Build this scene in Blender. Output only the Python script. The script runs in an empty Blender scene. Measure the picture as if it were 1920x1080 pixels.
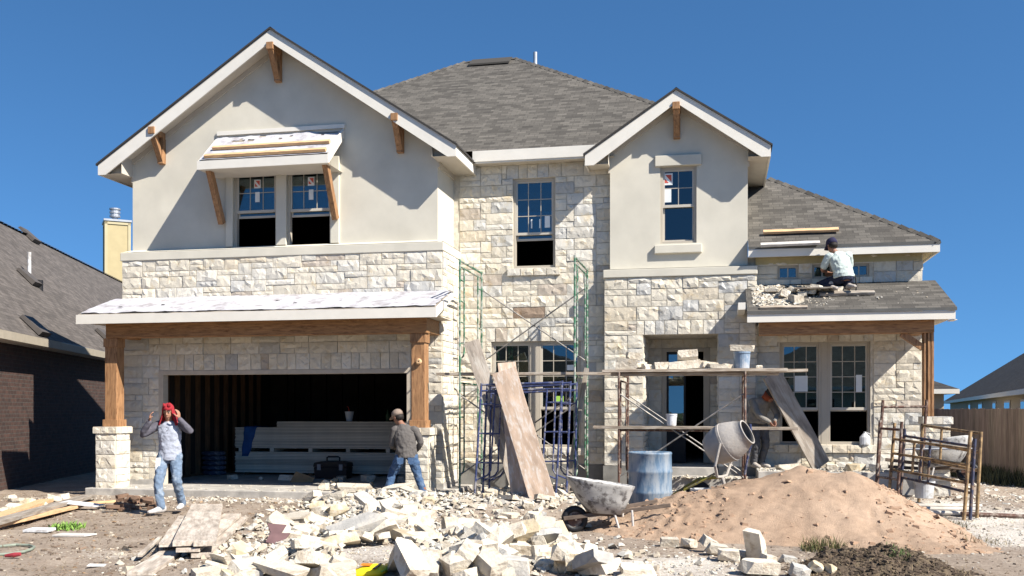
import bpy, bmesh, math, random
from mathutils import Vector, Matrix, noise
R = math.radians
random.seed(7)
SC = bpy.context.scene
COL = SC.collection
# ------------------------------------------------------------------ camera frame
FPX = 1880.0; VH = 770.0; CAMZ = 1.6
YAW = math.atan(390 / 1880); CA = math.cos(YAW); SA = math.sin(YAW)

def at(u, v, Y):
    """point of the vertical plane y = Y seen at photo pixel u, v"""
    x = (u - 960) / FPX
    t = Y / (CA + x * SA)
    return Vector((t * (-SA + x * CA), Y, CAMZ + (VH - v) / FPX * t))

def gat(u, v, z=0.0):
    """point of the horizontal plane z seen at photo pixel u, v"""
    x = (u - 960) / FPX
    t = FPX * (CAMZ - z) / (v - VH)
    return Vector((t * (-SA + x * CA), t * (CA + x * SA), z))

def tat(u, v, t):
    x = (u - 960) / FPX
    return Vector((t * (-SA + x * CA), t * (CA + x * SA), CAMZ + (VH - v) / FPX * t))

def sm(a, b, x):
    x = max(0.0, min(1.0, (x - a) / (b - a)))
    return x * x * (3 - 2 * x)

def nz(x, y, z=0.0):
    return noise.noise(Vector((x, y, z)))

# ------------------------------------------------------------------ materials
MATS = {}
class NT:
    def __init__(s, name):
        m = bpy.data.materials.new(name); m.use_nodes = True
        s.m = m; s.t = m.node_tree; s.n = s.t.nodes; s.l = s.t.links
        s.b = s.n['Principled BSDF']; s.out = s.n['Material Output']
    def node(s, typ, **kw):
        n = s.n.new(typ)
        for k, v in kw.items():
            if k.startswith('i_'):
                n.inputs[k[2:].replace('_', ' ')].default_value = v
            else:
                setattr(n, k, v)
        return n
    def link(s, a, b): s.l.new(a, b)
    def mix(s, fac, a, b, mode='MIX'):
        n = s.n.new('ShaderNodeMix'); n.data_type = 'RGBA'; n.blend_type = mode
        for sock, val in ((n.inputs[0], fac), (n.inputs[6], a), (n.inputs[7], b)):
            if hasattr(val, 'links'): s.link(val, sock)
            elif isinstance(val, (int, float)): sock.default_value = val
            else: sock.default_value = (*val[:3], 1)
        return n.outputs[2]
    def ramp(s, fac, stops):
        n = s.n.new('ShaderNodeValToRGB')
        e = n.color_ramp.elements
        while len(e) < len(stops): e.new(0.5)
        for k, (p, c) in enumerate(stops):
            e[k].position = p
            e[k].color = (*c[:3], 1) if not isinstance(c, (int, float)) else (c, c, c, 1)
        s.link(fac, n.inputs[0]); return n.outputs[0]
    def noise(s, vec, scale, detail=4, rough=.55):
        n = s.node('ShaderNodeTexNoise'); n.inputs['Scale'].default_value = scale
        n.inputs['Detail'].default_value = detail; n.inputs['Roughness'].default_value = rough
        if vec is not None: s.link(vec, n.inputs['Vector'])
        return n.outputs['Fac']
    def coords(s, kind='Object', scale=(1, 1, 1)):
        tc = s.node('ShaderNodeTexCoord'); mp = s.node('ShaderNodeMapping')
        mp.inputs['Scale'].default_value = scale
        s.link(tc.outputs[kind], mp.inputs['Vector']); return mp.outputs['Vector']
    def bump(s, h, strength=.3, dist=.01):
        n = s.node('ShaderNodeBump'); n.inputs['Strength'].default_value = strength
        n.inputs['Distance'].default_value = dist
        s.link(h, n.inputs['Height']); s.link(n.outputs[0], s.b.inputs['Normal'])
    def base(s, c): s.link(c, s.b.inputs['Base Color'])

def mat(name, col, rough=.8, var=.14, scale=6, bump=.25, bscale=45, bdist=.006, metal=0, spec=.3,
        attr=False, stretch=(1, 1, 1), rnd=0.0, dirt=None, dirtamt=.5, dscale=3):
    if name in MATS: return MATS[name]
    k = NT(name); b = k.b
    v = k.coords('Object', stretch)
    f = k.noise(v, scale, 5)
    lo = tuple(c * (1 - var) for c in col); hi = tuple(min(1, c * (1 + var)) for c in col)
    c = k.ramp(f, [(.3, lo), (.7, hi)])
    if dirt:
        d = k.noise(v, dscale, 6, .65)
        dm = k.ramp(d, [(.62 - .3 * dirtamt, 0.0), (.72 - .22 * dirtamt, 1.0)])
        c = k.mix(dm, c, dirt)
    if attr:
        a = k.node('ShaderNodeAttribute', attribute_name='col')
        c = k.mix(1.0, c, a.outputs['Color'], 'MULTIPLY')
    if rnd:
        oi = k.node('ShaderNodeObjectInfo')
        rr = k.ramp(oi.outputs['Random'], [(0, 1 - rnd), (.5, 1.0), (1, 1 + rnd * .3)])
        c = k.mix(1.0, c, rr, 'MULTIPLY')
    k.base(c)
    b.inputs['Roughness'].default_value = rough; b.inputs['Metallic'].default_value = metal
    b.inputs['Specular IOR Level'].default_value = spec
    if bump: k.bump(k.noise(v, bscale, 6, .6), bump, bdist)
    MATS[name] = k.m
    return k.m

def shingle(name, c1, c2, dark, wid=.2, hgt=.11):  # dark: shadow gap between tabs, painted in as the joint colour
    k = NT(name)
    uv = k.coords('UV')
    br = k.node('ShaderNodeTexBrick')
    br.offset = .37; br.offset_frequency = 2; br.squash = 1
    k.link(uv, br.inputs['Vector'])
    for s_, v_ in (('Color1', (*c1, 1)), ('Color2', (*c2, 1)), ('Mortar', (*dark, 1)), ('Scale', 1.0), ('Mortar Size', .006),
                   ('Mortar Smooth', .3), ('Bias', .12), ('Brick Width', wid), ('Row Height', hgt)):
        br.inputs[s_].default_value = v_
    n1 = k.ramp(k.noise(uv, .55, 4), [(.3, .92), (.7, 1.06)])
    n2 = k.ramp(k.noise(uv, 60, 2), [(.3, .75), (.7, 1.2)])
    # second, wider tab layer breaks the regular grid
    br2 = k.node('ShaderNodeTexBrick'); br2.offset = .61; br2.offset_frequency = 3
    mp = k.coords('UV', (1, 1, 1)); k.link(mp, br2.inputs['Vector'])
    for s_, v_ in (('Color1', (.82, .82, .82, 1)), ('Color2', (1.1, 1.09, 1.08, 1)), ('Mortar', (.95, .95, .95, 1)), ('Scale', 1.0), ('Mortar Size', .001),
                   ('Brick Width', wid * 1.7), ('Row Height', hgt)):
        br2.inputs[s_].default_value = v_
    c = k.mix(1.0, br.outputs['Color'], br2.outputs['Color'], 'MULTIPLY')
    c = k.mix(1.0, c, n1, 'MULTIPLY'); c = k.mix(1.0, c, n2, 'MULTIPLY')
    k.base(c); k.b.inputs['Roughness'].default_value = .95; k.b.inputs['Specular IOR Level'].default_value = .15
    # saw-tooth height: each course lies over the one below
    sp = k.node('ShaderNodeSeparateXYZ'); k.link(uv, sp.inputs[0])
    m1 = k.node('ShaderNodeMath', operation='DIVIDE'); k.link(sp.outputs[1], m1.inputs[0]); m1.inputs[1].default_value = hgt
    m2 = k.node('ShaderNodeMath', operation='FRACT'); k.link(m1.outputs[0], m2.inputs[0])
    m3 = k.node('ShaderNodeMath', operation='SUBTRACT'); m3.inputs[0].default_value = 1; k.link(m2.outputs[0], m3.inputs[1])
    k.bump(m3.outputs[0], .55, .012)
    return k.m

def bricks(name, c1, c2, mortar):
    k = NT(name); uv = k.coords('UV')
    br = k.node('ShaderNodeTexBrick'); k.link(uv, br.inputs['Vector'])
    for s_, v_ in (('Color1', (*c1, 1)), ('Color2', (*c2, 1)), ('Mortar', (*mortar, 1)), ('Scale', 1.0), ('Mortar Size', .006),
                   ('Bias', 0), ('Brick Width', .2), ('Row Height', .072)):
        br.inputs[s_].default_value = v_
    n = k.ramp(k.noise(uv, 9, 3), [(.3, .7), (.7, 1.25)])
    k.base(k.mix(1.0, br.outputs['Color'], n, 'MULTIPLY'))
    k.b.inputs['Roughness'].default_value = .9
    iv = k.node('ShaderNodeInvert'); k.link(br.outputs['Fac'], iv.inputs['Color']); k.bump(iv.outputs[0], .5, .006)
    return k.m

def glass(name, tint=(.55, .68, .72), refl=.22):
    k = NT(name)
    k.n.remove(k.b)
    tr = k.node('ShaderNodeBsdfTransparent'); tr.inputs[0].default_value = (*tint, 1)
    gl = k.node('ShaderNodeBsdfGlossy'); gl.inputs['Roughness'].default_value = .012; gl.inputs['Color'].default_value = (.8, .95, 1, 1)
    fr = k.node('ShaderNodeFresnel'); fr.inputs[0].default_value = 1.5
    ma = k.node('ShaderNodeMath', operation='ADD'); ma.inputs[1].default_value = refl; k.link(fr.outputs[0], ma.inputs[0])
    mx = k.node('ShaderNodeMixShader'); k.link(ma.outputs[0], mx.inputs[0]); k.link(tr.outputs[0], mx.inputs[1]); k.link(gl.outputs[0], mx.inputs[2])
    v = k.coords('Object'); n = k.noise(v, 1.3, 2)
    bm = k.node('ShaderNodeBump'); bm.inputs['Strength'].default_value = .05; bm.inputs['Distance'].default_value = .02
    k.link(n, bm.inputs['Height']); k.link(bm.outputs[0], gl.inputs['Normal'])
    k.link(mx.outputs[0], k.out.inputs[0])
    return k.m

# ------------------------------------------------------------------ mesh builder
class MB:
    def __init__(s):
        s.v = []; s.f = []; s.m = []; s.c = []; s.uv = []; s.col = (1, 1, 1)
    def poly(s, pts, m=0, col=None, uv=None):
        i = len(s.v); s.v += [tuple(p) for p in pts]
        s.f.append(tuple(range(i, i + len(pts)))); s.m.append(m); s.c.append(col or s.col); s.uv.append(uv)
    def mesh(s, verts, faces, m=0, col=None):
        i = len(s.v); s.v += [tuple(p) for p in verts]
        for f in faces:
            s.f.append(tuple(i + k for k in f)); s.m.append(m); s.c.append(col or s.col); s.uv.append(None)
    def box(s, x0, x1, y0, y1, z0, z1, m=0, col=None):
        V = [(x, y, z) for x in (x0, x1) for y in (y0, y1) for z in (z0, z1)]
        F = [(0, 1, 3, 2), (4, 6, 7, 5), (0, 4, 5, 1), (2, 3, 7, 6), (0, 2, 6, 4), (1, 5, 7, 3)]
        s.mesh(V, F, m, col)
    def obox(s, c, ax, ay, az, m=0, col=None):
        """box from centre and three half-extent vectors"""
        c, ax, ay, az = map(Vector, (c, ax, ay, az))
        V = [c + i * ax + j * ay + k * az for i in (-1, 1) for j in (-1, 1) for k in (-1, 1)]
        F = [(0, 1, 3, 2), (4, 6, 7, 5), (0, 4, 5, 1), (2, 3, 7, 6), (0, 2, 6, 4), (1, 5, 7, 3)]
        s.mesh(V, F, m, col)
    def beam(s, p0, p1, w, h, up=(0, 0, 1), m=0, col=None):
        p0, p1 = Vector(p0), Vector(p1); d = (p1 - p0); L = d.length; d.normalize()
        r = d.cross(Vector(up))
        if r.length < 1e-4: r = d.cross(Vector((0, 1, 0)))
        r.normalize(); u = r.cross(d)
        s.obox((p0 + p1) / 2, d * L / 2, r * w / 2, u * h / 2, m, col)
    def prism(s, pts, vec, m=0, col=None):
        pts = [Vector(p) for p in pts]; vec = Vector(vec); n = len(pts)
        V = pts + [p + vec for p in pts]
        F = [tuple(range(n)), tuple(range(2 * n - 1, n - 1, -1))] + [(i, i + n, (i + 1) % n + n, (i + 1) % n) for i in range(n)]
        s.mesh(V, F, m, col)
    def tube(s, pts, r, n=8, m=0, col=None, cap=True):
        pts = [Vector(p) for p in pts]; rs = r if isinstance(r, (list, tuple)) else [r] * len(pts)
        V = []; F = []; prev = None
        for i, p in enumerate(pts):
            d = (pts[min(i + 1, len(pts) - 1)] - pts[max(i - 1, 0)]).normalized()
            if prev is None:
                a = d.cross(Vector((0, 0, 1)))
                if a.length < 1e-3: a = d.cross(Vector((1, 0, 0)))
            else:
                a = prev - d * prev.dot(d)
            a.normalize(); prev = a; b = d.cross(a)
            for k in range(n):
                t = 2 * math.pi * k / n
                V.append(p + (a * math.cos(t) + b * math.sin(t)) * rs[i])
        for i in range(len(pts) - 1):
            for k in range(n):
                F.append((i * n + k, i * n + (k + 1) % n, (i + 1) * n + (k + 1) % n, (i + 1) * n + k))
        if cap:
            F.append(tuple(range(n - 1, -1, -1))); F.append(tuple(range((len(pts) - 1) * n, len(pts) * n)))
        s.mesh(V, F, m, col)
    def lathe(s, prof, c=(0, 0, 0), n=24, m=0, col=None, rot=None, wob=0):
        c = Vector(c); V = []; F = []
        for (r, z) in prof:
            for k in range(n):
                t = 2 * math.pi * k / n
                q = r * (1 + wob * math.sin(3 * t + z * 5))
                p = Vector((q * math.cos(t), q * math.sin(t), z))
                if rot is not None: p = rot @ p
                V.append(c + p)
        for i in range(len(prof) - 1):
            for k in range(n):
                F.append((i * n + k, i * n + (k + 1) % n, (i + 1) * n + (k + 1) % n, (i + 1) * n + k))
        s.mesh(V, F, m, col)
    def loft(s, rings, n=14, m=0, col=None):
        """closed loft: rings of (centre, right, fwd, rx, ry)"""
        V = []; F = []
        for (c, a, b, rx, ry) in rings:
            c, a, b = Vector(c), Vector(a).normalized(), Vector(b).normalized()
            for k in range(n):
                t = 2 * math.pi * k / n
                V.append(c + a * math.cos(t) * rx + b * math.sin(t) * ry)
        L = len(rings)
        for i in range(L - 1):
            for k in range(n):
                F.append((i * n + k, i * n + (k + 1) % n, (i + 1) * n + (k + 1) % n, (i + 1) * n + k))
        F.append(tuple(range(n - 1, -1, -1))); F.append(tuple(range((L - 1) * n, L * n)))
        s.mesh(V, F, m, col)
    def ball(s, c, rx, ry=None, rz=None, n=12, m=0, col=None, rot=None):
        ry = ry or rx; rz = rz or rx; c = Vector(c); V = []; F = []; h = n // 2 + 1
        for i in range(h + 1):
            a = math.pi * i / h
            for k in range(n):
                t = 2 * math.pi * k / n
                p = Vector((rx * math.sin(a) * math.cos(t), ry * math.sin(a) * math.sin(t), -rz * math.cos(a)))
                if rot is not None: p = rot @ p
                V.append(c + p)
        for i in range(h):
            for k in range(n):
                F.append((i * n + k, i * n + (k + 1) % n, (i + 1) * n + (k + 1) % n, (i + 1) * n + k))
        s.mesh(V, F, m, col)
    def data(s, name, mats, org=(0, 0, 0), smooth=False):
        me = bpy.data.meshes.new(name); o = Vector(org)
        me.from_pydata([tuple(Vector(p) - o) for p in s.v], [], s.f)
        for m in (mats if isinstance(mats, (list, tuple)) else [mats]): me.materials.append(m)
        me.polygons.foreach_set('material_index', s.m)
        ca = me.color_attributes.new('col', 'FLOAT_COLOR', 'CORNER')
        cl = []; uvl = []
        for f, c, u in zip(s.f, s.c, s.uv):
            for k in range(len(f)):
                cl += [c[0], c[1], c[2], 1.0]
                uvl += list(u[k]) if u else [0.0, 0.0]
        ca.data.foreach_set('color', cl)
        ul = me.uv_layers.new(name='UVMap'); ul.data.foreach_set('uv', uvl)
        bm = bmesh.new(); bm.from_mesh(me)
        bmesh.ops.remove_doubles(bm, verts=bm.verts, dist=1e-5) if smooth else None
        bmesh.ops.recalc_face_normals(bm, faces=bm.faces)
        bm.to_mesh(me); bm.free()
        if smooth: me.polygons.foreach_set('use_smooth', [True] * len(me.polygons))
        me.update(); return me
    def build(s, name, mats, parent=None, smooth=False, bevel=0, org=None, remesh=0, label=None):
        if org is None: org = worg(parent) if parent else (0, 0, 0)
        o = bpy.data.objects.new(name, s.data(name, mats, org, smooth))
        COL.objects.link(o)
        if parent: o.parent = parent
        else: o.location = org
        if bevel:
            b = o.modifiers.new('bevel', 'BEVEL'); b.width = bevel; b.segments = 2; b.limit_method = 'ANGLE'; b.angle_limit = R(40)
        if remesh:
            b = o.modifiers.new('remesh', 'REMESH'); b.mode = 'VOXEL'; b.voxel_size = remesh; b.use_smooth_shade = True
            b = o.modifiers.new('smooth', 'SMOOTH'); b.iterations = 3; b.factor = .5
        if label: o['label'] = label
        return o

def worg(o):
    p = Vector((0, 0, 0))
    while o: p = p + o.location; o = o.parent
    return p

def tag(o, label, cat, group=None, kind=None):
    if label: o['label'] = label
    if cat: o['category'] = cat
    if group: o['group'] = group
    if kind: o['kind'] = kind
    return o
def structure(o): o['kind'] = 'structure'; return o
def thing(name, loc, label, cat, group=None):
    o = bpy.data.objects.new(name, None); COL.objects.link(o); o.location = loc; o.empty_display_size = .2
    return tag(o, label, cat, group)
def copy_tree(o, parent=None):
    c = o.copy(); COL.objects.link(c)
    if parent: c.parent = parent
    for ch in list(o.children): copy_tree(ch, c)
    return c

# ------------------------------------------------------------------ palette
STONE = mat('limestone_facing', (.97, .97, .97), .92, .12, 9, .6, 55, .012, attr=True, spec=.2, dirt=(.86, .79, .67), dirtamt=.24, dscale=6)
MORTAR = mat('mortar', (.58, .53, .44), .95, .2, 14, .5, 60, .01)
STUCCO = mat('stucco', (.60, .565, .475), .92, .085, 1.6, .35, 160, .003, spec=.15)
TRIM = mat('painted_trim', (.70, .66, .58), .6, .04, 5, .1, 60, .002)
FASCIA = mat('painted_fascia', (.72, .685, .61), .55, .04, 4, .08, 60, .002)
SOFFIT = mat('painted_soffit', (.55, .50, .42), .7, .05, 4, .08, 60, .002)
CEDAR = mat('cedar_timber', (.315, .165, .072), .65, .35, 3.5, .3, 40, .004, stretch=(1.2, 9, 9), dirt=(.16, .07, .03), dirtamt=.25, dscale=5)
CEDARV = mat('cedar_timber_upright', (.33, .178, .085), .65, .35, 3.5, .3, 40, .004, stretch=(9, 9, 1.2), dirt=(.16, .07, .03), dirtamt=.25, dscale=5)
PINE = mat('new_pine', (.62, .40, .22), .7, .25, 4, .2, 40, .003, stretch=(1.5, 10, 10))
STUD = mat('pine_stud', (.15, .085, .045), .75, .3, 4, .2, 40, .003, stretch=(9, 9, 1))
GREYWOOD = mat('weathered_board', (.40, .34, .28), .85, .35, 3, .4, 40, .005, stretch=(1.3, 8, 8), rnd=.35, dirt=(.55, .5, .43), dirtamt=.45, dscale=2.5)
OLDPLANK = mat('scaffold_plank', (.36, .29, .22), .85, .3, 3, .4, 40, .004, stretch=(1.3, 10, 10), rnd=.2, dirt=(.5, .44, .36), dirtamt=.5, dscale=3)
RUSTBOARD = mat('mortar_stained_board', (.45, .335, .25), .85, .25, 2.2, .4, 40, .004, stretch=(1.2, 5, 5), dirt=(.55, .49, .43), dirtamt=.42, dscale=5)
CONCRETE = mat('concrete', (.36, .34, .31), .9, .22, 4, .4, 50, .005, dirt=(.5, .47, .42), dirtamt=.4)
STEM = mat('concrete_stem', (.20, .195, .18), .9, .25, 4, .4, 50, .005)
DRYWALL = mat('interior_board', (.30, .28, .25), .9, .15, 3, .1)
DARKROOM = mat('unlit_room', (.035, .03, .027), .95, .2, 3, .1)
UNDERLAY = mat('roof_underlay', (.46, .455, .48), .75, .07, 2.5, .4, 18, .012, dirt=(.30, .28, .29), dirtamt=.35, dscale=3.5)
WINFRAME = mat('window_frame_tan', (.43, .385, .315), .5, .04, 5, .05)
ALMOND = mat('window_sash', (.50, .46, .39), .45, .04, 5, .05)
GLASS = glass('window_glass', (.5, .64, .68), .075)
GLASSDARK = glass('window_glass_screened', (.10, .13, .18), .06)
PAPER = mat('paper', (.75, .77, .76), .8, .05, 5, .05)
REDINK = mat('red_ink', (.55, .10, .07), .8, .05, 5, 0)
GREENINK = mat('green_paper', (.35, .62, .10), .8, .05, 5, 0)
SHINGLE = shingle('asphalt_shingle', (.070, .065, .058), (.142, .131, .115), (.072, .067, .06))
SHINGLEN = shingle('neighbour_shingle', (.092, .082, .075), (.135, .12, .11), (.08, .072, .066))
SHINGLED = shingle('dark_shingle', (.042, .04, .038), (.07, .066, .063), (.03, .028, .027))
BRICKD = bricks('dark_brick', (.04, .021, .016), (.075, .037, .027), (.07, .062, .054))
METALG = mat('galvanised', (.45, .46, .47), .45, .15, 6, .1, metal=.7)
BLACK = mat('black_plastic', (.015, .015, .017), .5, .2, 6, .1)
WHITEP = mat('white_plastic', (.62, .63, .64), .5, .1, 6, .1, dirt=(.4, .38, .36), dirtamt=.35, dscale=6)

# ------------------------------------------------------------------ light, sky, camera
SUN = Vector((2.06, -1.0, 2.06)).normalized()
W = bpy.data.worlds.new('World'); SC.world = W; W.use_nodes = True
wn = W.node_tree.nodes; wl = W.node_tree.links
sky = wn.new('ShaderNodeTexSky'); sky.sky_type = 'NISHITA'; sky.sun_disc = False
sky.sun_elevation = math.asin(SUN.z); sky.sun_rotation = math.atan2(SUN.x, SUN.y)
sky.altitude = 600; sky.air_density = 1.0; sky.dust_density = .0; sky.ozone_density = 4.0
tcw = wn.new('ShaderNodeTexCoord'); mpw = wn.new('ShaderNodeMapping'); mpw.inputs['Location'].default_value = (0, 0, .19)
wl.new(tcw.outputs['Generated'], mpw.inputs['Vector']); wl.new(mpw.outputs[0], sky.inputs['Vector'])
tint = wn.new('ShaderNodeMix'); tint.data_type = 'RGBA'; tint.blend_type = 'MULTIPLY'; tint.inputs[0].default_value = 1; tint.inputs[7].default_value = (.58, .95, 1.13, 1)
wl.new(sky.outputs[0], tint.inputs[6]); wl.new(tint.outputs[2], wn['Background'].inputs[0]); wn['Background'].inputs[1].default_value = .075
sl = bpy.data.lights.new('sun', 'SUN'); sl.energy = 4.8; sl.angle = R(.5); sl.color = (1, .94, .85)
so = bpy.data.objects.new('sun', sl); COL.objects.link(so); so.rotation_euler = SUN.to_track_quat('Z', 'Y').to_euler(); so.location = (10, -5, 15)
cd = bpy.data.cameras.new('camera'); co = bpy.data.objects.new('camera', cd); COL.objects.link(co); SC.camera = co
cd.sensor_width = 36; cd.lens = 36 * FPX / 1920; cd.shift_y = (VH - 540) / 1920; cd.clip_end = 2000; cd.clip_start = .1
co.location = (0, 0, CAMZ); co.rotation_euler = (R(90), 0, YAW)
SC.view_settings.view_transform = 'Standard'; SC.view_settings.look = 'None'; SC.view_settings.gamma = 1
SC.view_settings.exposure = 1.0
SC.cycles.diffuse_bounces = 2
# ================================================================== HOUSE UNDER CONSTRUCTION
house = thing('house', (-4, 18, .2), 'new two storey house faced in cream limestone and beige stucco, still being built', 'house')
rs = random.Random(11)
def stone_col(rg):
    x = rg.random(); j = rg.uniform(.9, 1.1)
    if x < .58: c = (.71, .65, .535)
    elif x < .82: c = (.70, .66, .575)
    elif x < .91: c = (.56, .545, .505)
    elif x < .968: c = (.67, .59, .46)
    elif x < .997: c = (.54, .47, .39)
    else: c = (.36, .27, .20)
    return tuple(min(.8, k * j) for k in c)

def one_stone(mb, O, au, an, u0, u1, v0, v1, rg, prot=.024, fine=.055, m=0):
    g = .006
    u0 += g; u1 -= g; v0 += g * .8; v1 -= g * .8
    if u1 - u0 < .02 or v1 - v0 < .02: return
    col = stone_col(rg)
    nu = max(2, int((u1 - u0) / fine)); nv = max(2, int((v1 - v0) / fine))
    p = prot * rg.uniform(.6, 1.25); sd = rg.uniform(0, 100)
    tx, ty = rg.uniform(-.06, .06), rg.uniform(-.06, .06)
    az = Vector((0, 0, 1))
    V = []
    for j in range(nv + 1):
        for i in range(nu + 1):
            fu, fv = i / nu, j / nv
            u = u0 + (u1 - u0) * fu; v = v0 + (v1 - v0) * fv
            e = min(fu, 1 - fu, fv, 1 - fv)
            edge = i in (0, nu) or j in (0, nv)
            h = p * (.7 if edge else 1) + (.35 if edge else 1) * (.014 * nz(u * 9 + sd, v * 9) + .011 * nz(u * 23 + sd, v * 23, 3))
            h += (u - (u0 + u1) / 2) * tx * .5 + (v - (v0 + v1) / 2) * ty * .5
            if edge:
                u += .006 * nz(v * 14, sd); v += .006 * nz(u * 14, sd + 9)
            else:
                u += (u1 - u0) / nu * .38 * (2 * rg.random() - 1); v += (v1 - v0) / nv * .38 * (2 * rg.random() - 1); h += rg.uniform(-.0055, .0055)
            V.append(O + au * u + az * v + an * max(h, .004))
    F = []
    for j in range(nv):
        for i in range(nu):
            a, b, c, d = j * (nu + 1) + i, j * (nu + 1) + i + 1, (j + 1) * (nu + 1) + i + 1, (j + 1) * (nu + 1) + i
            F += [(a, b, c), (a, c, d)] if rg.random() < .5 else [(a, b, d), (b, c, d)]
    # skirt back to the bed
    ring = [i for i in range(nu + 1)] + [j * (nu + 1) + nu for j in range(1, nv + 1)] + [nv * (nu + 1) + i for i in range(nu - 1, -1, -1)] + [j * (nu + 1) for j in range(nv - 1, 0, -1)]
    n0 = len(V)
    V += [V[k] - an * ((V[k] - O).dot(an) + .004) for k in ring]
    L = len(ring)
    F += [(ring[k], n0 + k, n0 + (k + 1) % L, ring[(k + 1) % L]) for k in range(L)]
    mb.mesh(V, F, m, col)

def stone_face(mb, O, au, an, Wd, H, holes=(), soldiers=(), rg=rs, du=.14, dv=.106, skip=None):
    """ashlar facing on the rectangle Wd x H from O; holes and soldier courses in local metres"""
    O, au, an = Vector(O), Vector(au), Vector(an)
    def lines(total, step, edges):
        n = max(1, round(total / step)); L = [total * i / n for i in range(n + 1)]
        for e in sorted(edges):
            if 0 < e < total:
                k = min(range(1, len(L) - 1), key=lambda i: abs(L[i] - e)) if len(L) > 2 else None
                if k is not None and abs(L[k] - e) < step * .6: L[k] = e
                else: L.append(e); L.sort()
        return sorted(L)
    rects = list(holes) + list(soldiers)
    U = lines(Wd, du, {e for r in rects for e in r[:2]}); Vv = lines(H, dv, {e for r in rects for e in r[2:4]})
    nu, nv = len(U) - 1, len(Vv) - 1
    occ = [[False] * nu for _ in range(nv)]
    for j in range(nv):
        for i in range(nu):
            cu, cv = (U[i] + U[i + 1]) / 2, (Vv[j] + Vv[j + 1]) / 2
            if any(r[0] - 1e-4 < cu < r[1] + 1e-4 and r[2] - 1e-4 < cv < r[3] + 1e-4 for r in rects) or (skip and skip(cu, cv)):
                occ[j][i] = True
    sizes = [(3, 2), (3, 2), (4, 2), (3, 1), (4, 1), (2, 1), (2, 2), (3, 2), (4, 2), (3, 2), (3, 1), (4, 1)]
    for j in range(nv):
        for i in range(nu):
            if occ[j][i]: continue
            cand = sizes[:]; rg.shuffle(cand); cand.append((1, 1))
            for (w, h) in cand:
                if (w, h) == (1, 1) and rg.random() < .6 and cand[-1] != (w, h): continue
                if i + w > nu or j + h > nv: continue
                if all(not occ[jj][ii] for jj in range(j, j + h) for ii in range(i, i + w)): break
            else: w = h = 1
            for jj in range(j, j + h):
                for ii in range(i, i + w): occ[jj][ii] = True
            one_stone(mb, O, au, an, U[i], U[i + w], Vv[j], Vv[j + h], rg)
    for (a, b, c, d) in soldiers:
        if b - a > (d - c):
            n = max(1, round((b - a) / .2)); x = a
            ws = [rg.uniform(.7, 1.3) for _ in range(n)]; t = sum(ws)
            for w in ws:
                one_stone(mb, O, au, an, x, x + (b - a) * w / t, c, d, rg); x += (b - a) * w / t

def bed(mb, X0, X1, Z0, Z1, Y0, Y1, holes=(), m=1):
    """wall slab in the xz plane with rectangular openings"""
    xs = sorted({X0, X1, *[h[0] for h in holes], *[h[1] for h in holes]}); zs = sorted({Z0, Z1, *[h[2] for h in holes], *[h[3] for h in holes]})
    xs = [x for x in xs if X0 <= x <= X1]; zs = [z for z in zs if Z0 <= z <= Z1]
    inside = lambda i, j: 0 <= i < len(xs) - 1 and 0 <= j < len(zs) - 1 and not any(h[0] < (xs[i] + xs[i + 1]) / 2 < h[1] and h[2] < (zs[j] + zs[j + 1]) / 2 < h[3] for h in holes)
    for i in range(len(xs) - 1):
        for j in range(len(zs) - 1):
            if not inside(i, j): continue
            a, b, c, d = xs[i], xs[i + 1], zs[j], zs[j + 1]
            mb.poly([(a, Y0, c), (b, Y0, c), (b, Y0, d), (a, Y0, d)], m); mb.poly([(a, Y1, c), (a, Y1, d), (b, Y1, d), (b, Y1, c)], m)
            if not inside(i - 1, j): mb.poly([(a, Y0, c), (a, Y0, d), (a, Y1, d), (a, Y1, c)], m)
            if not inside(i + 1, j): mb.poly([(b, Y0, c), (b, Y1, c), (b, Y1, d), (b, Y0, d)], m)
            if not inside(i, j - 1): mb.poly([(a, Y0, c), (a, Y1, c), (b, Y1, c), (b, Y0, c)], m)
            if not inside(i, j + 1): mb.poly([(a, Y0, d), (b, Y0, d), (b, Y1, d), (a, Y1, d)], m)

def local(h, X0, Z0): return (h[0] - X0, h[1] - X0, h[2] - Z0, h[3] - Z0)
def hole(u0, u1, v0, v1, Y):
    a, b = at(u0, v1, Y), at(u1, v0, Y); c, d = at(u1, v1, Y), at(u0, v0, Y)
    return (a.x, b.x, (a.z + c.z) / 2, (b.z + d.z) / 2)

XN = Vector((1, 0, 0)); YN = Vector((0, -1, 0))
GX0, GX1, GY = -11.25, -4.88, 17.36
CY, BY, WY = 18.6, 18.3, 18.5
GF, HF = .19, .60                       # garage floor, house floor
# --- openings
H_gar = (at(305, 692, GY).x, at(765, 690, GY).x, GF - .3, 2.30)
H_cup = hole(962, 1041, 334, 502, CY); H_clo = hole(921, 1089, 640, 838, CY)
H_ent = hole(1206, 1347, 627, 880, BY); H_ent = (H_ent[0], H_ent[1], HF - .35, H_ent[3])
H_win = hole(1462, 1632, 641, 833, WY)
H_s = [hole(1458, 1497, 498, 524, WY), hole(1523, 1561, 496, 522, WY), hole(1592, 1630, 494, 519, WY)]

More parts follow.
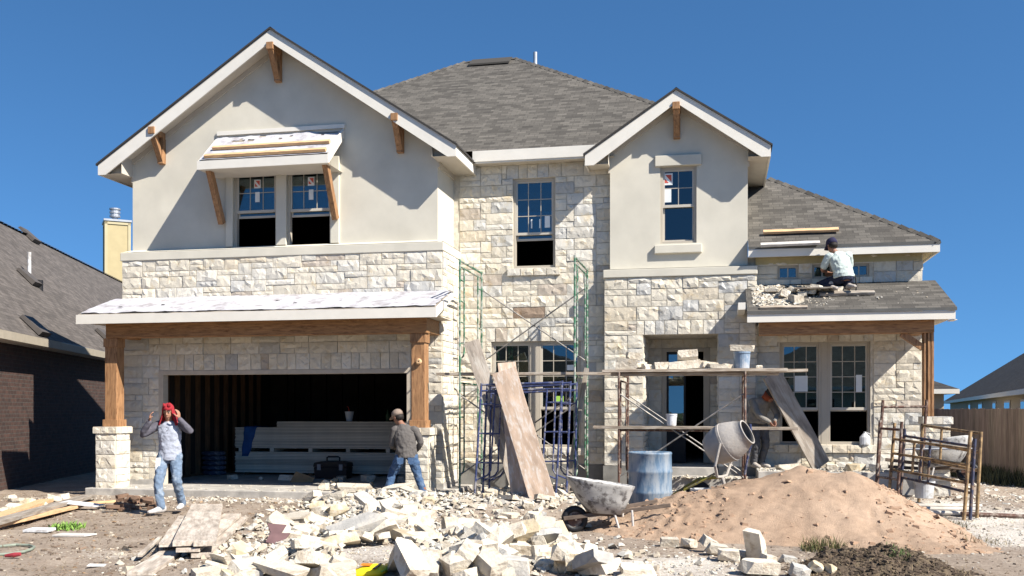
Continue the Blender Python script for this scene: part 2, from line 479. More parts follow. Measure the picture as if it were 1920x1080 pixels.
# --- stone walls (each wall is one part: facing + mortar bed)
Z0, Z1 = GF, 4.47
mb = MB(); bed(mb, GX0, GX1, Z0 - .35, Z1, GY, GY + .14, [H_gar])
hl = local((H_gar[0] - .06, H_gar[1] + .06, 0, H_gar[3] + .06), GX0, Z0); hl = (hl[0], hl[1], -1, hl[3])
stone_face(mb, (GX0, GY, Z0), XN, YN, GX1 - GX0, Z1 - Z0, [hl], [(hl[0], hl[1], hl[3], hl[3] + .3)])
stone_face(mb, (GX1, GY, Z0 + .1), (0, 1, 0), XN, CY - GY, Z1 - Z0 - .1)
mb.poly([(GX1, GY + .14, Z0 - .3), (GX1, CY + .1, Z0 - .3), (GX1, CY + .1, Z1), (GX1, GY + .14, Z1)], 1)
mb.build('garage_stone_wall', [STONE, MORTAR], house)
cz1 = 6.30
mb = MB(); bed(mb, GX1 - .2, BY and -1.9, .2, cz1, CY, CY + .14, [H_cup, H_clo])
hs = [local(h, GX1, HF) for h in (H_cup, H_clo)]
stone_face(mb, (GX1, CY, HF), XN, YN, -1.98 - GX1, cz1 - HF, hs,
           [(hs[0][0] - .12, hs[0][1] + .12, hs[0][3], hs[0][3] + .26), (hs[1][0] - .1, hs[1][1] + .05, hs[1][3], hs[1][3] + .27)])
mb.build('stone_wall', [STONE, MORTAR], house)
bx0, bx1, bz1 = -2.07, .62, 4.02
mb = MB(); bed(mb, bx0, bx1, .2, bz1, BY, BY + .16, [H_ent])
hl = local(H_ent, bx0, HF)
stone_face(mb, (bx0, BY, HF), XN, YN, bx1 - bx0, bz1 - HF, [hl], [(hl[0] - .12, hl[1] + .1, hl[3], hl[3] + .26)])
stone_face(mb, (bx1, BY, HF), (0, 1, 0), XN, WY - BY, bz1 - HF)
# stone reveals of the entry recess
for xx, nn in ((H_ent[0], 1), (H_ent[1], -1)):
    stone_face(mb, (xx, BY + .05, HF), (0, 1, 0), (nn, 0, 0), 1.15, H_ent[3] - HF)
    mb.box(min(xx, xx - nn * .1), max(xx, xx - nn * .1), BY + .16, BY + 1.3, .2, H_ent[3] + .1, 1)
H_door = (at(1241, 700, BY + 1.2).x, at(1331, 700, BY + 1.2).x, HF - .3, HF + 2.2)
bed(mb, H_ent[0] + .001, H_ent[1] - .001, .2, H_ent[3], BY + 1.2, BY + 1.3, [H_door])
hl = local(H_door, H_ent[0], HF)
stone_face(mb, (H_ent[0], BY + 1.2, HF), XN, YN, H_ent[1] - H_ent[0], H_ent[3] - HF, [hl], [(.02, H_ent[1] - H_ent[0] - .02, hl[3], min(hl[3] + .26, H_ent[3] - HF))])
mb.box(H_ent[0], H_ent[1], BY + .16, BY + 1.2, H_ent[3], H_ent[3] + .08, 1)
mb.build('entry_stone_wall', [STONE, MORTAR], house)
wx1, wz1 = 3.43, 4.36
mb = MB(); bed(mb, bx1, wx1, .2, wz1, WY, WY + .14, [H_win] + H_s)
hs = [local(h, bx1, HF) for h in [H_win] + H_s]
sol = [(hs[0][0] - .05, hs[0][1] + .05, hs[0][3], hs[0][3] + .25)] + [(h[0] - .05, h[1] + .05, h[2] - .17, h[2]) for h in hs[1:]]
sol += [(hs[0][0] - .05, hs[0][1] + .05, hs[0][2] - .16, hs[0][2])]
zr = 3.86 - HF
stone_face(mb, (bx1, WY, HF), XN, YN, wx1 - bx1, wz1 - HF, hs, sol)
stone_face(mb, (wx1, WY, HF), (0, 1, 0), XN, 3.0, wz1 - HF)
mb.box(.488, bx1 - .001, WY + .02, WY + .14, 3.9, wz1, 1)
mb.poly([(wx1, WY + .14, .2), (wx1, WY + 9, .2), (wx1, WY + 9, wz1), (wx1, WY + .14, wz1)], 1)
mb.build('wing_stone_wall', [STONE, MORTAR], house)
# sills of cut stone
for (h, Y) in ((H_cup, CY), (H_clo, CY), (H_win, WY)):
    mb = MB(); n = max(3, round((h[1] - h[0]) / .22))
    for i in range(n):
        a = h[0] - .1 + (h[1] - h[0] + .2) * i / n; b = h[0] - .1 + (h[1] - h[0] + .2) * (i + 1) / n
        one_stone(mb, Vector((a, Y - .05, h[2] - .15)), XN, YN, 0, b - a, 0, .14, rs, .03)
        mb.box(a + .004, b - .004, Y - .055, Y + .02, h[2] - .148, h[2] - .012, 0, stone_col(rs))
    mb.build('window_sill', [STONE, MORTAR], house)
# concrete stem wall, porch slabs
mb = MB()
mb.box(GX1 + .002, -1.98, CY - .03, CY + .1, -.4, HF, 0); mb.build('foundation_wall', [STEM], house)
for a_, b_ in ((-2.09, H_ent[0]), (H_ent[1], bx1 + .01)):
    mb = MB(); mb.box(a_, b_, BY - .025, BY + .1, -.4, HF - .003, 0); mb.build('foundation_wall', [STEM], house)
mb = MB(); mb.box(GX0 + .05, H_gar[0] - .02, GY - .03, GY + .1, -.2, GF + .1)
mb.build('garage_stem_wall', [CONCRETE], house); mb = MB()
mb.box(H_gar[1] + .02, GX1 + .03, GY - .03, GY + .1, -.2, GF + .1); mb.box(GX1 - .1, GX1 + .031, GY + .1, CY - .04, -.3, GF + .12)
mb.build('garage_stem_wall', [CONCRETE], house)
mb = MB(); mb.box(GX0 - .1, -4.62, 16.33, GY + 6.4, -.3, GF); mb.build('garage_slab', [CONCRETE], house, bevel=.015)
mb = MB(); mb.box(.62, 3.62, 17.2, WY + .1, -.2, HF - .01); mb.box(H_ent[0] + .01, H_ent[1] - .01, BY - .06, BY + 6, -.2, HF - .012)
mb.box(-1.3, .62, 17.95, BY - .06, -.2, HF - .16)
mb.build('porch_slab', [CONCRETE], house, bevel=.012)

# --- stucco upper walls
def gable_wall(name, X0, X1, Zb, Y, Xp, Zp, slope, h, side, depth=1.3):
    mb = MB()
    f = lambda x: Zp - slope * abs(x - Xp)
    # built as vertical strips so the opening stays open
    xs = sorted({X0, X1, Xp, *[q for hh in h for q in hh[:2]]})
    for a, b in zip(xs[:-1], xs[1:]):
        segs = [(Zb, None)]
        for hh in h:
            if hh[0] - 1e-5 <= a and b <= hh[1] + 1e-5: segs = [(Zb, hh[2]), (hh[3], None)]
        for z0, z1 in segs:
            za, zb = (f(a), f(b)) if z1 is None else (z1, z1)
            mb.poly([(a, Y, z0), (b, Y, z0), (b, Y, zb), (a, Y, za)])
            mb.poly([(a, Y + .16, z0), (a, Y + .16, za), (b, Y + .16, zb), (b, Y + .16, z0)])
    for hh in h:
        a, b, c, d = hh
        for q in ([(a, Y, c), (a, Y, d), (a, Y + .16, d), (a, Y + .16, c)], [(b, Y, c), (b, Y + .16, c), (b, Y + .16, d), (b, Y, d)],
                  [(a, Y, c), (a, Y + .16, c), (b, Y + .16, c), (b, Y, c)], [(a, Y, d), (b, Y, d), (b, Y + .16, d), (a, Y + .16, d)]): mb.poly(q)
    for x in side:
        mb.poly([(x, Y, Zb), (x, Y + depth, Zb), (x, Y + depth, f(x)), (x, Y, f(x))])
    return mb.build(name, [STUCCO], house)
SGY, SBY = 17.48, 18.42
gx0, gx1 = -11.11, -5.0
H_g = [hole(438, 519, 320, 466, SGY), hole(538, 621, 316, 464, SGY)]
H_b = hole(1238, 1306, 312, 456, SBY)
SL = .655
GP = Vector((-8.07, 17.08, 8.60)); BP = Vector((-.765, 18.08, 7.33))
gable_wall('garage_stucco_gable', gx0, gx1, 4.5, SGY, GP.x, GP.z - .12, SL, H_g, (gx0, gx1), 1.2)
gable_wall('entry_stucco_gable', -1.98, .486, 4.0, SBY, BP.x, BP.z - .12, SL, [H_b], (-1.98, .486), 2.6)
# sill bands
mb = MB(); a, b = GX0 - .03, GX1 + .03
mb.prism([(a, GY - .035, 4.47), (b, GY - .035, 4.47), (b, GY - .035, 4.63), (a, GY - .035, 4.63)], (0, .2, 0))
mb.box(gx1 - .02, b, GY + .165, CY, 4.47, 4.63); mb.box(a, gx0, GY + .165, CY, 4.47, 4.63)
mb.poly([(a, GY - .035, 4.634), (b, GY - .035, 4.634), (b - .12, SGY, 4.69), (a + .12, SGY, 4.69)])
mb.poly([(b, GY - .035, 4.634), (b, CY, 4.634), (b - .12, CY, 4.69), (b - .12, SGY, 4.69)])
mb.build('stucco_band', [STUCCO], house, bevel=.012)
mb = MB(); a, b = bx0 - .02, bx1 + .03
mb.box(a, b, BY - .05, BY + .14, 4.02, 4.17); mb.box(b - .1, b, BY + .14, BY + .6, 4.02, 4.17); mb.box(a, a + .1, BY + .14, CY, 4.02, 4.17)
mb.poly([(a, BY - .05, 4.174), (b, BY - .05, 4.174), (b - .12, SBY, 4.20), (a + .1, SBY, 4.20)])
mb.build('stucco_band', [STUCCO], house, bevel=.012)
# header and sill of the entry gable window
mb = MB(); q = hole(1228, 1315, 290, 310, SBY - .06); mb.box(q[0], q[1], SBY - .06, SBY + .02, q[2], q[3]); mb.build('window_header', [STUCCO], house, bevel=.01)
mb = MB(); q = hole(1227, 1316, 458, 474, SBY - .07); mb.box(q[0], q[1], SBY - .07, SBY + .02, q[2], q[3]); mb.build('window_sill', [STUCCO], house, bevel=.01)
# stucco casing round the twin window
mb = MB(); a = H_g[0][0] - .14; b = H_g[1][1] + .17; zt = max(H_g[0][3], H_g[1][3]); zb = 4.69
mb.box(a, H_g[0][0], SGY - .05, SGY + .02, zb, zt + .18); mb.box(H_g[1][1], b, SGY - .05, SGY + .02, zb, zt + .18); mb.box(H_g[0][1], H_g[1][0], SGY - .05, SGY + .02, zb, zt)
mb.box(H_g[0][0], H_g[1][1], SGY - .05, SGY + .02, zt + .005, zt + .18)
mb.build('window_casing', [STUCCO], house, bevel=.008)

# --- windows: window (frame) > pane, muntins, sash, sticker
def window(h, Y, cols=3, rows=2, split=.52, lower='open', gap=.1, stick=(), wall_t=.16, frame=.045, glz=GLASS):
    x0, x1, z0, z1 = h; F = frame; yf = Y + .035; mb = MB()
    mb.box(x0, x0 + F, yf, yf + .1, z0, z1); mb.box(x1 - F, x1, yf, yf + .1, z0, z1)
    mb.box(x0 + F, x1 - F, yf, yf + .1, z1 - F, z1); mb.box(x0 + F, x1 - F, yf, yf + .1, z0, z0 + F)
    w = mb.build('window', [WINFRAME], house, bevel=.004)
    zs = z0 + (z1 - z0) * (1 - split)
    mb = MB(); s = .032; a, b, c, d = x0 + F, x1 - F, zs, z1 - F
    mb.box(a, a + s, yf + .02, yf + .06, c, d); mb.box(b - s, b, yf + .02, yf + .06, c, d); mb.box(a + s, b - s, yf + .02, yf + .06, d - s, d); mb.box(a, b, yf + .015, yf + .065, c - .05, c)
    mb.build('upper_sash', [ALMOND], w, bevel=.003)
    mb = MB()
    for i in range(1, cols):
        x = a + (b - a) * i / cols; mb.box(x - .007, x + .007, yf + .030, yf + .046, c, d - s)
    for j in range(1, rows):
        z = c + (d - s - c) * j / rows; mb.box(a + s, b - s, yf + .031, yf + .045, z - .007, z + .007)
    mb.build('muntins', [WINFRAME], w)
    mb = MB(); mb.box(a + s * .5, b - s * .5, yf + .036, yf + .040, c - .01, d - s * .5); mb.build('pane', [glz], w)
    if lower == 'open':
        mb = MB(); mb.box(a + .01, b - .01, yf + .066, yf + .096, zs - gap - .04, zs - gap); mb.box(a + .01, a + .035, yf + .066, yf + .096, zs - gap, zs + .4); mb.box(b - .035, b - .01, yf + .066, yf + .096, zs - gap, zs + .4)
        mb.build('lower_sash', [ALMOND], w)
        mb = MB(); mb.box(a + .03, b - .03, yf + .078, yf + .082, zs - gap, zs + .4); mb.build('pane', [GLASS], w)
    else:
        mb = MB(); mb.box(a, a + s, yf + .066, yf + .096, z0 + F, zs - .05); mb.box(b - s, b, yf + .066, yf + .096, z0 + F, zs - .05); mb.box(a + s, b - s, yf + .066, yf + .096, z0 + F, z0 + F + s)
        mb.build('lower_sash', [ALMOND], w)
        mb = MB(); mb.box(a + s * .5, b - s * .5, yf + .078, yf + .082, z0 + F + .01, zs - .04); mb.build('pane', [GLASSDARK], w)
    for (fx, fz, sw, sh, kind) in stick:
        x = a + (b - a) * fx; z = c + (d - c) * fz; mb = MB()
        ys = yf + .028
        mb.box(x - sw / 2, x + sw / 2, ys, ys + .004, z - sh / 2, z + sh / 2, 0)
        mats = [PAPER, REDINK]
        if kind == 'red':
            mb.poly([(x - sw * .38, ys - .003, z - sh * .32), (x - sw * .38, ys - .003, z + sh * .1), (x + sw * .1, ys - .003, z - sh * .32)], 1)
            mb.poly([(x + sw * .38, ys - .003, z + sh * .38), (x + sw * .38, ys - .003, z - sh * .25), (x - sw * .28, ys - .003, z + sh * .38)], 1)
        if kind == 'green': mats = [GREENINK, REDINK]
        mb.build('sticker', mats, w, label='green energy sticker' if kind == 'green' else None)
    return w
window(H_g[0], SGY, 3, 2, .50, 'open', .10, [(.52, .72, .13, .16, 'red'), (.52, .36, .09, .19, 'w')])
window(H_g[1], SGY, 3, 2, .50, 'open', .10, [(.52, .74, .13, .16, 'red'), (.52, .38, .09, .19, 'w')])
window(H_cup, CY, 3, 3, .60, 'open', .11, [(.84, .2, .1, .22, 'w'), (.42, .17, .025, .17, 'w'), (.64, .17, .025, .17, 'w')])
window(H_b, SBY, 2, 2, .49, 'shut', 0, [(.16, .74, .17, .21, 'red'), (.16, .27, .12, .24, 'w')], glz=GLASSDARK)
mx = at(1003, 700, CY).x
window((H_clo[0], mx - .06, H_clo[2], H_clo[3]), CY, 3, 4, .62, 'open', .03, [])
window((mx + .06, H_clo[1], H_clo[2], H_clo[3]), CY, 3, 4, .62, 'open', .03, [(.5, .12, .14, .12, 'green'), (.8, .62, .16, .1, 'w')])
mb = MB(); mb.box(mx - .06, mx + .06, CY + .03, CY + .15, H_clo[2], H_clo[3]); mb.build('window_mullion', [WINFRAME], house, bevel=.004)
mx = at(1546, 700, WY).x
window((H_win[0], mx - .055, H_win[2], H_win[3]), WY, 3, 4, .64, 'open', .03, [(.53, .38, .22, .28, 'w')])
window((mx + .055, H_win[1], H_win[2], H_win[3]), WY, 3, 4, .64, 'open', .03, [(.78, .38, .1, .3, 'w')])
mb = MB(); mb.box(mx - .055, mx + .055, WY + .03, WY + .15, H_win[2], H_win[3]); mb.build('window_mullion', [WINFRAME], house, bevel=.004)
for k, h in enumerate(H_s):
    mb = MB(); x0, x1, z0, z1 = h; f = .04; y = WY + .03
    mb.box(x0, x0 + f, y, y + .09, z0, z1); mb.box(x1 - f, x1, y, y + .09, z0, z1); mb.box(x0 + f, x1 - f, y, y + .09, z0, z0 + f); mb.box(x0 + f, x1 - f, y, y + .09, z1 - f, z1)
    w = mb.build('window', [WINFRAME], house)
    mb = MB(); xm = (x0 + x1) / 2; mb.box(xm - .01, xm + .01, y + .02, y + .05, z0 + f, z1 - f); mb.build('muntins', [ALMOND], w)
    mb = MB(); mb.box(x0 + f * .5, x1 - f * .5, y + .033, y + .037, z0 + f * .5, z1 - f * .5); mb.build('pane', [GLASS], w)

# --- entry door frame, glazed leaf
x0, x1, _, z1 = H_door; y = BY + 1.17
mb = MB(); mb.box(x0, x0 + .09, y, y + .14, HF, z1); mb.box(x1 - .12, x1, y, y + .14, HF, z1); mb.box(x0 + .09, x1 - .12, y, y + .14, z1 - .07, z1)
mb.build('door_frame', [WINFRAME], house, bevel=.005)
xm = x0 + .09 + (x1 - x0 - .21) * .52
mb = MB(); mb.box(x0 + .09, x0 + .13, y + .04, y + .08, HF, z1 - .07); mb.box(xm - .04, xm, y + .04, y + .08, HF, z1 - .07); mb.box(x0 + .13, xm - .04, y + .04, y + .08, z1 - .12, z1 - .07); mb.box(x0 + .13, xm - .04, y + .04, y + .08, HF, HF + .72)
dr = mb.build('door', [BLACK], house)
mb = MB(); mb.box(x0 + .12, xm - .03, y + .055, y + .062, HF + .70, z1 - .11); mb.build('pane', [glass('door_glass', (.25, .3, .32), .16)], dr)

# --- garage opening jamb
mb = MB(); a, b, _, d = H_gar
mb.box(a - .075, a + .02, GY - .02, GY + .16, GF, d + .07); mb.box(b - .02, b + .06, GY - .02, GY + .16, GF, d + .07); mb.box(a + .02, b - .02, GY - .02, GY + .16, d - .02, d + .06)
mb.build('garage_door_jamb', [mat('primed_jamb', (.50, .44, .36), .7, .1)], house, bevel=.004)

# --- rooms behind the openings
def room(name, x0, x1, y0, y1, z0, z1, m):
    mb = MB()
    mb.poly([(x0, y1, z0), (x1, y1, z0), (x1, y1, z1), (x0, y1, z1)]); mb.poly([(x0, y0, z0), (x0, y1, z0), (x0, y1, z1), (x0, y0, z1)])
    mb.poly([(x1, y0, z0), (x1, y0, z1), (x1, y1, z1), (x1, y1, z0)]); mb.poly([(x0, y0, z1), (x0, y1, z1), (x1, y1, z1), (x1, y0, z1)])
    mb.poly([(x0, y0, z0), (x1, y0, z0), (x1, y1, z0), (x0, y1, z0)])
    return mb.build(name, [m], house)
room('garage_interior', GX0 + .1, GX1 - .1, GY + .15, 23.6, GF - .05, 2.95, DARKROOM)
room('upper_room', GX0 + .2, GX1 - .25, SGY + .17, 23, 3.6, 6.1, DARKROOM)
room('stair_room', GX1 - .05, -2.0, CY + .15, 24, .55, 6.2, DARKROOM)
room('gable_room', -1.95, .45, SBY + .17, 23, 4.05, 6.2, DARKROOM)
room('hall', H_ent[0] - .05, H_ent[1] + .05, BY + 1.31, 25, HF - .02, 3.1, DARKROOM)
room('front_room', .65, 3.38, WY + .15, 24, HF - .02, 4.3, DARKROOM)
for i in range(13):
    mb = MB(); y = GY + .45 + i * .42; mb.box(GX0 + .101, GX0 + .2, y, y + .045, GF, 2.94); mb.build('stud', [STUD], house)
mb = MB(); mb.box(GX0 + .102, GX0 + .2, GY + .3, 22.9, GF, GF + .045); mb.build('sole_plate', [STUD], house)
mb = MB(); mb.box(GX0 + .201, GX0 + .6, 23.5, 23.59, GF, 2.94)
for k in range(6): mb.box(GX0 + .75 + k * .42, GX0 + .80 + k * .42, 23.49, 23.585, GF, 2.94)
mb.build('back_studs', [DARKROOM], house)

JO = mat('joist_timber', (.30, .19, .10), .8, .2, 4)
for (xa, xb, ys, zz) in ((H_g[0][0] - .3, H_g[1][1] + .3, (18.3, 19.2, 20.1), 6.0), (H_cup[0] - .4, H_cup[1] + .4, (19.4, 20.2, 21.0), 5.9), (-4.6, -2.2, (19.6, 20.4), 3.1)):
    for y in ys:
        mb = MB(); mb.box(xa, xb, y, y + .045, zz - .2, zz); mb.build('joist', [JO], house)
# --- roofs
def roof_plane(mb, pts, m=0, thick=.03):
    """polygon on a slope with uv in metres (u along the eave, v up the slope); first edge is the eave"""
    P = [Vector(p) for p in pts]; e = (P[1] - P[0]).normalized(); n = e.cross(P[2] - P[0]).normalized(); s = n.cross(e)
    mb.poly(P, m, uv=[((p - P[0]).dot(e) + 3.3, (p - P[0]).dot(s)) for p in P])
def edge_cap(mb, p0, p1, w=.14, h=.02, seg=.2, m=0):
    p0, p1 = Vector(p0), Vector(p1); d = p1 - p0; n = int(d.length / seg); dn = d.normalized()
    r = dn.cross(Vector((0, 0, 1))).normalized(); u = r.cross(dn)
    for i in range(n):
        c = p0 + d * (i + .5) / n
        for s in (-1, 1):
            q = r * s * w * .5; dn2 = u * -.055
            mb.poly([c - dn * seg * .5 + u * h, c + dn * seg * .62 + u * (h + .02), c + dn * seg * .62 + q * 1 + dn2 + u * (h + .02), c - dn * seg * .5 + q + dn2 + u * h], m, uv=[(i * .31, .02), (i * .31 + .2, .02), (i * .31 + .2, .1), (i * .31, .1)])
Me = Vector((0, 18.28, 6.47)); RY, RZ = 23.7, 6.47 + .667 * 5.42
L_, R_ = -11.5, .62
ra, rb = Vector((-6.11, RY, RZ)), Vector((-4.81, RY, RZ))
BY2 = 29.1
mb = MB()
zk = Me.z + .667 * 1.05
roof_plane(mb, [(L_, Me.y, Me.z), (-1.93, Me.y, Me.z), (-1.75, Me.y + .32, Me.z + .667 * .32), (-1.0, Me.y + 1.05, zk), (-.43, Me.y + 1.05, zk), rb, ra]); roof_plane(mb, [(R_, Me.y + 1.05, Me.z), (R_, BY2, Me.z), rb, (-.43, Me.y + 1.05, zk)])
roof_plane(mb, [(R_, BY2, Me.z), (L_, BY2, Me.z), ra, rb]); roof_plane(mb, [(L_, BY2, Me.z), (L_, Me.y, Me.z), ra])
edge_cap(mb, (-.43, Me.y + 1.05, zk), rb); edge_cap(mb, (L_, Me.y, Me.z), ra); edge_cap(mb, ra, rb)
main_roof = mb.build('roof', [SHINGLE], house)
mb = MB()
a, b = Vector((ra.x + .2, RY - .25, RZ - .13)), Vector((rb.x - .1, RY - .25, RZ - .13))
mb.prism([(a.x, a.y - .12, a.z - .08), (a.x, a.y + .25, a.z + .17), (a.x, a.y + .28, a.z + .20), (a.x, a.y - .12, a.z - .04)], (b.x - a.x, 0, 0)); mb.build('ridge_vent', [SHINGLE], main_roof)
mb = MB(); mb.tube([(-4.42, 24.1, RZ - .5), (-4.42, 24.1, RZ + .27)], .05, 12); mb.build('vent_pipe', [METALG], main_roof, smooth=False)
mb = MB(); mb.box(-4.5, -2.2, 18.3, 18.33, 6.24, 6.455); mb.box(-4.55, -2.2, 18.28, 18.305, 6.27, 6.47)
mb.build('fascia', [FASCIA], house)
mb = MB(); mb.poly([(-4.9, 18.33, 6.26), (-1.9, 18.33, 6.26), (-1.9, 18.62, 6.26), (-4.9, 18.62, 6.26)]); mb.build('soffit', [SOFFIT], house)
# outer shell that closes the house to the sides and rear
mb = MB()
mb.poly([(GX0, GY + .14, -.3), (GX0, 28.7, -.3), (GX0, 28.7, 4.5), (GX0, GY + .14, 4.5)]); mb.poly([(gx0, GY + .3, 4.5), (gx0, 28.7, 4.5), (gx0, 28.7, 6.4), (gx0, GY + .3, 6.4)]); mb.poly([(GX0, 28.7, -.3), (wx1, 28.7, -.3), (wx1, 28.7, 4.4), (GX0, 28.7, 6.4)])
mb.build('rear_wall', [STUCCO], house)

def gable_roof(Yf, Yb, Xp, Zp, hw, sl, ov_wall, wallx0, wallx1, Yw, Yb_r=None):
    """front gable: shingle slabs, rake boards, sloped soffit, eave boards with flat soffit"""
    t = .035; Yb_r = Yb_r or Yb
    mb = MB(); ze = Zp - sl * hw; zt = .02
    for s in (-1, 1):
        xe = Xp + s * (hw + .03); zz = Zp - sl * (hw + .03); yb = Yb_r if s > 0 else Yb
        e0, e1, r1, r0 = Vector((xe, Yf - .03, zz + zt)), Vector((xe, yb, zz + zt)), Vector((Xp, yb, Zp + zt)), Vector((Xp, Yf - .03, Zp + zt))
        roof_plane(mb, [e0, e1, r1, r0] if s > 0 else [e1, e0, r0, r1])
        d = Vector((0, 0, -t))
        mb.poly([e0, r0, r0 + d, e0 + d], 1); mb.poly([e0, e0 + d, e1 + d, e1], 1); mb.poly([e0 + d, r0 + d, r1 + d, e1 + d], 1)
    edge_cap(mb, (Xp, Yf, Zp + .02), (Xp, Yb, Zp + .02))
    rf = mb.build('roof', [SHINGLE, mat('shingle_edge', (.045, .042, .04), .9)], house)
    mb = MB(); fh = .225
    for s in (-1, 1):
        xe = Xp + s * hw
        mb.prism([(Xp, Yf, Zp - .018), (xe, Yf, ze - .018), (xe, Yf, ze - .018 - fh * .86), (Xp + s * (hw - .16), Yf, ze - .018 - fh * .86), (Xp, Yf, Zp - .018 - fh)], (0, .03, 0))
    mb.build('rake_board', [FASCIA], house)
    zs = ze - .018 - fh * .86 + .02
    for s in (-1, 1):
        mb = MB(); xe = Xp + s * hw; yb = Yb_r if s > 0 else Yb
        mb.box(min(xe, xe - s * .03), max(xe, xe - s * .03), Yf + .03, yb, zs - .02, ze - .02)
        mb.build('eave_board', [FASCIA], house)
    mb = MB()
    for s in (-1, 1):
        xe = Xp + s * (hw - .03); xw = wallx1 if s > 0 else wallx0; yb = Yb_r if s > 0 else Yb
        o = .17
        mb.poly([(Xp, Yf + .03, Zp - o), (Xp, Yw + .02, Zp - o), (xw, Yw + .02, Zp - o - sl * abs(xw - Xp)), (xw, Yf + .03, Zp - o - sl * abs(xw - Xp))])
        zc = Zp - o - sl * abs(xw - Xp)
        mb.poly([(xw, Yf + .16, zc), (xe, Yf + .16, zs + .02), (xe, Yf + .16, zs), (xw, Yf + .16, zs)])
        mb.poly([(xw, Yf + .03, zc), (xw, Yw + .02, zc), (xw, Yw + .02, zs), (xw, Yf + .03, zs)])
        mb.poly([(xw, Yf + .03, zs), (xe, Yf + .03, zs), (xe, yb, zs), (xw, yb, zs)])
        mb.poly([(xw, Yf + .03, zc), (xe, Yf + .03, zs + .05), (xe, Yf + .16, zs + .05), (xw, Yf + .16, zc)])
        # frieze board under the soffit
        mb.box(min(xw, xw + s * .03), max(xw, xw + s * .03), Yw + .0, yb, zs - .1, zs - .003)
        mb.prism([(Xp, Yw - .025, Zp - o - .005), (xw, Yw - .025, zc - .005), (xw, Yw - .025, zc - .105), (Xp, Yw - .025, Zp - o - .105)], (0, .022, 0))
    mb.build('soffit', [SOFFIT], house)
gable_roof(GP.y, 23.0, GP.x, GP.z, 3.52, SL, 0, gx0, gx1, SGY, 19.6)
gable_roof(BP.y, 20.4, BP.x, BP.z, 1.635, SL, 0, -1.98, .486, SBY, 20.6)

# --- cedar brackets in the gables
def bracket(x, zt, yf, yw, drop, w=.13):
    mb = MB(); r = house
    mb.box(x - w / 2, x + w / 2, yf, yw, zt - w, zt); mb.box(x - w / 2 + .005, x + w / 2 - .005, yw - .11, yw - .001, zt - drop, zt - w)
    mb.prism([(x - w * .42, yf + .03, zt - w), (x - w * .42, yf + .15, zt - w), (x - w * .42, yw - .1, zt - drop + .16), (x - w * .42, yw - .1, zt - drop + .02)], (w * .84, 0, 0))
    mb.build('bracket', [CEDARV], house, bevel=.006)
bracket(GP.x, GP.z - .25, GP.y - .03, SGY, .62); bracket(BP.x, BP.z - .23, BP.y - .03, SBY, .58)
for u, v in ((287, 242), (741, 217)):
    p = at(u, v, GP.y + .05); bracket(p.x, p.z + .03, GP.y - .03, SGY, .62)

# --- canopy over the twin window (unfinished shed roof)
a0, a1 = at(409, 258, SGY), at(645, 247, SGY); yf = 16.75
f0, f1 = at(372, 303, yf), at(611, 290, yf)
X0, X1 = (a0.x + f0.x) / 2, (a1.x + f1.x) / 2; zt = (a0.z + a1.z) / 2; zf = (f0.z + f1.z) / 2
mb = MB(); mb.prism([(X0, SGY, zt), (X0, yf + .02, zf), (X0, yf + .02, zf - .03), (X0, SGY, zt - .03)], (X1 - X0, 0, 0)); canopy = mb.build('window_canopy', [GREYWOOD], house)
mb = MB(); nx, ny = 40, 12; V = []
for j in range(ny + 1):
    for i in range(nx + 1):
        x = X0 + (X1 - X0) * i / nx; f = j / ny; y = yf + .03 + (SGY - yf - .05) * f; z = zf + (zt - zf) * (y - yf) / (SGY - yf) + .012
        z += .02 * max(0, nz(x * 3, y * 5, 2)) + (.06 * max(0, nz(x * 4.2, 1.7)) if f > .75 else 0)
        V.append((x, y, z))
F = [(j * (nx + 1) + i, j * (nx + 1) + i + 1, (j + 1) * (nx + 1) + i + 1, (j + 1) * (nx + 1) + i) for j in range(ny) for i in range(nx) if not (j > 8 and nz(i * .31, j * .6, 4) > .33)]
mb.mesh(V, F); mb.build('underlay', [UNDERLAY], canopy, smooth=True)
for f, m_ in ((.12, PINE), (.46, PINE)):
    mb = MB(); y = yf + (SGY - yf) * f; z = zf + (zt - zf) * f
    sl_ = Vector((0, SGY - yf, zt - zf)).normalized(); nn = Vector((0, -sl_.z, sl_.y))
    mb.obox(Vector(((X0 + X1) / 2 + .02, y, z)) + nn * .045, Vector(((X1 - X0) / 2 - .1 + .03 * (f < .2), 0, .0)), sl_ * .035, nn * .028)
    mb.build('batten', [m_], canopy)
mb = MB(); mb.box(X0 - .02, X1 + .02, yf - .02, yf + .02, zf - .15, zf + .005); mb.build('fascia', [FASCIA], canopy)
mb = MB(); mb.prism([(X1, SGY, zt + .05), (X1, yf, zf + .05), (X1, yf, zf - .14), (X1, SGY, zt - .13)], (.035, 0, 0)); mb.build('end_board', [FASCIA], canopy); mb = MB(); mb.prism([(X0 - .035, SGY, zt + .0), (X0 - .035, yf + .02, zf + .0), (X0 - .035, yf + .02, zf - .14), (X0 - .035, SGY, zt - .13)], (.035, 0, 0))
mb.build('end_board', [FASCIA], canopy)
mb = MB(); q0, q1 = at(408, 243, SGY), at(647, 239, SGY); mb.box(q0.x, q1.x, SGY - .035, SGY + .01, zt + .045, zt + .12); mb.build('wall_flashing', [FASCIA], canopy)
for (x, w0) in ((X0 + .13, 0), (X1 - .1, 0)):
    mb = MB(); mb.beam((x, yf + .14, zf - .08), (x, SGY - .09, zf - 1.02), .1, .13, (0, -1, 0)); mb.build('strut', [CEDARV], canopy, bevel=.006)
mb = MB(); mb.poly([(X0, yf + .02, zf - .15), (X1, yf + .02, zf - .15), (X1, SGY, zf - .15), (X0, SGY, zf - .15)]); mb.build('soffit', [SOFFIT], canopy)

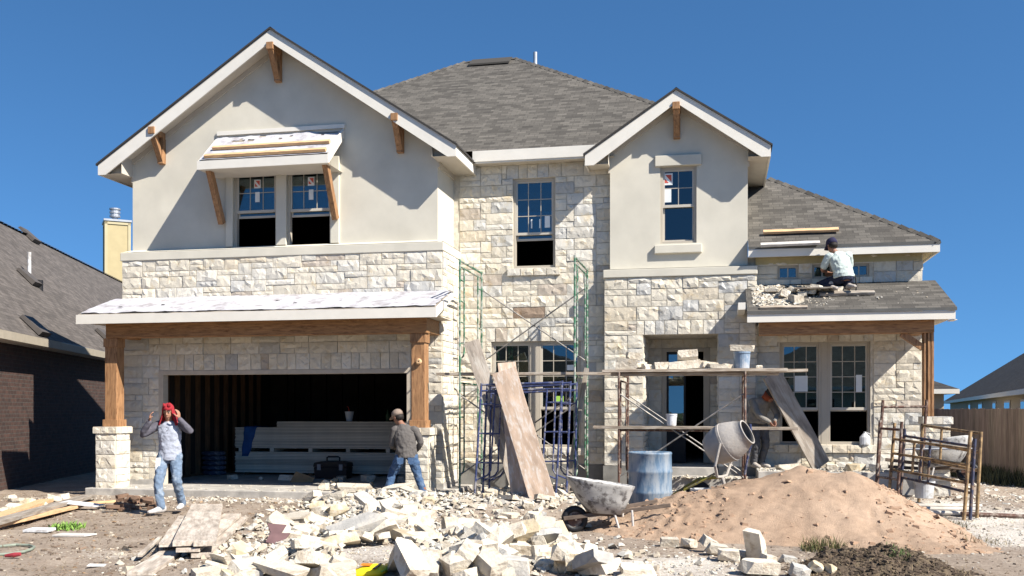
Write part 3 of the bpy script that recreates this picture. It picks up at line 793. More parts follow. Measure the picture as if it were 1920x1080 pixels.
# --- garage porch: shed roof, beam, posts, piers
px0, px1 = -11.42, -4.68; pyf = 16.2; pz = 3.335; pzw = 3.74
mb = MB(); nx, ny = 120, 14; V = []
for j in range(ny + 1):
    for i in range(nx + 1):
        x = px0 + .02 + (px1 - px0 - .04) * i / nx; y = pyf + .05 + (GY - pyf - .06) * j / ny; z = pz + (pzw - pz) * (y - pyf) / (GY - pyf) + .02
        z += .016 * nz(x * 1.6, y * 5) + .022 * max(0, nz(x * 5, y * 3, 5)) + .008 * nz(x * 14, y * 9, 3)
        if j == 0: y += .07 * nz(x * 1.7, 9) + .03 * nz(x * 7, 2); z -= .004
        if i in (0, nx): x += .04 * nz(y * 6, i)
        V.append((x, y, z))
F = [(j * (nx + 1) + i, j * (nx + 1) + i + 1, (j + 1) * (nx + 1) + i + 1, (j + 1) * (nx + 1) + i) for j in range(ny) for i in range(nx)]
mb.mesh(V, F); prf = mb.build('porch_roof', [UNDERLAY], house, smooth=True)
mb = MB(); mb.prism([(px0, pyf + .03, pz + .005), (px0, GY - .02, pzw + .005), (px0, GY - .02, pzw - .04), (px0, pyf + .03, pz - .035)], (px1 - px0, 0, 0)); mb.build('deck', [GREYWOOD], prf)
mb = MB(); mb.box(px0 - .02, px1 + .02, pyf - .0, pyf + .028, pz - .165, pz + .0)
mb.prism([(px1 - .008, pyf + .028, pz + .0), (px1 - .008, GY - .05, pzw - .01), (px1 - .008, GY - .05, pzw - .13), (px1 - .008, pyf + .028, pz - .165)], (.028, 0, 0)); mb.prism([(px0 - .02, pyf + .028, pz + .0), (px0 - .02, GY, pzw - .01), (px0 - .02, GY, pzw - .2), (px0 - .02, pyf + .028, pz - .165)], (.028, 0, 0))
mb.build('fascia', [FASCIA], prf)
mb = MB(); mb.poly([(px0, pyf + .03, pz - .13), (px1, pyf + .03, pz - .13), (px1, GY - .02, pz - .13), (px0, GY - .02, pz - .13)]); mb.build('soffit', [SOFFIT], prf)
rr = random.Random(3)
for k, (u, v) in enumerate(((225, 579), (305, 585), (520, 571), (553, 568), (640, 556))):
    mb = MB(); p = at(u, v, 16.6 + .1 * (k % 3)); z = pz + (pzw - pz) * (p.y - pyf) / (GY - pyf) + .03
    mb.poly([(p.x - .05, p.y, z + .002), (p.x, p.y - .02, z + .012), (p.x + .05, p.y + .01, z + .012), (p.x + .01, p.y + .03, z + .002)]); mb.build('torn_flap', [BLACK], prf)
by0 = 16.5
mb = MB(); mb.box(at(198, 620, by0).x, at(800, 620, by0).x, by0, by0 + .19, 2.93, pz - .135); mb.build('porch_beam', [CEDAR], house, bevel=.008)
mb = MB(); x = at(800, 620, by0).x
mb.box(x - .2, x - .01, by0 + .195, GY - .02, 2.95, pz - .135); mb.box(at(198, 620, by0).x + .01, at(198, 620, by0).x + .2, by0 + .195, GY - .02, 2.95, pz - .135)
mb.build('porch_side_beam', [CEDAR], house, bevel=.008)
def post(x0, x1, y0, z0, z1, d):
    mb = MB(); mb.box(x0, x1, y0, y0 + d, z0, z1); p = mb.build('porch_post', [CEDARV], house, bevel=.006)
    mb = MB(); e = .03
    for (a, b) in ((z0, z0 + .13),):
        mb.box(x0 - e, x1 + e, y0 - e, y0 - .001, a, b); mb.box(x0 - e, x1 + e, y0 + d + .001, y0 + d + e, a, b); mb.box(x0 - e, x0 - .001, y0, y0 + d, a, b); mb.box(x1 + .001, x1 + e, y0, y0 + d, a, b)
    mb.build('post_base', [CEDARV], p, bevel=.004)
    mb = MB(); a, b = z1 - .16, z1 - .003
    mb.box(x0 - .02, x1 + .02, y0 - .02, y0 - .001, a, b); mb.box(x1 + .001, x1 + .02, y0, y0 + d, a, b); mb.box(x0 - .02, x0 - .001, y0, y0 + d, a, b)
    mb.build('post_capital', [CEDARV], p, bevel=.004)
    return p
def pier(x0, x1, y0, y1, z0, z1):
    mb = MB(); zc = z1 - .12
    mb.box(x0, x1, y0, y1, z0, zc, 1); O = Vector
    for (o, au, an, w) in (((x0, y0, z0), (1, 0, 0), (0, -1, 0), x1 - x0), ((x1, y0, z0), (0, 1, 0), (1, 0, 0), y1 - y0), ((x0, y1, z0), (0, -1, 0), (-1, 0, 0), y1 - y0)):
        stone_face(mb, o, au, an, w, zc - z0, du=.2, dv=.13)
    p = mb.build('stone_pier', [STONE, MORTAR], house)
    mb = MB(); e = .045
    mb.box(x0 - e + .015, x1 + e - .015, y0 - e + .015, y1 + e - .015, zc, z1 - .004, 1)
    for (o, au, an, w) in (((x0 - e, y0 - e + .02, zc), (1, 0, 0), (0, -1, 0), x1 - x0 + 2 * e), ((x1 + e - .02, y0 - e, zc), (0, 1, 0), (1, 0, 0), y1 - y0 + 2 * e)):
        n = 3
        for i in range(n): one_stone(mb, O(o), O(au), O(an), w * i / n, w * (i + 1) / n, 0, .12, rs, .025)
    for i in range(2): mb.box(x0 - e + .01 + (x1 - x0 + .07) * i / 2, x0 - e + .005 + (x1 - x0 + .07) * (i + 1) / 2, y0 - e + .01, y1 + e - .01, z1 - .003, z1 + .006, 0, stone_col(rs))
    mb.build('pier_cap', [STONE, MORTAR], p)
PL = (-11.2, -10.80, 16.45, 16.88)
pier(*PL, GF - .02, 1.30); post(-11.08, -10.84, 16.54, 1.306, 2.93, .24)
xr = at(803, 850, 16.45).x; pier(xr - .40, xr, 16.45, 16.88, GF - .02, 1.30); post(xr - .33, xr - .09, 16.54, 1.306, 2.93, .24)
mb = MB(); p = at(786, 678, 16.53); mb.lathe([(.0, 0), (.05, .0), (.055, .03), (.035, .05), (.012, .05)], p, 14, rot=Matrix.Rotation(R(90), 3, 'X')); mb.build('lamp_socket', [PINE], house)

# --- wing porch: shingled shed roof, beam, plank post, pier
qy = 17.1; q0, q1 = .443, 3.68; qz = 3.24; qzw = 3.86
mb = MB(); roof_plane(mb, [(q0, qy - .02, qz + .01), (q1 + .02, qy - .02, qz + .01), (q1 - .03, WY, qzw), (q0, WY, qzw)])
mb.poly([(q0, qy - .02, qz + .01), (q1 + .02, qy - .02, qz + .01), (q1 + .02, qy - .02, qz - .04), (q0, qy - .02, qz - .04)], 1)
mb.poly([(q1 + .02, qy - .02, qz + .01), (q1 - .03, WY, qzw), (q1 - .03, WY, qzw - .05), (q1 + .02, qy - .02, qz - .04)], 1)
wr = mb.build('porch_roof', [SHINGLE, mat('drip_edge', (.10, .10, .095), .7)], house)
mb = MB(); mb.box(q0, q1, qy, qy + .028, qz - .175, qz - .04); mb.prism([(q1 - .03, qy + .03, qz - .04), (q1 - .03, WY, qzw - .06), (q1 - .03, WY, qzw - .2), (q1 - .03, qy + .03, qz - .175)], (.028, 0, 0)); mb.box(q1 - .06, q1 + .03, qy + .02, qy + .3, qz - .19, qz - .178)
mb.build('fascia', [FASCIA], wr)
mb = MB(); mb.poly([(q0 + .2, qy + .03, qz - .16), (q1 - .03, qy + .03, qz - .16), (q1 - .03, WY, qz - .16), (q0 + .2, WY, qz - .16)]); mb.build('soffit', [SOFFIT], wr)
mb = MB(); p = at(1393, 571, 17.6); mb.box(.30, .42, 17.3, 18.28, 3.30, 3.42); mb.build('kickout_flashing', [FASCIA], wr)
wby = 17.25; xb = at(1752, 605, wby).x
mb = MB(); mb.box(bx1 + .02, xb, wby, wby + .19, 2.86, qz - .165); mb.box(xb - .2, xb - .01, wby + .195, WY - .01, 2.9, qz - .165); mb.build('porch_beam', [CEDAR], house, bevel=.008)
wp0 = at(1733, 700, wby).x
for k in range(3):
    mb = MB(); x = wp0 + k * .057; mb.box(x, x + .04, wby + .03 - .015 * (k % 2), wby + .21, 1.5, 2.86); mb.build('porch_post', [CEDARV], house, bevel=.004, label='upright plank of the unfinished corner post')
mb = MB(); mb.beam((wp0 - .0, wby + .1, 2.62), (wp0 - .33, wby + .1, 2.86), .1, .1, (0, 1, 0)); mb.build('knee_brace', [CEDARV], house)
pier(wp0 + .0, wp0 + .37, wby - .07, wby + .32, HF - .4, 1.50)

# --- wing roof (single storey hip)
ex, ey, ez = 3.665, 18.18, 4.49; ax_ = 1.0
mb = MB(); d = ex - ax_; zz = ez + .667 * d
roof_plane(mb, [(.487, ey, ez), (ex, ey, ez), (ax_, ey + d, zz), (.487, ey + d, zz)]); roof_plane(mb, [(ex, ey, ez), (ex, 28.5, ez), (ax_, 28.5 - d, zz), (ax_, ey + d, zz)]); roof_plane(mb, [(-2.5, 28.5 - d, zz - 2), (-2.5, ey + d, zz - 2), (ax_, ey + d, zz), (ax_, 28.5 - d, zz)])
mb.poly([(.487, ey - .01, ez + .0), (ex + .01, ey - .01, ez + .0), (ex + .01, ey - .01, ez - .05), (.487, ey - .01, ez - .05)], 1); mb.poly([(ex + .01, ey - .01, ez), (ex + .01, 28.5, ez), (ex + .01, 28.5, ez - .05), (ex + .01, ey - .01, ez - .05)], 1)
edge_cap(mb, (ex, ey, ez), (ax_, ey + d, zz))
mb.build('roof', [SHINGLE, MATS['drip_edge']], house)
mb = MB(); mb.box(.49, ex, ey, ey + .028, ez - .185, ez - .05); mb.box(ex - .028, ex, ey + .028, 28.4, ez - .185, ez - .05); mb.build('fascia', [FASCIA], house)
mb = MB(); mb.poly([(.5, ey + .03, ez - .15), (ex - .03, ey + .03, ez - .15), (ex - .03, WY, ez - .15), (.5, WY, ez - .15)]); mb.poly([(wx1, WY, ez - .15), (ex - .03, WY, ez - .15), (ex - .03, 28, ez - .15), (wx1, 28, ez - .15)])
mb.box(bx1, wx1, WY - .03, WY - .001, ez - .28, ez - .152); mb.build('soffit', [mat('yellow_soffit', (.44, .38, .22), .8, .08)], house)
# ================================================================== GROUND
def heap(x, y):
    g = lambda cx, cy, a, rx, ry: a * math.exp(-((x - cx) / rx) ** 2 - ((y - cy) / ry) ** 2)
    return g(-4.5, 12.4, .14, 1.3, 2.0) + g(-3.0, 10.0, .13, 1.7, .9) + g(-5.2, 14.9, .24, 1.1, .9) + g(-3.3, 15.3, .10, 1.5, .8) + g(-2.6, 11.2, .08, 1.0, 1.0)
def base(x, y):
    k = sm(12.5, 17.3, y) * (1 - sm(26, 34, y)) * sm(-13, -11.2, x) * (1 - sm(4, 6, x))
    return k * (.07 + .16 * sm(-5.2, -2.5, x)) - .12 * sm(4.5, 7, x) * sm(15, 22, y)
def ground(x, y):
    near = 1 if 6 < y < 22 and -17 < x < 13 else 0
    h = base(x, y)
    if near:
        h += heap(x, y) + .035 * nz(x * .7, y * .7) + .018 * nz(x * 2.3, y * 2.3, 4) + .010 * nz(x * 6, y * 6, 8)
    return h
def dust(x, y):
    g = lambda cx, cy, a, rx, ry: a * math.exp(-((x - cx) / rx) ** 2 - ((y - cy) / ry) ** 2)
    d = min(1.2, heap(x, y) * 5.5) + g(3.6, 13.9, 1.1, 1.3, 1.2) + g(-.4, 10.3, .75, 1.5, .9) + g(-2.5, 16.3, .8, 3.0, 1.0) + g(3.3, 15.7, .9, 1.3, .9) + g(-8.6, 16.0, .75, 2.3, .55) + g(-12.6, 15.5, .9, 1.6, .5) - .25 * sm(-5.5, -8, x) + g(-6.8, 10.0, .5, 1.3, .5) + g(5.2, 12.8, .4, 1.5, 1.4)
    return d * (.8 + .5 * nz(x * 1.3, y * 1.3, 11)) + .28 * nz(x * .9, y * .9, 17)
def axis(lo, hi, st, far):
    n = round((hi - lo) / st)
    return [-far, -far / 4, -60, -30] + ([-22] if lo > -22 else []) + [lo + (hi - lo) * i / n for i in range(n + 1)] + [22, 30, 60, far / 4, far]
xs = axis(-16.5, 12.5, .085, 900); ys = axis(6.0, 21.0, .085, 900)
nx, ny = len(xs), len(ys)
V = []; cols = []
for y in ys:
    for x in xs:
        V.append((x, y, ground(x, y)))
        inside = 6 <= y <= 21 and -16.6 <= x <= 12.6
        gr = 1 - min(sm(3, 7, y), 1 - sm(32, 45, y), sm(-40, -25, x), 1 - sm(16, 25, x))
        cols.append((max(0, min(1, dust(x, y))) if inside else .15, 0, gr, 1))
F = [(j * nx + i, j * nx + i + 1, (j + 1) * nx + i + 1, (j + 1) * nx + i) for j in range(ny - 1) for i in range(nx - 1)]
me = bpy.data.meshes.new('ground'); me.from_pydata(V, [], F)
ca = me.color_attributes.new('col', 'FLOAT_COLOR', 'POINT'); ca.data.foreach_set('color', [q for c in cols for q in c])
me.polygons.foreach_set('use_smooth', [True] * len(me.polygons))
k = NT('building_site_soil'); v = k.coords('Object')
a = k.node('ShaderNodeAttribute', attribute_name='col'); sp = k.node('ShaderNodeSeparateColor'); k.link(a.outputs['Color'], sp.inputs[0])
n1 = k.noise(v, 1.4, 8, .65); n2 = k.noise(v, 17, 8, .75); n3 = k.noise(v, 55, 4, .6)
soil = k.ramp(n2, [(.30, (.10, .075, .055)), (.48, (.26, .205, .16)), (.70, (.44, .37, .30))])
soil2 = k.ramp(n1, [(.32, (.17, .13, .098)), (.66, (.40, .335, .27))])
c = k.mix(.5, soil, soil2)
white = k.ramp(n3, [(.3, (.42, .38, .33)), (.6, (.60, .56, .50))])
md = k.node('ShaderNodeMath', operation='MULTIPLY_ADD'); k.link(n2, md.inputs[0]); md.inputs[1].default_value = 1.5; md.inputs[2].default_value = -.78
ad = k.node('ShaderNodeMath', operation='ADD'); k.link(md.outputs[0], ad.inputs[0]); k.link(sp.outputs[0], ad.inputs[1])
fac = k.ramp(ad.outputs[0], [(.22, 0.0), (.75, .95)])
c = k.mix(fac, c, white)
peb = k.node('ShaderNodeTexVoronoi'); peb.inputs['Scale'].default_value = 34; k.link(v, peb.inputs['Vector'])
pm = k.ramp(peb.outputs['Distance'], [(.10, 1.0), (.2, 0.0)])
c = k.mix(k.mix(1.0, pm, k.ramp(n1, [(.45, 0.0), (.6, .8)]), 'MULTIPLY'), c, (.55, .5, .43))
lawn = k.ramp(n2, [(.3, (.035, .05, .018)), (.7, (.085, .10, .04))]); c = k.mix(sp.outputs[2], c, lawn)
k.base(c); k.b.inputs['Roughness'].default_value = .97; k.b.inputs['Specular IOR Level'].default_value = .1
hs_ = k.mix(.5, n2, n3); k.bump(hs_, .8, .03)
me.materials.append(k.m)
go = bpy.data.objects.new('ground', me); COL.objects.link(go); structure(go)

# street behind the camera (seen only as a reflection in the glass) with the houses across it
ASPH = mat('asphalt', (.06, .06, .06), .9, .2, 4)
mb = MB(); mb.box(-200, 200, -13, -5, -.06, .012); structure(mb.build('road', [ASPH]))

# ================================================================== NEIGHBOURS
def far_house(loc, w, d, hz, rz, label, wallm, roofm, rot=0, wins=()):
    h = thing('house', (0, 0, 0), label, 'house')
    mb = MB(); mb.box(-w / 2, w / 2, -d / 2, d / 2, -.6, hz); mb.build('wall', [wallm], h)
    mb = MB(); o = .45; W_, D_ = w / 2 + o, d / 2 + o; rl = max(0, W_ - D_); z = hz - .05
    a, b, c_, d_ = (-W_, -D_, z), (W_, -D_, z), (W_, D_, z), (-W_, D_, z); r0, r1 = (-rl, 0, rz), (rl, 0, rz)
    roof_plane(mb, [a, b, r1, r0]); roof_plane(mb, [b, c_, r1]); roof_plane(mb, [c_, d_, r0, r1]); roof_plane(mb, [d_, a, r0]); mb.poly([a, b, c_, d_], 1)
    for e0, e1 in ((a, b), (b, c_), (c_, d_), (d_, a)): mb.poly([e0, e1, (e1[0], e1[1], z - .17), (e0[0], e0[1], z - .17)], 1)
    rf = mb.build('roof', [roofm, FASCIA], h)
    for (side, x, z0, ww, wh) in wins:
        mb = MB(); y = side * (d / 2)
        mb.box(x - ww / 2, x + ww / 2, y - .04, y + .04, z0, z0 + wh); wn_ = mb.build('window', [ALMOND], h)
        mb = MB(); mb.box(x - ww / 2 + .08, x + ww / 2 - .08, y - .05, y + .05, z0 + .08, z0 + wh - .08); mb.build('pane', [GLASSDARK], wn_)
    h.location = loc; h.rotation_euler = (0, 0, rot)
    return h, rf
BEIGE = mat('beige_render', (.42, .37, .30), .9, .08); TANB = mat('tan_render', (.50, .43, .32), .9, .08)
far_house((-14, -27, 0), 15, 11, 3.0, 6.2, 'single storey beige house across the street behind the viewer', BEIGE, SHINGLED, 0, [(1, -3, .9, 1.6, 1.4), (1, 3, .9, 1.6, 1.4)])
far_house((7.5, -27, 0), 15, 11, 3.0, 5.8, 'single storey tan house across the street behind the viewer', TANB, SHINGLE, 0, [(1, -2, .9, 1.6, 1.4), (1, 4, .9, 1.6, 1.4)])

# --- brick neighbour on the left
NA = Vector((-13.07, 16.24, 0)); ND = Vector((-.328, .945, 0)).normalized(); NN = Vector((-ND.y, ND.x, 0))
def nb(k_, d_, z): return NA + ND * k_ + NN * d_ + Vector((0, 0, z))
nh = thing('house', tuple(nb(12, 5, 0)), 'low brown brick house with a long shingle roof and a yellow chimney', 'house')
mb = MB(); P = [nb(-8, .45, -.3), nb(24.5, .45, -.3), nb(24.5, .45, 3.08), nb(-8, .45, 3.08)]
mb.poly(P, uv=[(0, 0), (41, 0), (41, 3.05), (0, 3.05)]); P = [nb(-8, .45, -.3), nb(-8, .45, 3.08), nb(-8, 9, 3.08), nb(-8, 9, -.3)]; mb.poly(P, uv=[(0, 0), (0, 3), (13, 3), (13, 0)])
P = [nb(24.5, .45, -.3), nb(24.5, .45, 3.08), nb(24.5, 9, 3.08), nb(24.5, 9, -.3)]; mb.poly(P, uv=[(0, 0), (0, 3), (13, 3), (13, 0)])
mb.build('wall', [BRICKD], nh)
mb = MB(); D0 = 3.99; zr_ = 3.115 + 1.0 * D0
roof_plane(mb, [nb(-9, 0, 3.115), nb(25.5, 0, 3.115), nb(25.5, D0, zr_), nb(-9, D0, zr_)]); roof_plane(mb, [nb(25.5, 2 * D0, 3.115), nb(-9, 2 * D0, 3.115), nb(-9, D0, zr_), nb(25.5, D0, zr_)])
edge_cap(mb, nb(-9, D0, zr_), nb(25.5, D0, zr_), .3, .02, .3)
nrf = mb.build('roof', [SHINGLEN], nh)
mb = MB(); mb.prism([nb(-9, .0, 3.114), nb(-9, .03, 3.114), nb(-9, .03, 2.95), nb(-9, .0, 2.95)], ND * 34.5); mb.build('fascia', [mat('tan_fascia', (.36, .315, .245), .7, .08)], nh)
mb = MB(); mb.poly([nb(-9, .03, 2.955), nb(25.5, .03, 2.955), nb(25.5, .46, 2.955), nb(-9, .46, 2.955)]); mb.build('soffit', [SOFFIT], nh)
def on_roof(u, v):
    """point of the neighbour's near slope at a photo pixel"""
    n = Vector((0, 0, 1)) - NN * 1.0; p0 = nb(0, 0, 3.115); d = tat(u, v, 1.0) - Vector((0, 0, CAMZ)); o = Vector((0, 0, CAMZ))
    return o + d * ((p0 - o).dot(n) / d.dot(n))
sN = (NN + Vector((0, 0, 1.0))).normalized(); nU = ND.cross(sN); nU = nU if nU.z > 0 else -nU
VENT = mat('roof_vent', (.085, .075, .068), .7, .1)
for (u, v, w) in ((44, 520, .55), (53, 612, .55), (46, 440, .6), (190, 632, .55)):
    p = on_roof(u, v); mb = MB(); mb.prism([p + nU * .02 - sN * w * .5, p + nU * .02 + sN * w * .5, p + nU * .10 + sN * w * .45, p + nU * .13 - sN * w * .5], ND * w * 1.1); mb.build('roof_vent', [VENT], nrf)
p = on_roof(55, 518); mb = MB(); mb.tube([p - Vector((0, 0, .1)), p + Vector((0, 0, .62))], .045, 10); mb.build('vent_pipe', [WHITEP], nrf)
p = on_roof(74, 540); mb = MB(); mb.tube([p - Vector((0, 0, .1)), p + Vector((0, 0, .2))], .09, 10); mb.build('vent_pipe', [BLACK], nrf)
# chimney
YEL = mat('yellow_siding', (.44, .365, .205), .8, .06, 3)
YTR = mat('yellow_trim', (.46, .40, .25), .8, .05, 3)
cp = tat(210, 470, 46); mb = MB(); a1 = (ND * .35 + Vector((.94, 0, 0))).normalized(); a1 = Vector((.975, .22, 0)); a2 = Vector((-a1.y, a1.x, 0))
a1 = Vector((CA, SA, 0)) * .90 + Vector((SA, -CA, 0)) * -.43; a1.normalize(); a2 = Vector((-a1.y, a1.x, 0))
base_c = tat(219, 470, 46.4); bz = 5.0; tz = 10.25
def chim(dx, dy, z0, z1, m): mb.obox(base_c * 1 + Vector((0, 0, (z0 + z1) / 2 - base_c.z)), a1 * dx, a2 * dy, Vector((0, 0, (z1 - z0) / 2)), m)
chim(.52, .6, bz, tz, 0)
for sx in (-1, 1):
    for sy in (-1, 1): mb.obox(base_c + a1 * .5 * sx + a2 * .58 * sy + Vector((0, 0, (bz + tz) / 2 - base_c.z)), a1 * .06, a2 * .06, Vector((0, 0, (tz - bz) / 2)), 1)
chim(.56, .64, tz - .14, tz - .005, 1)
ch = mb.build('chimney', [YEL, YTR], nh)
mb = MB(); chim(.60, .68, tz, tz + .09, 0); mb.build('chimney_cap', [METALG], ch)
mb = MB(); c0 = Vector((base_c.x, base_c.y, tz + .09)) - a1 * .08; mb.lathe([(.13, 0), (.13, .18), (.24, .2), (.24, .28), (.2, .3), (.2, .36), (.24, .38), (.24, .46), (.2, .48), (.2, .52), (.25, .54), (.25, .60), (.0, .64)], c0, 16); mb.build('flue_cap', [METALG], ch)
# meter box and pipe on the shaded wall
mb = MB(); p = nb(.6, .35, 0); mb.tube([p, p + Vector((0, 0, 1.0)), p + Vector((0, 0, 1.0)) + ND * .3], .03, 8); mb.build('gas_pipe', [METALG], nh)

# --- right: fence and far houses
fence = thing('fence', (6.6, 27, 0), 'brown wooden board fence along the right edge of the lot', 'fence')
FW = mat('fence_boards', (.185, .145, .115), .9, .3, 3, .4, 30, .005, stretch=(6, 6, .7), attr=True)
f0, f1 = Vector((7.12, 24.2, -.15)), Vector((6.05, 31.5, -.15)); dv_ = (f1 - f0).normalized(); nv_ = Vector((-dv_.y, dv_.x, 0)); n = 52
mb = MB(); rg = random.Random(5)
for i in range(n):
    c = f0 + (f1 - f0) * (i + .5) / n; hh = 1.80 + rg.uniform(-.012, .012); j = rg.uniform(.75, 1.15)
    mb.obox(c + Vector((0, 0, hh / 2)) + nv_ * rg.uniform(0, .006), dv_ * (f1 - f0).length / n * .485, nv_ * .009, Vector((0, 0, hh / 2)), 0, (j, j * rg.uniform(.95, 1.02), j))
mb.build('boards', [FW], fence)
for z in (.35, 1.0, 1.6):
    mb = MB(); mb.beam(f0 - nv_ * .04 + Vector((0, 0, z)), f1 - nv_ * .04 + Vector((0, 0, z)), .04, .09); mb.build('rail', [FW], fence)
fz = thing('fence', (5.2, 31.5, 0), 'short stretch of brown board fence at the back beside the house', 'fence')
mb = MB(); a, b = Vector((6.03, 31.55, -.15)), Vector((3.5, 31.2, -.15)); d_ = (b - a).normalized(); nn_ = Vector((-d_.y, d_.x, 0))
for i in range(18):
    c = a + (b - a) * (i + .5) / 18; j = rg.uniform(.8, 1.1) * 1.3; mb.obox(c + Vector((0, 0, .9)), d_ * .068, nn_ * .009, Vector((0, 0, .9)), 0, (j, j * .9, j * .75))
mb.build('boards', [FW], fz)
mb = MB(); mb.beam(a + Vector((0, 0, 1.6)) + nn_ * .04, b + Vector((0, 0, 1.6)) + nn_ * .04, .04, .09); mb.build('rail', [FW], fz)
h2, r2 = far_house((20.5, 50.8, -.4), 58, 16, 2.75, 8.4, 'long single storey house with a dark roof beyond the fence', BEIGE, SHINGLED, R(81.3), [(1, 3, 1.1, 2.2, 1.3), (1, -4, 1.1, 1.4, 1.3), (1, -9, 1.1, 2.0, 1.3), (1, -14, 1.1, 1.4, 1.3), (1, 10, 1.1, 1.4, 1.3)])
for (x, y) in ((-12, 3.2), (-8.5, 4.0), (-4, 3.0), (1.5, 3.4), (-15, 2.4)):
    z = 8.4 - 5.65 * y / 8.45; mb = MB(); mb.tube([(x, y, z - .4), (x, y, z + .35)], .06, 8); o = mb.build('vent_pipe', [WHITEP], r2, org=(0, 0, 0))
for (x, y, z) in ((-6.1, -11, 3.05), (-5.8, -8, 3.08), (-5.6, -14, 3.3)):
    mb = MB(); mb.box(x - .2, x + .2, y - .3, y + .3, z - .2, z + .2); mb.build('roof_vent', [BLACK], r2, org=(0, 0, 0))
h3, r3 = far_house((5.2, 44, -.3), 6, 8, 2.75, 4.3, 'small pale house corner with white eaves beyond the back fence', TANB, SHINGLED, 0, [(-1, 2.2, 1.3, .5, 1.1)])
# ================================================================== SCAFFOLDS
GREEN = mat('green_pipe', (.05, .16, .09), .55, .4, 14, .3, 60, .002, metal=.2, dirt=(.42, .42, .38), dirtamt=.55, dscale=9)
BROWN = mat('brown_pipe', (.11, .06, .045), .65, .4, 14, .3, 60, .002, metal=.2, dirt=(.33, .28, .23), dirtamt=.4, dscale=9)
BLUE = mat('blue_pipe', (.04, .055, .14), .55, .35, 14, .3, 60, .002, metal=.1, dirt=(.28, .27, .28), dirtamt=.42, dscale=9)
OCHRE = mat('mortared_pipe', (.30, .20, .10), .75, .4, 12, .3, 60, .003, dirt=(.10, .065, .045), dirtamt=.45, dscale=8)
DKBLUE = mat('dark_blue_pipe', (.04, .045, .08), .6, .4, 14, .3, 60, .002, dirt=(.20, .14, .10), dirtamt=.5, dscale=9)
STEEL = mat('grey_brace', (.20, .19, .18), .55, .3, 12, .2, metal=.4, dirt=(.36, .33, .29), dirtamt=.4, dscale=9)
def frame_tubes(B0, B1, H, up=Vector((0, 0, 1)), inner=.26, rungs=4, r=.0185, arch=True):
    """walk-through frame between base points B0, B1"""
    B0, B1 = Vector(B0), Vector(B1); d = (B1 - B0); Wd = d.length; d = d / Wd; up = up.normalized(); mb = MB()
    parts = {}
    def add(k_, pts, rr=r):
        m_ = parts.setdefault(k_, MB()); m_.tube(pts, rr, 8)
    add('post', [B0, B0 + up * H]); add('post2', [B1, B1 + up * H])
    add('top_bar', [B0 + up * (H - .03), B1 + up * (H - .03)])
    for s, b in ((1, B0), (-1, B1)):
        a = b + d * s * inner
        lk = 'ladder%d' % s; add(lk, [a + up * (H - .13), a + up * .42, a + up * .34 - d * s * .05, b + up * .27 + d * s * .02], r * .8)
        for i in range(rungs):
            z = .55 + (H - .9) * i / max(1, rungs - 1); add(lk, [b + up * z, a + up * z], r * .7)
    add('top_bar', [B0 + up * (H - .13), B1 + up * (H - .13)], r * .85)
    return parts
def loose_frame(B0, B1, H, up, m, label, group, inner=.26, rungs=3):
    B0, B1 = Vector(B0), Vector(B1)
    t = thing('scaffolding', tuple((B0 + B1) / 2), label, 'scaffold frame', group)
    for k_, b in frame_tubes(B0, B1, H, up, inner, rungs).items(): b.build('post' if 'post' in k_ else 'ladder' if 'ladder' in k_ else k_, [m], t)
    return t
def scaffold(X0, X1, Y0, Y1, zb, tiers, H, m, label, skip_low=False):
    t = thing('scaffold', ((X0 + X1) / 2, (Y0 + Y1) / 2, zb), label, 'scaffold')
    for k_ in range(tiers):
        z = zb + k_ * H
        for X in (X0, X1):
            mb = MB()
            for b in frame_tubes((X, Y0, z), (X, Y1, z), H, inner=.3).values(): mb.mesh(b.v, b.f)
            mb.build('frame', [m], t)
        if not (skip_low and k_ == 0):
            for Y in (Y1 - .02, Y0 + .02) if k_ == 0 else (Y1 - .02,):
                for a, b in ((.3, H - .35), (H - .35, .3)):
                    mb = MB(); mb.tube([(X0 + .02, Y + (.03 if a > b else 0), z + a), (X1 - .02, Y + (.03 if a > b else 0), z + b)], .013, 6); mb.build('cross_brace', [STEEL], t)
    for X in (X0, X1):
        for Y in (Y0, Y1):
            mb = MB(); g = ground(X, Y) - .02; mb.box(X - .06, X + .06, Y - .06, Y + .06, g, g + .035); mb.tube([(X, Y, g), (X, Y, zb + .1)], .017, 8); mb.build('foot_plate', [m], t)
    return t
zt = 4.18
scaffold(-4.33, -2.36, 16.5, 18.1, .22, 2, 1.98, GREEN, 'tall green pipe scaffold with cross braces in front of the middle wall')
scaffold(-1.57, .38, 15.9, 17.5, .26, 1, 1.95, BROWN, 'rusty brown single tier scaffold in front of the front door')
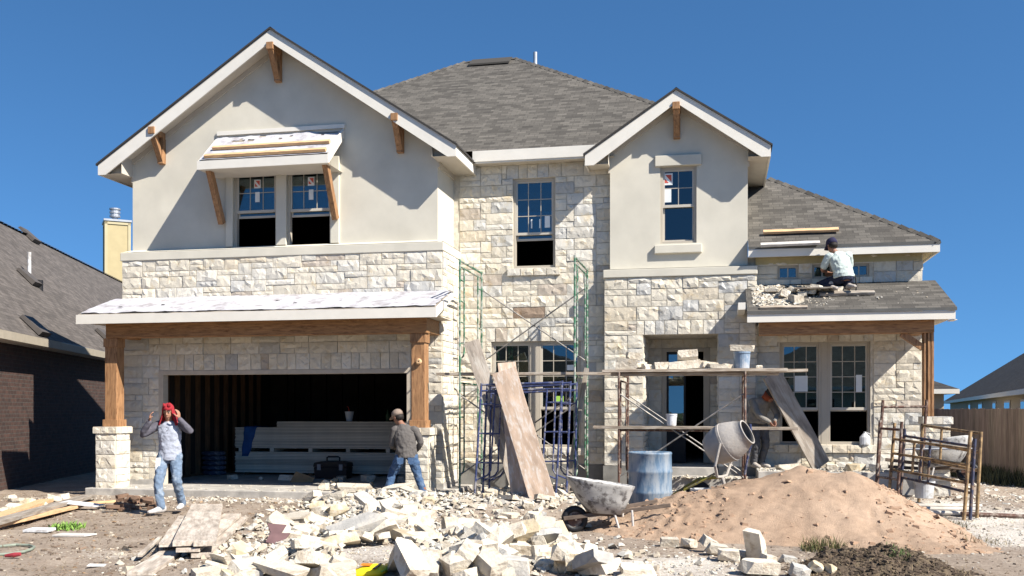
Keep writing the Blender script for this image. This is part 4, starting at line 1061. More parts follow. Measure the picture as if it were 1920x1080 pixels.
def plank(p0, p1, w, th, m, label, group=None, name='plank', cat='plank', up=(0, 0, 1), warp=0):
    p0, p1 = Vector(p0), Vector(p1); c = (p0 + p1) / 2; mb = MB(); d = p1 - p0; L = d.length; d.normalize(); r = d.cross(Vector(up)).normalized(); u = r.cross(d)
    n = 8; V = []; rg = random.Random(int(abs(p0.x * 999 + p1.y * 77)))
    for i in range(n + 1):
        f = i / n; q = p0 + (p1 - p0) * f + u * (warp * 4 * f * (1 - f) + rg.uniform(-.003, .003)); e = rg.uniform(-.004, .004)
        for a, b in ((-1, -1), (1, -1), (1, 1), (-1, 1)): V.append(q + r * a * (w / 2 + e) + u * b * th / 2)
    fr_ = Matrix((d, u.cross(d), u)).transposed(); inv_ = fr_.transposed(); V = [inv_ @ (q - c) for q in V]
    F = [(0, 1, 2, 3), (4 * n + 3, 4 * n + 2, 4 * n + 1, 4 * n)] + [(4 * i + k_, 4 * i + 4 + k_, 4 * i + 4 + (k_ + 1) % 4, 4 * i + (k_ + 1) % 4) for i in range(n) for k_ in range(4)]
    mb.mesh(V, F); o = mb.build(name, [m], bevel=.003); o.location = c; o.rotation_euler = fr_.to_euler()
    return tag(o, label, cat, group)
plank((-4.78, 16.75, 2.235), (-1.45, 16.7, 2.215), .24, .045, OLDPLANK, 'mortar spattered plank lying across the green scaffold')
plank((-4.6, 17.05, 2.235), (-2.1, 17.05, 2.235), .24, .045, OLDPLANK, 'second plank on the green scaffold, nearer the wall behind it')
plank((-1.85, 16.12, 2.235), (1.02, 16.1, 2.235), .24, .045, OLDPLANK, 'front plank of the brown scaffold carrying the row of stones')
plank((-1.75, 16.42, 2.235), (1.35, 16.5, 2.235), .24, .045, OLDPLANK, 'rear plank of the brown scaffold with the longer end')
plank((-1.98, 15.98, 1.335), (1.17, 15.96, 1.325), .2, .045, OLDPLANK, 'thin plank at mid height across the brown scaffold under a small bucket')
mb = MB(); mb.tube([(-1.57, 15.96, 1.29), (.38, 15.96, 1.29)], .018, 8); tag(mb.build('pipe', [BROWN], org=(-.6, 15.96, 1.29)), 'rusty pipe tied below the mid plank of the brown scaffold', 'pipe')
plank((-1.72, 16.2, 2.185), (.9, 16.24, 2.18), .24, .045, OLDPLANK, 'doubled plank just beneath the front plank of the brown scaffold')
# leaning boards
def lean(u0, v0, Y0, u1, v1, Y1, w, th, m, label, up=(0, -1, .3)):
    return plank(at(u0, v0, Y0), at(u1, v1, Y1), w, th, m, label, up=up)
lean(978, 930, 16.15, 884, 640, 16.62, .27, .04, GREYWOOD, 'grey board leaning tallest against the green scaffold', up=(.1, -1, .2))
lean(977, 940, 15.6, 950, 680, 16.5, .30, .03, RUSTBOARD, 'rust stained board leaning behind the wide one at the blue frames', up=(.25, -1, .2))
lean(1018, 937, 15.35, 945, 695, 16.05, .40, .035, RUSTBOARD, 'wide rust stained board leaning in front of the blue frames')
lean(1540, 874, 18.16, 1446, 700, 17.74, .36, .045, GREYWOOD, 'dark grey board leaning from porch floor to brown scaffold', up=(.3, -1, .3))
lean(1062, 925, 16.75, 1100, 690, 16.95, .08, .04, GREYWOOD, 'narrow grey stick leaning against the green scaffold by the blue frames')
# blue frames, stacked upright
g = 'blue scaffold frames leaned together'
for i, (u0, u1, Yb, H, tilt, lab) in enumerate(((890, 1042, 15.95, 1.86, .05, 'front frame of the blue frames propped behind the wide board'), (905, 1062, 16.12, 1.86, .045, 'middle frame of the blue frames propped behind the wide board'), (917, 1078, 16.28, 1.84, .04, 'rear frame of the blue frames propped behind the wide board'))):
    a, b = at(u0, 925, Yb), at(u1, 925, Yb + .06); a.z = ground(a.x, a.y); b.z = ground(b.x, b.y)
    loose_frame(a, b, H, Vector((.05 - .02 * i, tilt, 1)), BLUE, lab, g, .24, 3)

# ================================================================== SITE OBJECTS
def bucket(loc, r, h, m, label, cat='bucket', handle=True, rim=None, fill=None):
    t = thing('bucket', loc, label, cat); mb = MB()
    mb.lathe([(0, .004), (r * .84, .004), (r * .86, .01), (r * .98, h * .9), (r * 1.05, h * .9), (r * 1.05, h), (r * .95, h), (r * .82, .03), (0, .03)], loc, 24); mb.build('body', [m], t, smooth=False)
    if handle:
        mb = MB(); c = Vector(loc) + Vector((0, 0, h * .86)); mb.tube([c + Vector((r * 1.06 * math.cos(a), -.25 * r * math.sin(a) - .5 * r * math.sin(a), -h * .35 * math.sin(a))) for a in [math.pi * i / 10 for i in range(11)]], .004, 6); mb.build('handle', [METALG], t)
    return t
BLUEB = mat('blue_plastic', (.20, .27, .36), .55, .2, 6, .1, dirt=(.38, .40, .43), dirtamt=.5, dscale=6)
GREYB = mat('grey_plastic', (.50, .51, .52), .6, .2, 6, .1, dirt=(.35, .34, .32), dirtamt=.4, dscale=7)
ptop = 2.26
q = at(1391, 690, 16.25); bucket((q.x, 16.25, ptop), .135, .27, BLUEB, 'blue bucket on the brown scaffold with a flat stone on top', handle=False)
q = at(1259, 800, 15.97); bucket((q.x, 15.97, 1.36), .085, .19, WHITEP, 'small white bucket on the mid height plank of the scaffold')
q = gat(1742, 952, .06); bucket((3.02, 16.1, ground(3.02, 16.1) + .09), .15, .26, GREYB, 'pale bucket with a blue mark between the brown frames and poles')
bucket((-.24, 15.05, .17), .185, .28, GREYB, 'low silver tub half hidden behind the sand heap by the mixer', cat='tub')
# drum
BAR = mat('weathered_blue_drum', (.10, .165, .245), .65, .25, 6, .3, 40, .004, stretch=(2.2, 2.2, .55), dirt=(.25, .285, .32), dirtamt=.58, dscale=3.2)
bl = (-1.0, 14.75, .1); t = thing('drum', bl, 'dusty blue plastic drum standing beside the wheelbarrow', 'drum'); mb = MB(); r = .315
mb.lathe([(0, 0), (r * .94, 0), (r, .04), (r, .28), (r * 1.03, .30), (r * 1.03, .33), (r, .35), (r, .58), (r * 1.03, .60), (r * 1.03, .63), (r, .65), (r * .99, .86), (r * 1.02, .875), (r * .98, .90), (r * .93, .88), (r * .93, .45), (0, .44)], bl, 36, wob=.004); mb.build('shell', [BAR], t, smooth=True)
mb = MB(); mb.lathe([(0, .46), (r * .925, .46)], bl, 32); mb.build('water', [mat('murky_water', (.10, .11, .11), .1, .1, bump=0)], t)
# wheelbarrow
TRAYM = mat('cement_caked_steel', (.40, .39, .37), .7, .25, 6, .4, 40, .006, dirt=(.11, .10, .095), dirtamt=.42, dscale=9)
TRAYIN = mat('worn_tray_inside', (.62, .61, .59), .5, .15, 6, .3, 40, .004)
def wheelbarrow(loc, rot, label, wheel_up=0.0, roll=0.0):
    t = thing('wheelbarrow', (0, 0, 0), label, 'wheelbarrow'); n = 28
    def ring(cx, cz, lx, ly, sl, p=3.2):
        out = []
        for i in range(n):
            a = 2 * math.pi * i / n; c, s = math.cos(a), math.sin(a)
            x = lx * math.copysign(abs(c) ** (2 / p), c); y = ly * math.copysign(abs(s) ** (2 / p), s)
            out.append(Vector((cx + x, y * (1 - .12 * (x < 0) * abs(x) / lx), cz + sl * x)))
        return out
    L = [ring(.06, .26, .17, .19, -.02), ring(.05, .265, .225, .235, -.02), ring(.01, .44, .34, .30, -.05), ring(-.02, .62, .425, .345, -.10), ring(-.02, .665, .445, .365, -.10), ring(-.02, .678, .44, .36, -.10), ring(-.02, .665, .42, .335, -.10)]
    Li = [ring(-.02, .63, .41, .33, -.10), ring(.01, .45, .325, .285, -.05), ring(.05, .29, .215, .22, -.02), ring(.06, .28, .15, .17, -.02)]
    mb = MB()
    def sk(a, b, m_=0):
        i0 = len(mb.v); mb.mesh(a + b, [(k_, (k_ + 1) % n, n + (k_ + 1) % n, n + k_) for k_ in range(n)], m_)
    for a, b in zip(L[:-1], L[1:]): sk(a, b)
    sk(L[-1], Li[0], 1)
    for a, b in zip(Li[:-1], Li[1:]): sk(a, b, 1)
    mb.mesh(Li[-1], [tuple(range(n))], 1); mb.mesh(L[0], [tuple(range(n))], 0)
    mb.build('tray', [TRAYM, TRAYIN], t, smooth=True, org=(0, 0, 0))
    for s in (-1, 1):
        mb = MB(); mb.beam((-.50, s * .06, .17), (.86, s * .30, .42), .04, .05); mb.build('handle', [mat('old_handle_wood', (.12, .09, .07), .8, .3, 4, .3, stretch=(2, 9, 9))], t, org=(0, 0, 0), bevel=.005)
        mb = MB(); mb.tube([(.14, s * .2, .28), (.22, s * .24, .03), (.32, s * .24, .0), (.40, s * .25, .02), (.36, s * .25, .33)], .016, 8); mb.build('leg', [mat('mortared_leg', (.50, .47, .44), .8, .2, 8)], t, org=(0, 0, 0))
    mb = MB(); q = Matrix.Rotation(R(90), 3, 'X'); mb.lathe([(.10, -.04), (.155, -.045), (.175, -.02), (.175, .02), (.155, .045), (.10, .04), (.10, -.04)], (-.34, 0, .165), 24, rot=q); w_ = mb.build('wheel', [BLACK], t, smooth=True, org=(0, 0, 0))
    mb = MB(); mb.lathe([(.0, -.03), (.10, -.03), (.10, .03), (0, .03)], (-.34, 0, .165), 16, rot=q); mb.tube([(-.34, -.1, .165), (-.34, .1, .165)], .012, 6); mb.build('hub', [BROWN], w_, org=(0, 0, 0))
    mb = MB(); mb.box(-.1, .25, -.15, .15, .23, .258); mb.tube([(.2, -.21, .28), (.2, .21, .28)], .014, 6); mb.build('undercarriage', [mat('old_handle_wood', (.12, .09, .07))], t, org=(0, 0, 0))
    t.location = loc; t.rotation_euler = (roll, wheel_up, rot)
    return t
wx_, wy_ = gat(1128, 1000, 0).x, gat(1128, 1000, 0).y
wheelbarrow((wx_ - .05, wy_ + .15, ground(wx_, wy_) - .02), R(20), 'cement caked wheelbarrow standing between the rubble and the sand heap', R(3))
wheelbarrow((3.55, 17.15, .42), R(168), 'grey wheelbarrow behind the brown frames by the corner pier', R(6), R(14))
# concrete mixer
mx_, my_, mz_ = .13, 15.25, 1.13
t = thing('concrete_mixer', (mx_, my_, .2), 'cement coated mixer drum tilted on its stand behind the sand heap', 'concrete mixer')
axd = Vector((.84, -.30, .47)).normalized(); MS = .86; rotm = Vector((0, 0, 1)).rotation_difference(axd).to_matrix(); mc = Vector((mx_ - .02, my_, mz_))
CEM = mat('cement_coated_drum', (.37, .34, .305), .8, .18, 4, .5, 26, .012, dirt=(.33, .31, .29), dirtamt=.5, dscale=3)
mb = MB(); prof = [(0, -.40), (.14, -.395), (.235, -.36), (.30, -.25), (.335, -.11), (.348, -.02), (.348, .05), (.33, .11), (.275, .26), (.215, .375), (.225, .385), (.225, .40), (.20, .40)]
prof = [(a * MS, b * MS) for a, b in prof]; mb.lathe(prof, mc, 32, rot=rotm, wob=.012); mb.lathe([(a * MS, b * MS) for a, b in [(.20, .40), (.195, .36), (.31, .08), (.32, -.05), (.22, -.32), (0, -.36)]], mc, 32, m=1, rot=rotm)
mb.build('drum', [CEM, mat('mixer_inside', (.16, .15, .14), .9, .2)], t, smooth=True)
mb = MB(); mb.lathe([(.342 * MS, -.02), (.356 * MS, -.016), (.356 * MS, .02), (.342 * MS, .025)], mc, 40, rot=rotm); mb.build('ring_gear', [CEM], t)
MYEL = mat('dirty_yellow_paint', (.30, .26, .05), .65, .35, 6, .3, dirt=(.10, .09, .07), dirtamt=.5, dscale=7)
mb = MB(); side = axd.cross(Vector((0, 0, 1))).normalized()
for s in (-1, 1): mb.tube([mc + side * .325 * s, mc + side * .34 * s - Vector((0, 0, .3)) - axd * .08, mc + side * .2 * s - Vector((0, 0, .46)) - axd * .1, mc - Vector((0, 0, .47)) - axd * .1], .022, 8)
mb.build('yoke', [CEM], t)
mb = MB(); pv = mc - Vector((0, 0, .47)) - axd * .1; gz = ground(mx_, my_)
mb.tube([pv, pv + Vector((.06, 0, -.2)), Vector((mx_ + .05, my_, gz + .02))], .028, 8); mb.box(mx_ - .12, mx_ + .22, my_ - .1, my_ + .1, gz, gz + .06); mb.build('stand', [CEM], t)
mb = MB(); mb.tube([pv, pv + Vector((-.35, .15, -.05)), pv + Vector((-.75, .28, -.32)), (mx_ - .85, my_ + .3, gz + .02)], .024, 8); mb.tube([pv + Vector((-.1, -.1, .05)), pv + Vector((-.55, -.05, -.2)), (mx_ - .65, my_ - .1, gz + .05)], .02, 8); mb.build('frame', [MYEL], t)
mb = MB(); q = Matrix.Rotation(R(80), 3, 'X'); mb.lathe([(0, -.05), (.19, -.05), (.2, 0), (.19, .05), (0, .05)], (mx_ - .45, my_ + .35, gz + .2), 18, rot=q); mb.build('wheel', [BLACK], t)
mb = MB(); a = mc + side * -.46 + axd * .1; mb.tube([a + Vector((.1, -.08, .22)), a + Vector((.12, -.05, -.05)), a + Vector((.06, 0, -.3)), a + Vector((.02, .03, -.55))], .018, 8); mb.build('tipping_lever', [BLUE], t)

# right-hand pile of frames, poles
def quad_frame(a0, a1, h, up, m, label, rails, mid=None, r=.024):
    a0, a1 = Vector(a0), Vector(a1); up = up.normalized()
    t = thing('scaffolding', tuple((a0 + a1) / 2), label, 'scaffold frame', 'scaffold frames stacked by the corner pier')
    for b in (a0, a1):
        mb = MB(); mb.tube([b, b + up * h], r, 8); mb.build('post', [m], t)
    for f in rails:
        mb = MB(); mb.tube([a0 + up * h * f, a1 + up * h * f], r * .85, 8); mb.build('rail', [m], t)
    for f in (mid or ()):
        mb = MB(); c = a0 + (a1 - a0) * f; mb.tube([c + up * h * min(rails), c + up * h * max(rails)], r * .8, 8); mb.build('upright', [m], t)
    return t
gg = lambda x, y: Vector((x, y, ground(x, y)))
quad_frame(gg(2.42, 16.7), gg(3.08, 16.75), 1.55, Vector((.07, .03, 1)), BROWN, 'tallest rusty frame of the stack near the corner pier', (.93,), ())
quad_frame(gg(2.52, 16.15), gg(3.27, 14.7), 1.22, Vector((.08, .05, 1)), OCHRE, 'mortar crusted frame leaning nearest the sand heap', (.42, .62, .8), (.3,))
quad_frame(gg(2.98, 16.3), gg(3.47, 14.85), 1.20, Vector((.06, .06, 1)), OCHRE, 'pale mortar crusted frame at the right end of the stack', (.55, .76, .98), (.35,))
quad_frame(gg(2.72, 16.35), gg(3.36, 14.75), 1.12, Vector((.07, .06, 1)), DKBLUE, 'dark blue frame inside the stack of brown frames', (.33, .9), (.28, .4))
quad_frame(gg(2.36, 16.35), gg(2.62, 16.0), 1.25, Vector((.06, .05, 1)), BROWN, 'narrow dark frame at the left end of the stack', (.3, .9), ())
POLE = mat('limewashed_pole', (.52, .48, .42), .85, .3, 5, .3)
for i, (x0, y0, x1, y1, lab) in enumerate(((2.35, 15.6, 3.75, 15.75, 'pale pole on the ground farthest from the sand edge'), (2.35, 15.3, 3.65, 15.4, 'pale pole on the ground second behind the nearest one'), (2.4, 14.98, 3.7, 15.05, 'pale pole on the ground nearest the sand edge'), (3.3, 15.0, 5.4, 15.1, 'dark pole lying right of the stacked frames'))):
    a, b = gg(x0, y0), gg(x1, y1); mb = MB(); mb.tube([a + Vector((0, 0, .04)), b + Vector((0, 0, .045))], .032, 8); tag(mb.build('pole', [POLE if i < 3 else BROWN], org=tuple((a + b) / 2)), lab, 'pole')
mb = MB(); mb.box(2.75, 3.35, 16.9, 17.0, .5, .52); 
t = plank((2.9, 17.0, .98), (3.75, 16.55, 1.02), .4, .02, mat('grey_sheet', (.45, .47, .50), .6, .1), 'grey metal sheet resting level over the wheelbarrow by the pier', name='sheet', cat='sheet')
q = at(1622, 836, 18.44); jl = (q.x, 18.46, H_win[2] - .01)
t = thing('jug', jl, 'white plastic jug on the window ledge of the right room', 'jug'); mb = MB(); mb.loft([((jl[0], jl[1], jl[2] + z), (1, 0, 0), (0, 1, 0), a, b) for z, a, b in ((0, .085, .055), (.02, .09, .06), (.14, .09, .06), (.19, .05, .04), (.21, .025, .025), (.235, .025, .025))], 14); mb.build('body', [WHITEP], t, smooth=False)
mb = MB(); mb.tube([Vector(jl) + Vector((.05, 0, .13)), Vector(jl) + Vector((.085, -.01, .2)), Vector(jl) + Vector((.03, -.01, .215))], .01, 6); mb.build('handle', [WHITEP], t)

# garage contents: drywall sheets
DW = mat('gypsum_sheet', (.74, .68, .57), .85, .10, 3, .15, 40, .003, rnd=.3)
sx0, sx1 = at(441, 850, 20.4).x, at(775, 850, 20.4).x
def sheet(z, lab, grp, x0, x1, dy, th):
    mb = MB(); mb.box(x0, x1, 20.4 + dy, 21.6 + dy, z, z + th); o = mb.build('drywall_sheet', [DW], org=(x0, 20.4, z)); return tag(o, lab, 'drywall sheet', grp)
rg = random.Random(9); z = GF + .06; n1 = 14; th = .026
for i in range(n1): sheet(z + i * (th + .0065), 'grey drywall sheet in the lower bundle of the stack inside the garage', 'lower bundle of drywall', sx0 + rg.uniform(-.012, .012), sx1 + rg.uniform(-.012, .012), rg.uniform(-.012, .012), th)
z += n1 * (th + .0065)
for i, f in enumerate((.02, .2, .42, .63, .85)):
    mb = MB(); x = sx0 + (sx1 - sx0) * f; mb.box(x, x + .09, 20.405, 21.59, z, z + .075); tag(mb.build('spacer_block', [DW], org=(x, 20.4, z)), 'short spacer batten between the two bundles of drywall', 'spacer', 'spacers between the drywall bundles')
z += .077
for i in range(n1): sheet(z + i * (th + .0065), 'grey drywall sheet in the upper bundle of the stack inside the garage', 'upper bundle of drywall', sx0 + rg.uniform(-.012, .012), sx1 + rg.uniform(-.012, .012), rg.uniform(-.012, .012), th)
z += n1 * (th + .0065); zdw = z
xa = at(518, 800, 20.4).x
for i in range(4): sheet(z + i * (th + .0065), 'grey drywall sheet set back on the top of the stack', 'top layer of drywall', xa + rg.uniform(-.01, .01), sx1 + .1, .03 + rg.uniform(-.01, .01), th)
ztop = z + 4 * (th + .0065)
for i in range(3):
    mb = MB(); x = sx0 + .2 + i * 1.5; mb.box(x, x + .1, 20.45, 21.5, GF, GF + .058); tag(mb.build('bearer', [STUD], org=(x, 20.45, GF)), 'timber bearer on the slab under the drywall stack', 'bearer', 'bearers under the drywall')
TARP = mat('blue_cloth', (.03, .10, .30), .8, .2, 5, .3)
mb = MB(); nx_, ny_ = 8, 14; V = []
for j in range(ny_ + 1):
    for i in range(nx_ + 1):
        f = j / ny_; x = sx0 + .16 + .36 * (1 - f * .55) * i / nx_ + .10 * (1 - f) + .03 * nz(j * .4, i * .3); s = f * 1.0
        if s < .35: y, zz = 20.75 - s, zdw + .015 + .02 * abs(nz(i * .7, j * .5))
        else: y, zz = 20.385 - .012 * abs(nz(i * .8, j * .3, 2)), zdw + .015 - (s - .35)
        V.append((x, y, zz))
mb.mesh(V, [(j * (nx_ + 1) + i, j * (nx_ + 1) + i + 1, (j + 1) * (nx_ + 1) + i + 1, (j + 1) * (nx_ + 1) + i) for j in range(ny_) for i in range(nx_)])
o = mb.build('cloth', [TARP], org=(sx0, 20.4, zdw), smooth=True); o.modifiers.new('thickness', 'SOLIDIFY').thickness = .008; tag(o, 'bright blue cloth draped over the left end of the drywall', 'cloth')
q = at(655, 790, 20.7); c0 = (q.x, 20.7, ztop); t = thing('cup', c0, 'tall pale paper cup with a straw on top of the drywall', 'cup'); mb = MB(); mb.lathe([(0, 0), (.065, 0), (.095, .2), (.1, .2), (.1, .215), (0, .215)], c0, 18); mb.build('body', [mat('cup_paper', (.60, .65, .70), .5, .05)], t, smooth=False)
mb = MB(); mb.tube([Vector(c0) + Vector((0, 0, .2)), Vector(c0) + Vector((-.02, 0, .30)), Vector(c0) + Vector((-.05, 0, .33))], .009, 6); mb.build('straw', [REDINK], t)
q = at(727, 790, 20.7); c0 = (q.x, 20.7, ztop); mb = MB(); mb.lathe([(0, 0), (.045, 0), (.045, .15), (.018, .2), (.018, .26), (0, .26)], c0, 14); tag(mb.build('bottle', [mat('green_bottle', (.05, .09, .05), .2, .1, bump=0)], org=c0), 'dark bottle on the drywall beside the man in the cap', 'bottle')
# toolbox
q = at(625, 893, 19.7); tx, ty, tz_ = q.x, 19.7, GF
t = thing('toolbox', (tx, ty, tz_), 'black toolbox with a carrying handle in front of the drywall', 'toolbox')
mb = MB(); mb.prism([(tx - .34, ty - .17, tz_), (tx + .34, ty - .17, tz_), (tx + .37, ty - .17, tz_ + .24), (tx - .37, ty - .17, tz_ + .24)], (0, .34, 0)); mb.build('case', [BLACK], t, bevel=.015)
mb = MB(); mb.prism([(tx - .38, ty - .18, tz_ + .245), (tx + .38, ty - .18, tz_ + .245), (tx + .36, ty - .18, tz_ + .33), (tx + .2, ty - .18, tz_ + .36), (tx - .2, ty - .18, tz_ + .36), (tx - .36, ty - .18, tz_ + .33)], (0, .36, 0)); mb.build('lid', [BLACK], t, bevel=.012)
mb = MB(); mb.tube([(tx - .14, ty, tz_ + .36), (tx - .14, ty, tz_ + .43), (tx - .11, ty, tz_ + .45), (tx + .11, ty, tz_ + .45), (tx + .14, ty, tz_ + .43), (tx + .14, ty, tz_ + .36)], .018, 8); mb.build('handle', [BLACK], t)
for s in (-1, 1):
    mb = MB(); mb.box(tx + s * .24 - .04, tx + s * .24 + .04, ty - .2, ty - .181, tz_ + .18, tz_ + .3); mb.build('latch', [mat('grey_latch', (.25, .26, .28), .4, .1)], t)
# sacks by the left garage wall
SACK = mat('dark_blue_sack', (.05, .06, .10), .7, .3, 5, .3, dirt=(.25, .25, .26), dirtamt=.25, dscale=8)
q = at(402, 890, 20.2)
for i in range(5):
    mb = MB(); z = GF + i * .105; x = q.x + rg.uniform(-.03, .03)
    mb.loft([((x, 20.2, z + zz), (1, 0, 0), (0, 1, 0), a, b) for zz, a, b in ((0.004, .20, .15), (.02, .26, .2), (.055, .275, .215), (.09, .26, .2), (.103, .2, .15))], 20); o = mb.build('sack', [SACK], org=(x, 20.2, z), smooth=True)
    tag(o, 'dark sack in the low stack left of the drywall', 'sack', 'sacks stacked in the garage')

# ------------------------------------------------------------------ boards on the ground
def gboard(u0, v0, u1, v1, z0, z1, w, th, m, label, group=None):
    a, b = gat(u0, v0, z0), gat(u1, v1, z1)
    return plank(a, b, w, th, m, label, group)
gp = 'loose boards in the left yard'
gboard(-25, 976, 88, 938, .10, .12, .20, .05, PINE, 'bright new pine board topmost at the left frame edge', gp)
gboard(-40, 988, 168, 930, .13, .12, .22, .05, GREYWOOD, 'long grey brown board crossing over the pine ones by the pier', gp)
gboard(-40, 994, 150, 948, .07, .08, .12, .045, PINE, 'thin orange pine strip along the near side of the left boards', gp)
gboard(-40, 985, 140, 945, .055, .06, .2, .045, GREYWOOD, 'brown board underneath the long grey one at left', gp)
gboard(150, 945, 215, 940, .06, .06, .08, .04, PINE, 'short pine offcut between the boards and the loose bricks', gp)
gboard(60, 958, 130, 938, .05, .05, .16, .04, GREYWOOD, 'weathered offcut tucked under the middle of the left boards', gp)
gp = 'long planks stacked in the foreground'
gboard(344, 1020, 374, 948, .215, .20, .225, .05, GREYWOOD, 'left plank of the topmost pair in the foreground stack', gp)
gboard(384, 1020, 403, 948, .215, .20, .225, .05, GREYWOOD, 'right plank of the topmost pair in the foreground stack', gp)
gboard(376, 1042, 450, 972, .09, .08, .2, .05, GREYWOOD, 'plank slanting right at the bottom of the foreground stack', gp)
gboard(352, 1032, 436, 966, .15, .14, .24, .045, GREYWOOD, 'plank slanting right just under the topmost pair', gp)
gboard(318, 1022, 350, 970, .155, .14, .22, .045, GREYWOOD, 'left plank poking out under the topmost pair', gp)
gboard(262, 1076, 330, 1030, .05, .07, .24, .045, GREYWOOD, 'lowest plank pointing at the viewer in the foreground stack', gp)
gboard(262, 1042, 300, 1008, .06, .09, .05, .03, GREYWOOD, 'thin lath at the left side of the foreground stack', gp)
gboard(320, 1040, 420, 1038, .035, .035, .12, .06, GREYWOOD, 'cross bearer under the foreground plank stack', gp)
# bricks
BRK = mat('loose_brick', (.20, .125, .085), .9, .3, 8, .3, rnd=.35)
rg = random.Random(21)
for i in range(22):
    u, v = rg.uniform(210, 292), rg.uniform(938, 958); g0 = gat(u, v, .05); lvl = rg.choice((0, 0, 1, 1, 2)); mb = MB(); mb.box(-.1, .1, -.05, .05, -.03, .03)
    o = mb.build('brick', [BRK], bevel=.006); o.location = (g0.x, g0.y, ground(g0.x, g0.y) + .03 + lvl * .055); o.rotation_euler = (rg.uniform(-.15, .15) if lvl < 2 else .4, rg.uniform(-.15, .15), rg.uniform(0, 3))
    tag(o, 'brown brick in the loose heap near the left pier', 'brick', 'loose bricks by the left pier')
# small litter that can be told apart
CARD = mat('cardboard', (.30, .19, .10), .9, .2); MAROON = mat('maroon_board', (.13, .075, .075), .8, .2)
def scrap(u, v, pts, m, label, cat, rot=(0, 0, 0), z=.02, th=.012):
    g0 = gat(u, v, z); mb = MB(); mb.prism([(x, y, 0) for x, y in pts], (0, 0, th)); o = mb.build(cat.replace(' ', '_'), [m]); o.location = (g0.x, g0.y, ground(g0.x, g0.y) + z); o.rotation_euler = rot; return tag(o, label, cat)
scrap(517, 1012, [(-.09, -.2), (.08, -.22), (.16, .05), (.06, .02), (.1, .2), (-.12, .16), (-.06, .0)], MAROON, 'maroon torn board lying on the left edge of the rubble', 'torn board', (.5, .2, .4), .12)
scrap(566, 908, [(-.2, -.12), (.2, -.1), (.22, .12), (-.18, .14)], CARD, 'brown cardboard scrap propped at the edge of the garage slab', 'cardboard scrap', (1.0, .3, .2), .15)
scrap(72, 997, [(-.17, -.07), (.15, -.1), (.2, .06), (-.1, .09)], WHITEP, 'white flat stone chip by the weed in the left yard', 'chip', (.1, 0, .3), .02, .03)
scrap(180, 1056, [(-.09, -.05), (.08, -.03), (.1, .06), (-.06, .05)], PAPER, 'white paper scrap on bare soil left of the planks', 'paper scrap', (.1, .1, .6), .02, .004)
scrap(152, 948, [(-.3, -.12), (.28, -.15), (.34, .1), (-.26, .14)], WHITEP, 'white crumpled sheet at the right end of the left boards', 'sheet scrap', (.08, .1, .2), .09, .01)
scrap(138, 1003, [(-.22, -.12), (.2, -.1), (.26, .1), (-.2, .09)], mat('spilled_lime', (.55, .52, .48), .95), 'pale mortar scrap under the green weed', 'mortar scrap', (0, 0, .1), .012, .02)
# hose with red nozzle
HOSE = mat('grey_hose', (.22, .25, .20), .6, .2)
pts = [gat(u, v, .02) for u, v in ((-30, 1052), (-10, 1042), (20, 1040), (45, 1036), (60, 1031), (64, 1027), (55, 1024), (30, 1023), (0, 1026), (-30, 1030))]
mb = MB(); mb.tube([p + Vector((0, 0, .01)) for p in pts], .016, 8); h_ = mb.build('hose', [HOSE], org=tuple(pts[4])); tag(h_, 'grey garden hose loop with a red end at the left frame edge', 'hose')
p = gat(10, 1042, .03); mb = MB(); mb.tube([p, p + Vector((.1, .01, .01)), p + Vector((.17, .02, .02))], [.016, .028, .02], 10); mb.build('nozzle', [mat('red_plastic', (.30, .04, .05), .5, .15)], h_)
# yellow bag at the bottom edge
yb = tat(694, 1074, 9.55); mb = MB()
mb.loft([(yb + Vector((x, 0, .02 * math.sin(x * 9))), (0, 1, 0), (0, 0, 1), a, b) for x, a, b in ((-.17, .12, .012), (-.15, .15, .05), (-.05, .16, .085), (.05, .16, .08), (.14, .15, .05), (.16, .12, .012))], 18)
o = mb.build('bag', [mat('yellow_bag', (.75, .62, .02), .45, .06, 4, .2, 12, .01)], org=tuple(yb), smooth=True); tag(o, 'bright yellow printed bag lying among the nearest rubble stones', 'bag')
mb = MB(); mb.prism([yb + Vector((.075, -.15, .062)), yb + Vector((.10, -.15, .06)), yb + Vector((.125, .0, .088)), yb + Vector((.10, .0, .092))], (0, .002, .006)); mb.build('print', [BLACK], o)
mb = MB(); mb.prism([yb + Vector((-.06, -.1, .083)), yb + Vector((.04, -.1, .083)), yb + Vector((.04, -.05, .092)), yb + Vector((-.06, -.05, .092))], (0, .002, .006)); mb.build('print', [mat('orange_print', (.7, .2, .02), .5, .05, bump=0)], o)
mb = MB(); mb.prism([yb + Vector((.12, -.12, .05)), yb + Vector((.16, -.12, .028)), yb + Vector((.16, .02, .036)), yb + Vector((.125, .02, .06))], (0, .002, .006)); mb.build('print', [GREENINK], o)
# boards on the wing roof
def roofpt(u, v): # near slope of the single-storey wing
    o = Vector((0, 0, CAMZ)); d = tat(u, v, 1.0) - o; n = Vector((0, -.667, 1)); p0 = Vector((0, ey, ez)); return o + d * ((p0 - o).dot(n) / d.dot(n))
UPN = (0, -.555, .832)
plank(roofpt(1431, 441) + Vector((0, -.03, .05)), roofpt(1572, 436) + Vector((0, -.03, .05)), .10, .045, PINE, 'longer timber lying high on the right wing roof', up=UPN, name='timber', cat='timber')
plank(roofpt(1426, 465) + Vector((0, -.03, .05)), roofpt(1537, 461) + Vector((0, -.03, .05)), .09, .045, mat('grey_batten', (.55, .52, .48), .8, .2), 'shorter pale timber lying near the wing eave', up=UPN, name='timber', cat='timber')
PS = (qzw - qz) / (WY - qy)
def porchpt(u, v, up=0):
    o = Vector((0, 0, CAMZ)); d = tat(u, v, 1.0) - o; n = Vector((0, -PS, 1)); p0 = Vector((0, qy, qz + up)); return o + d * ((p0 - o).dot(n) / d.dot(n))
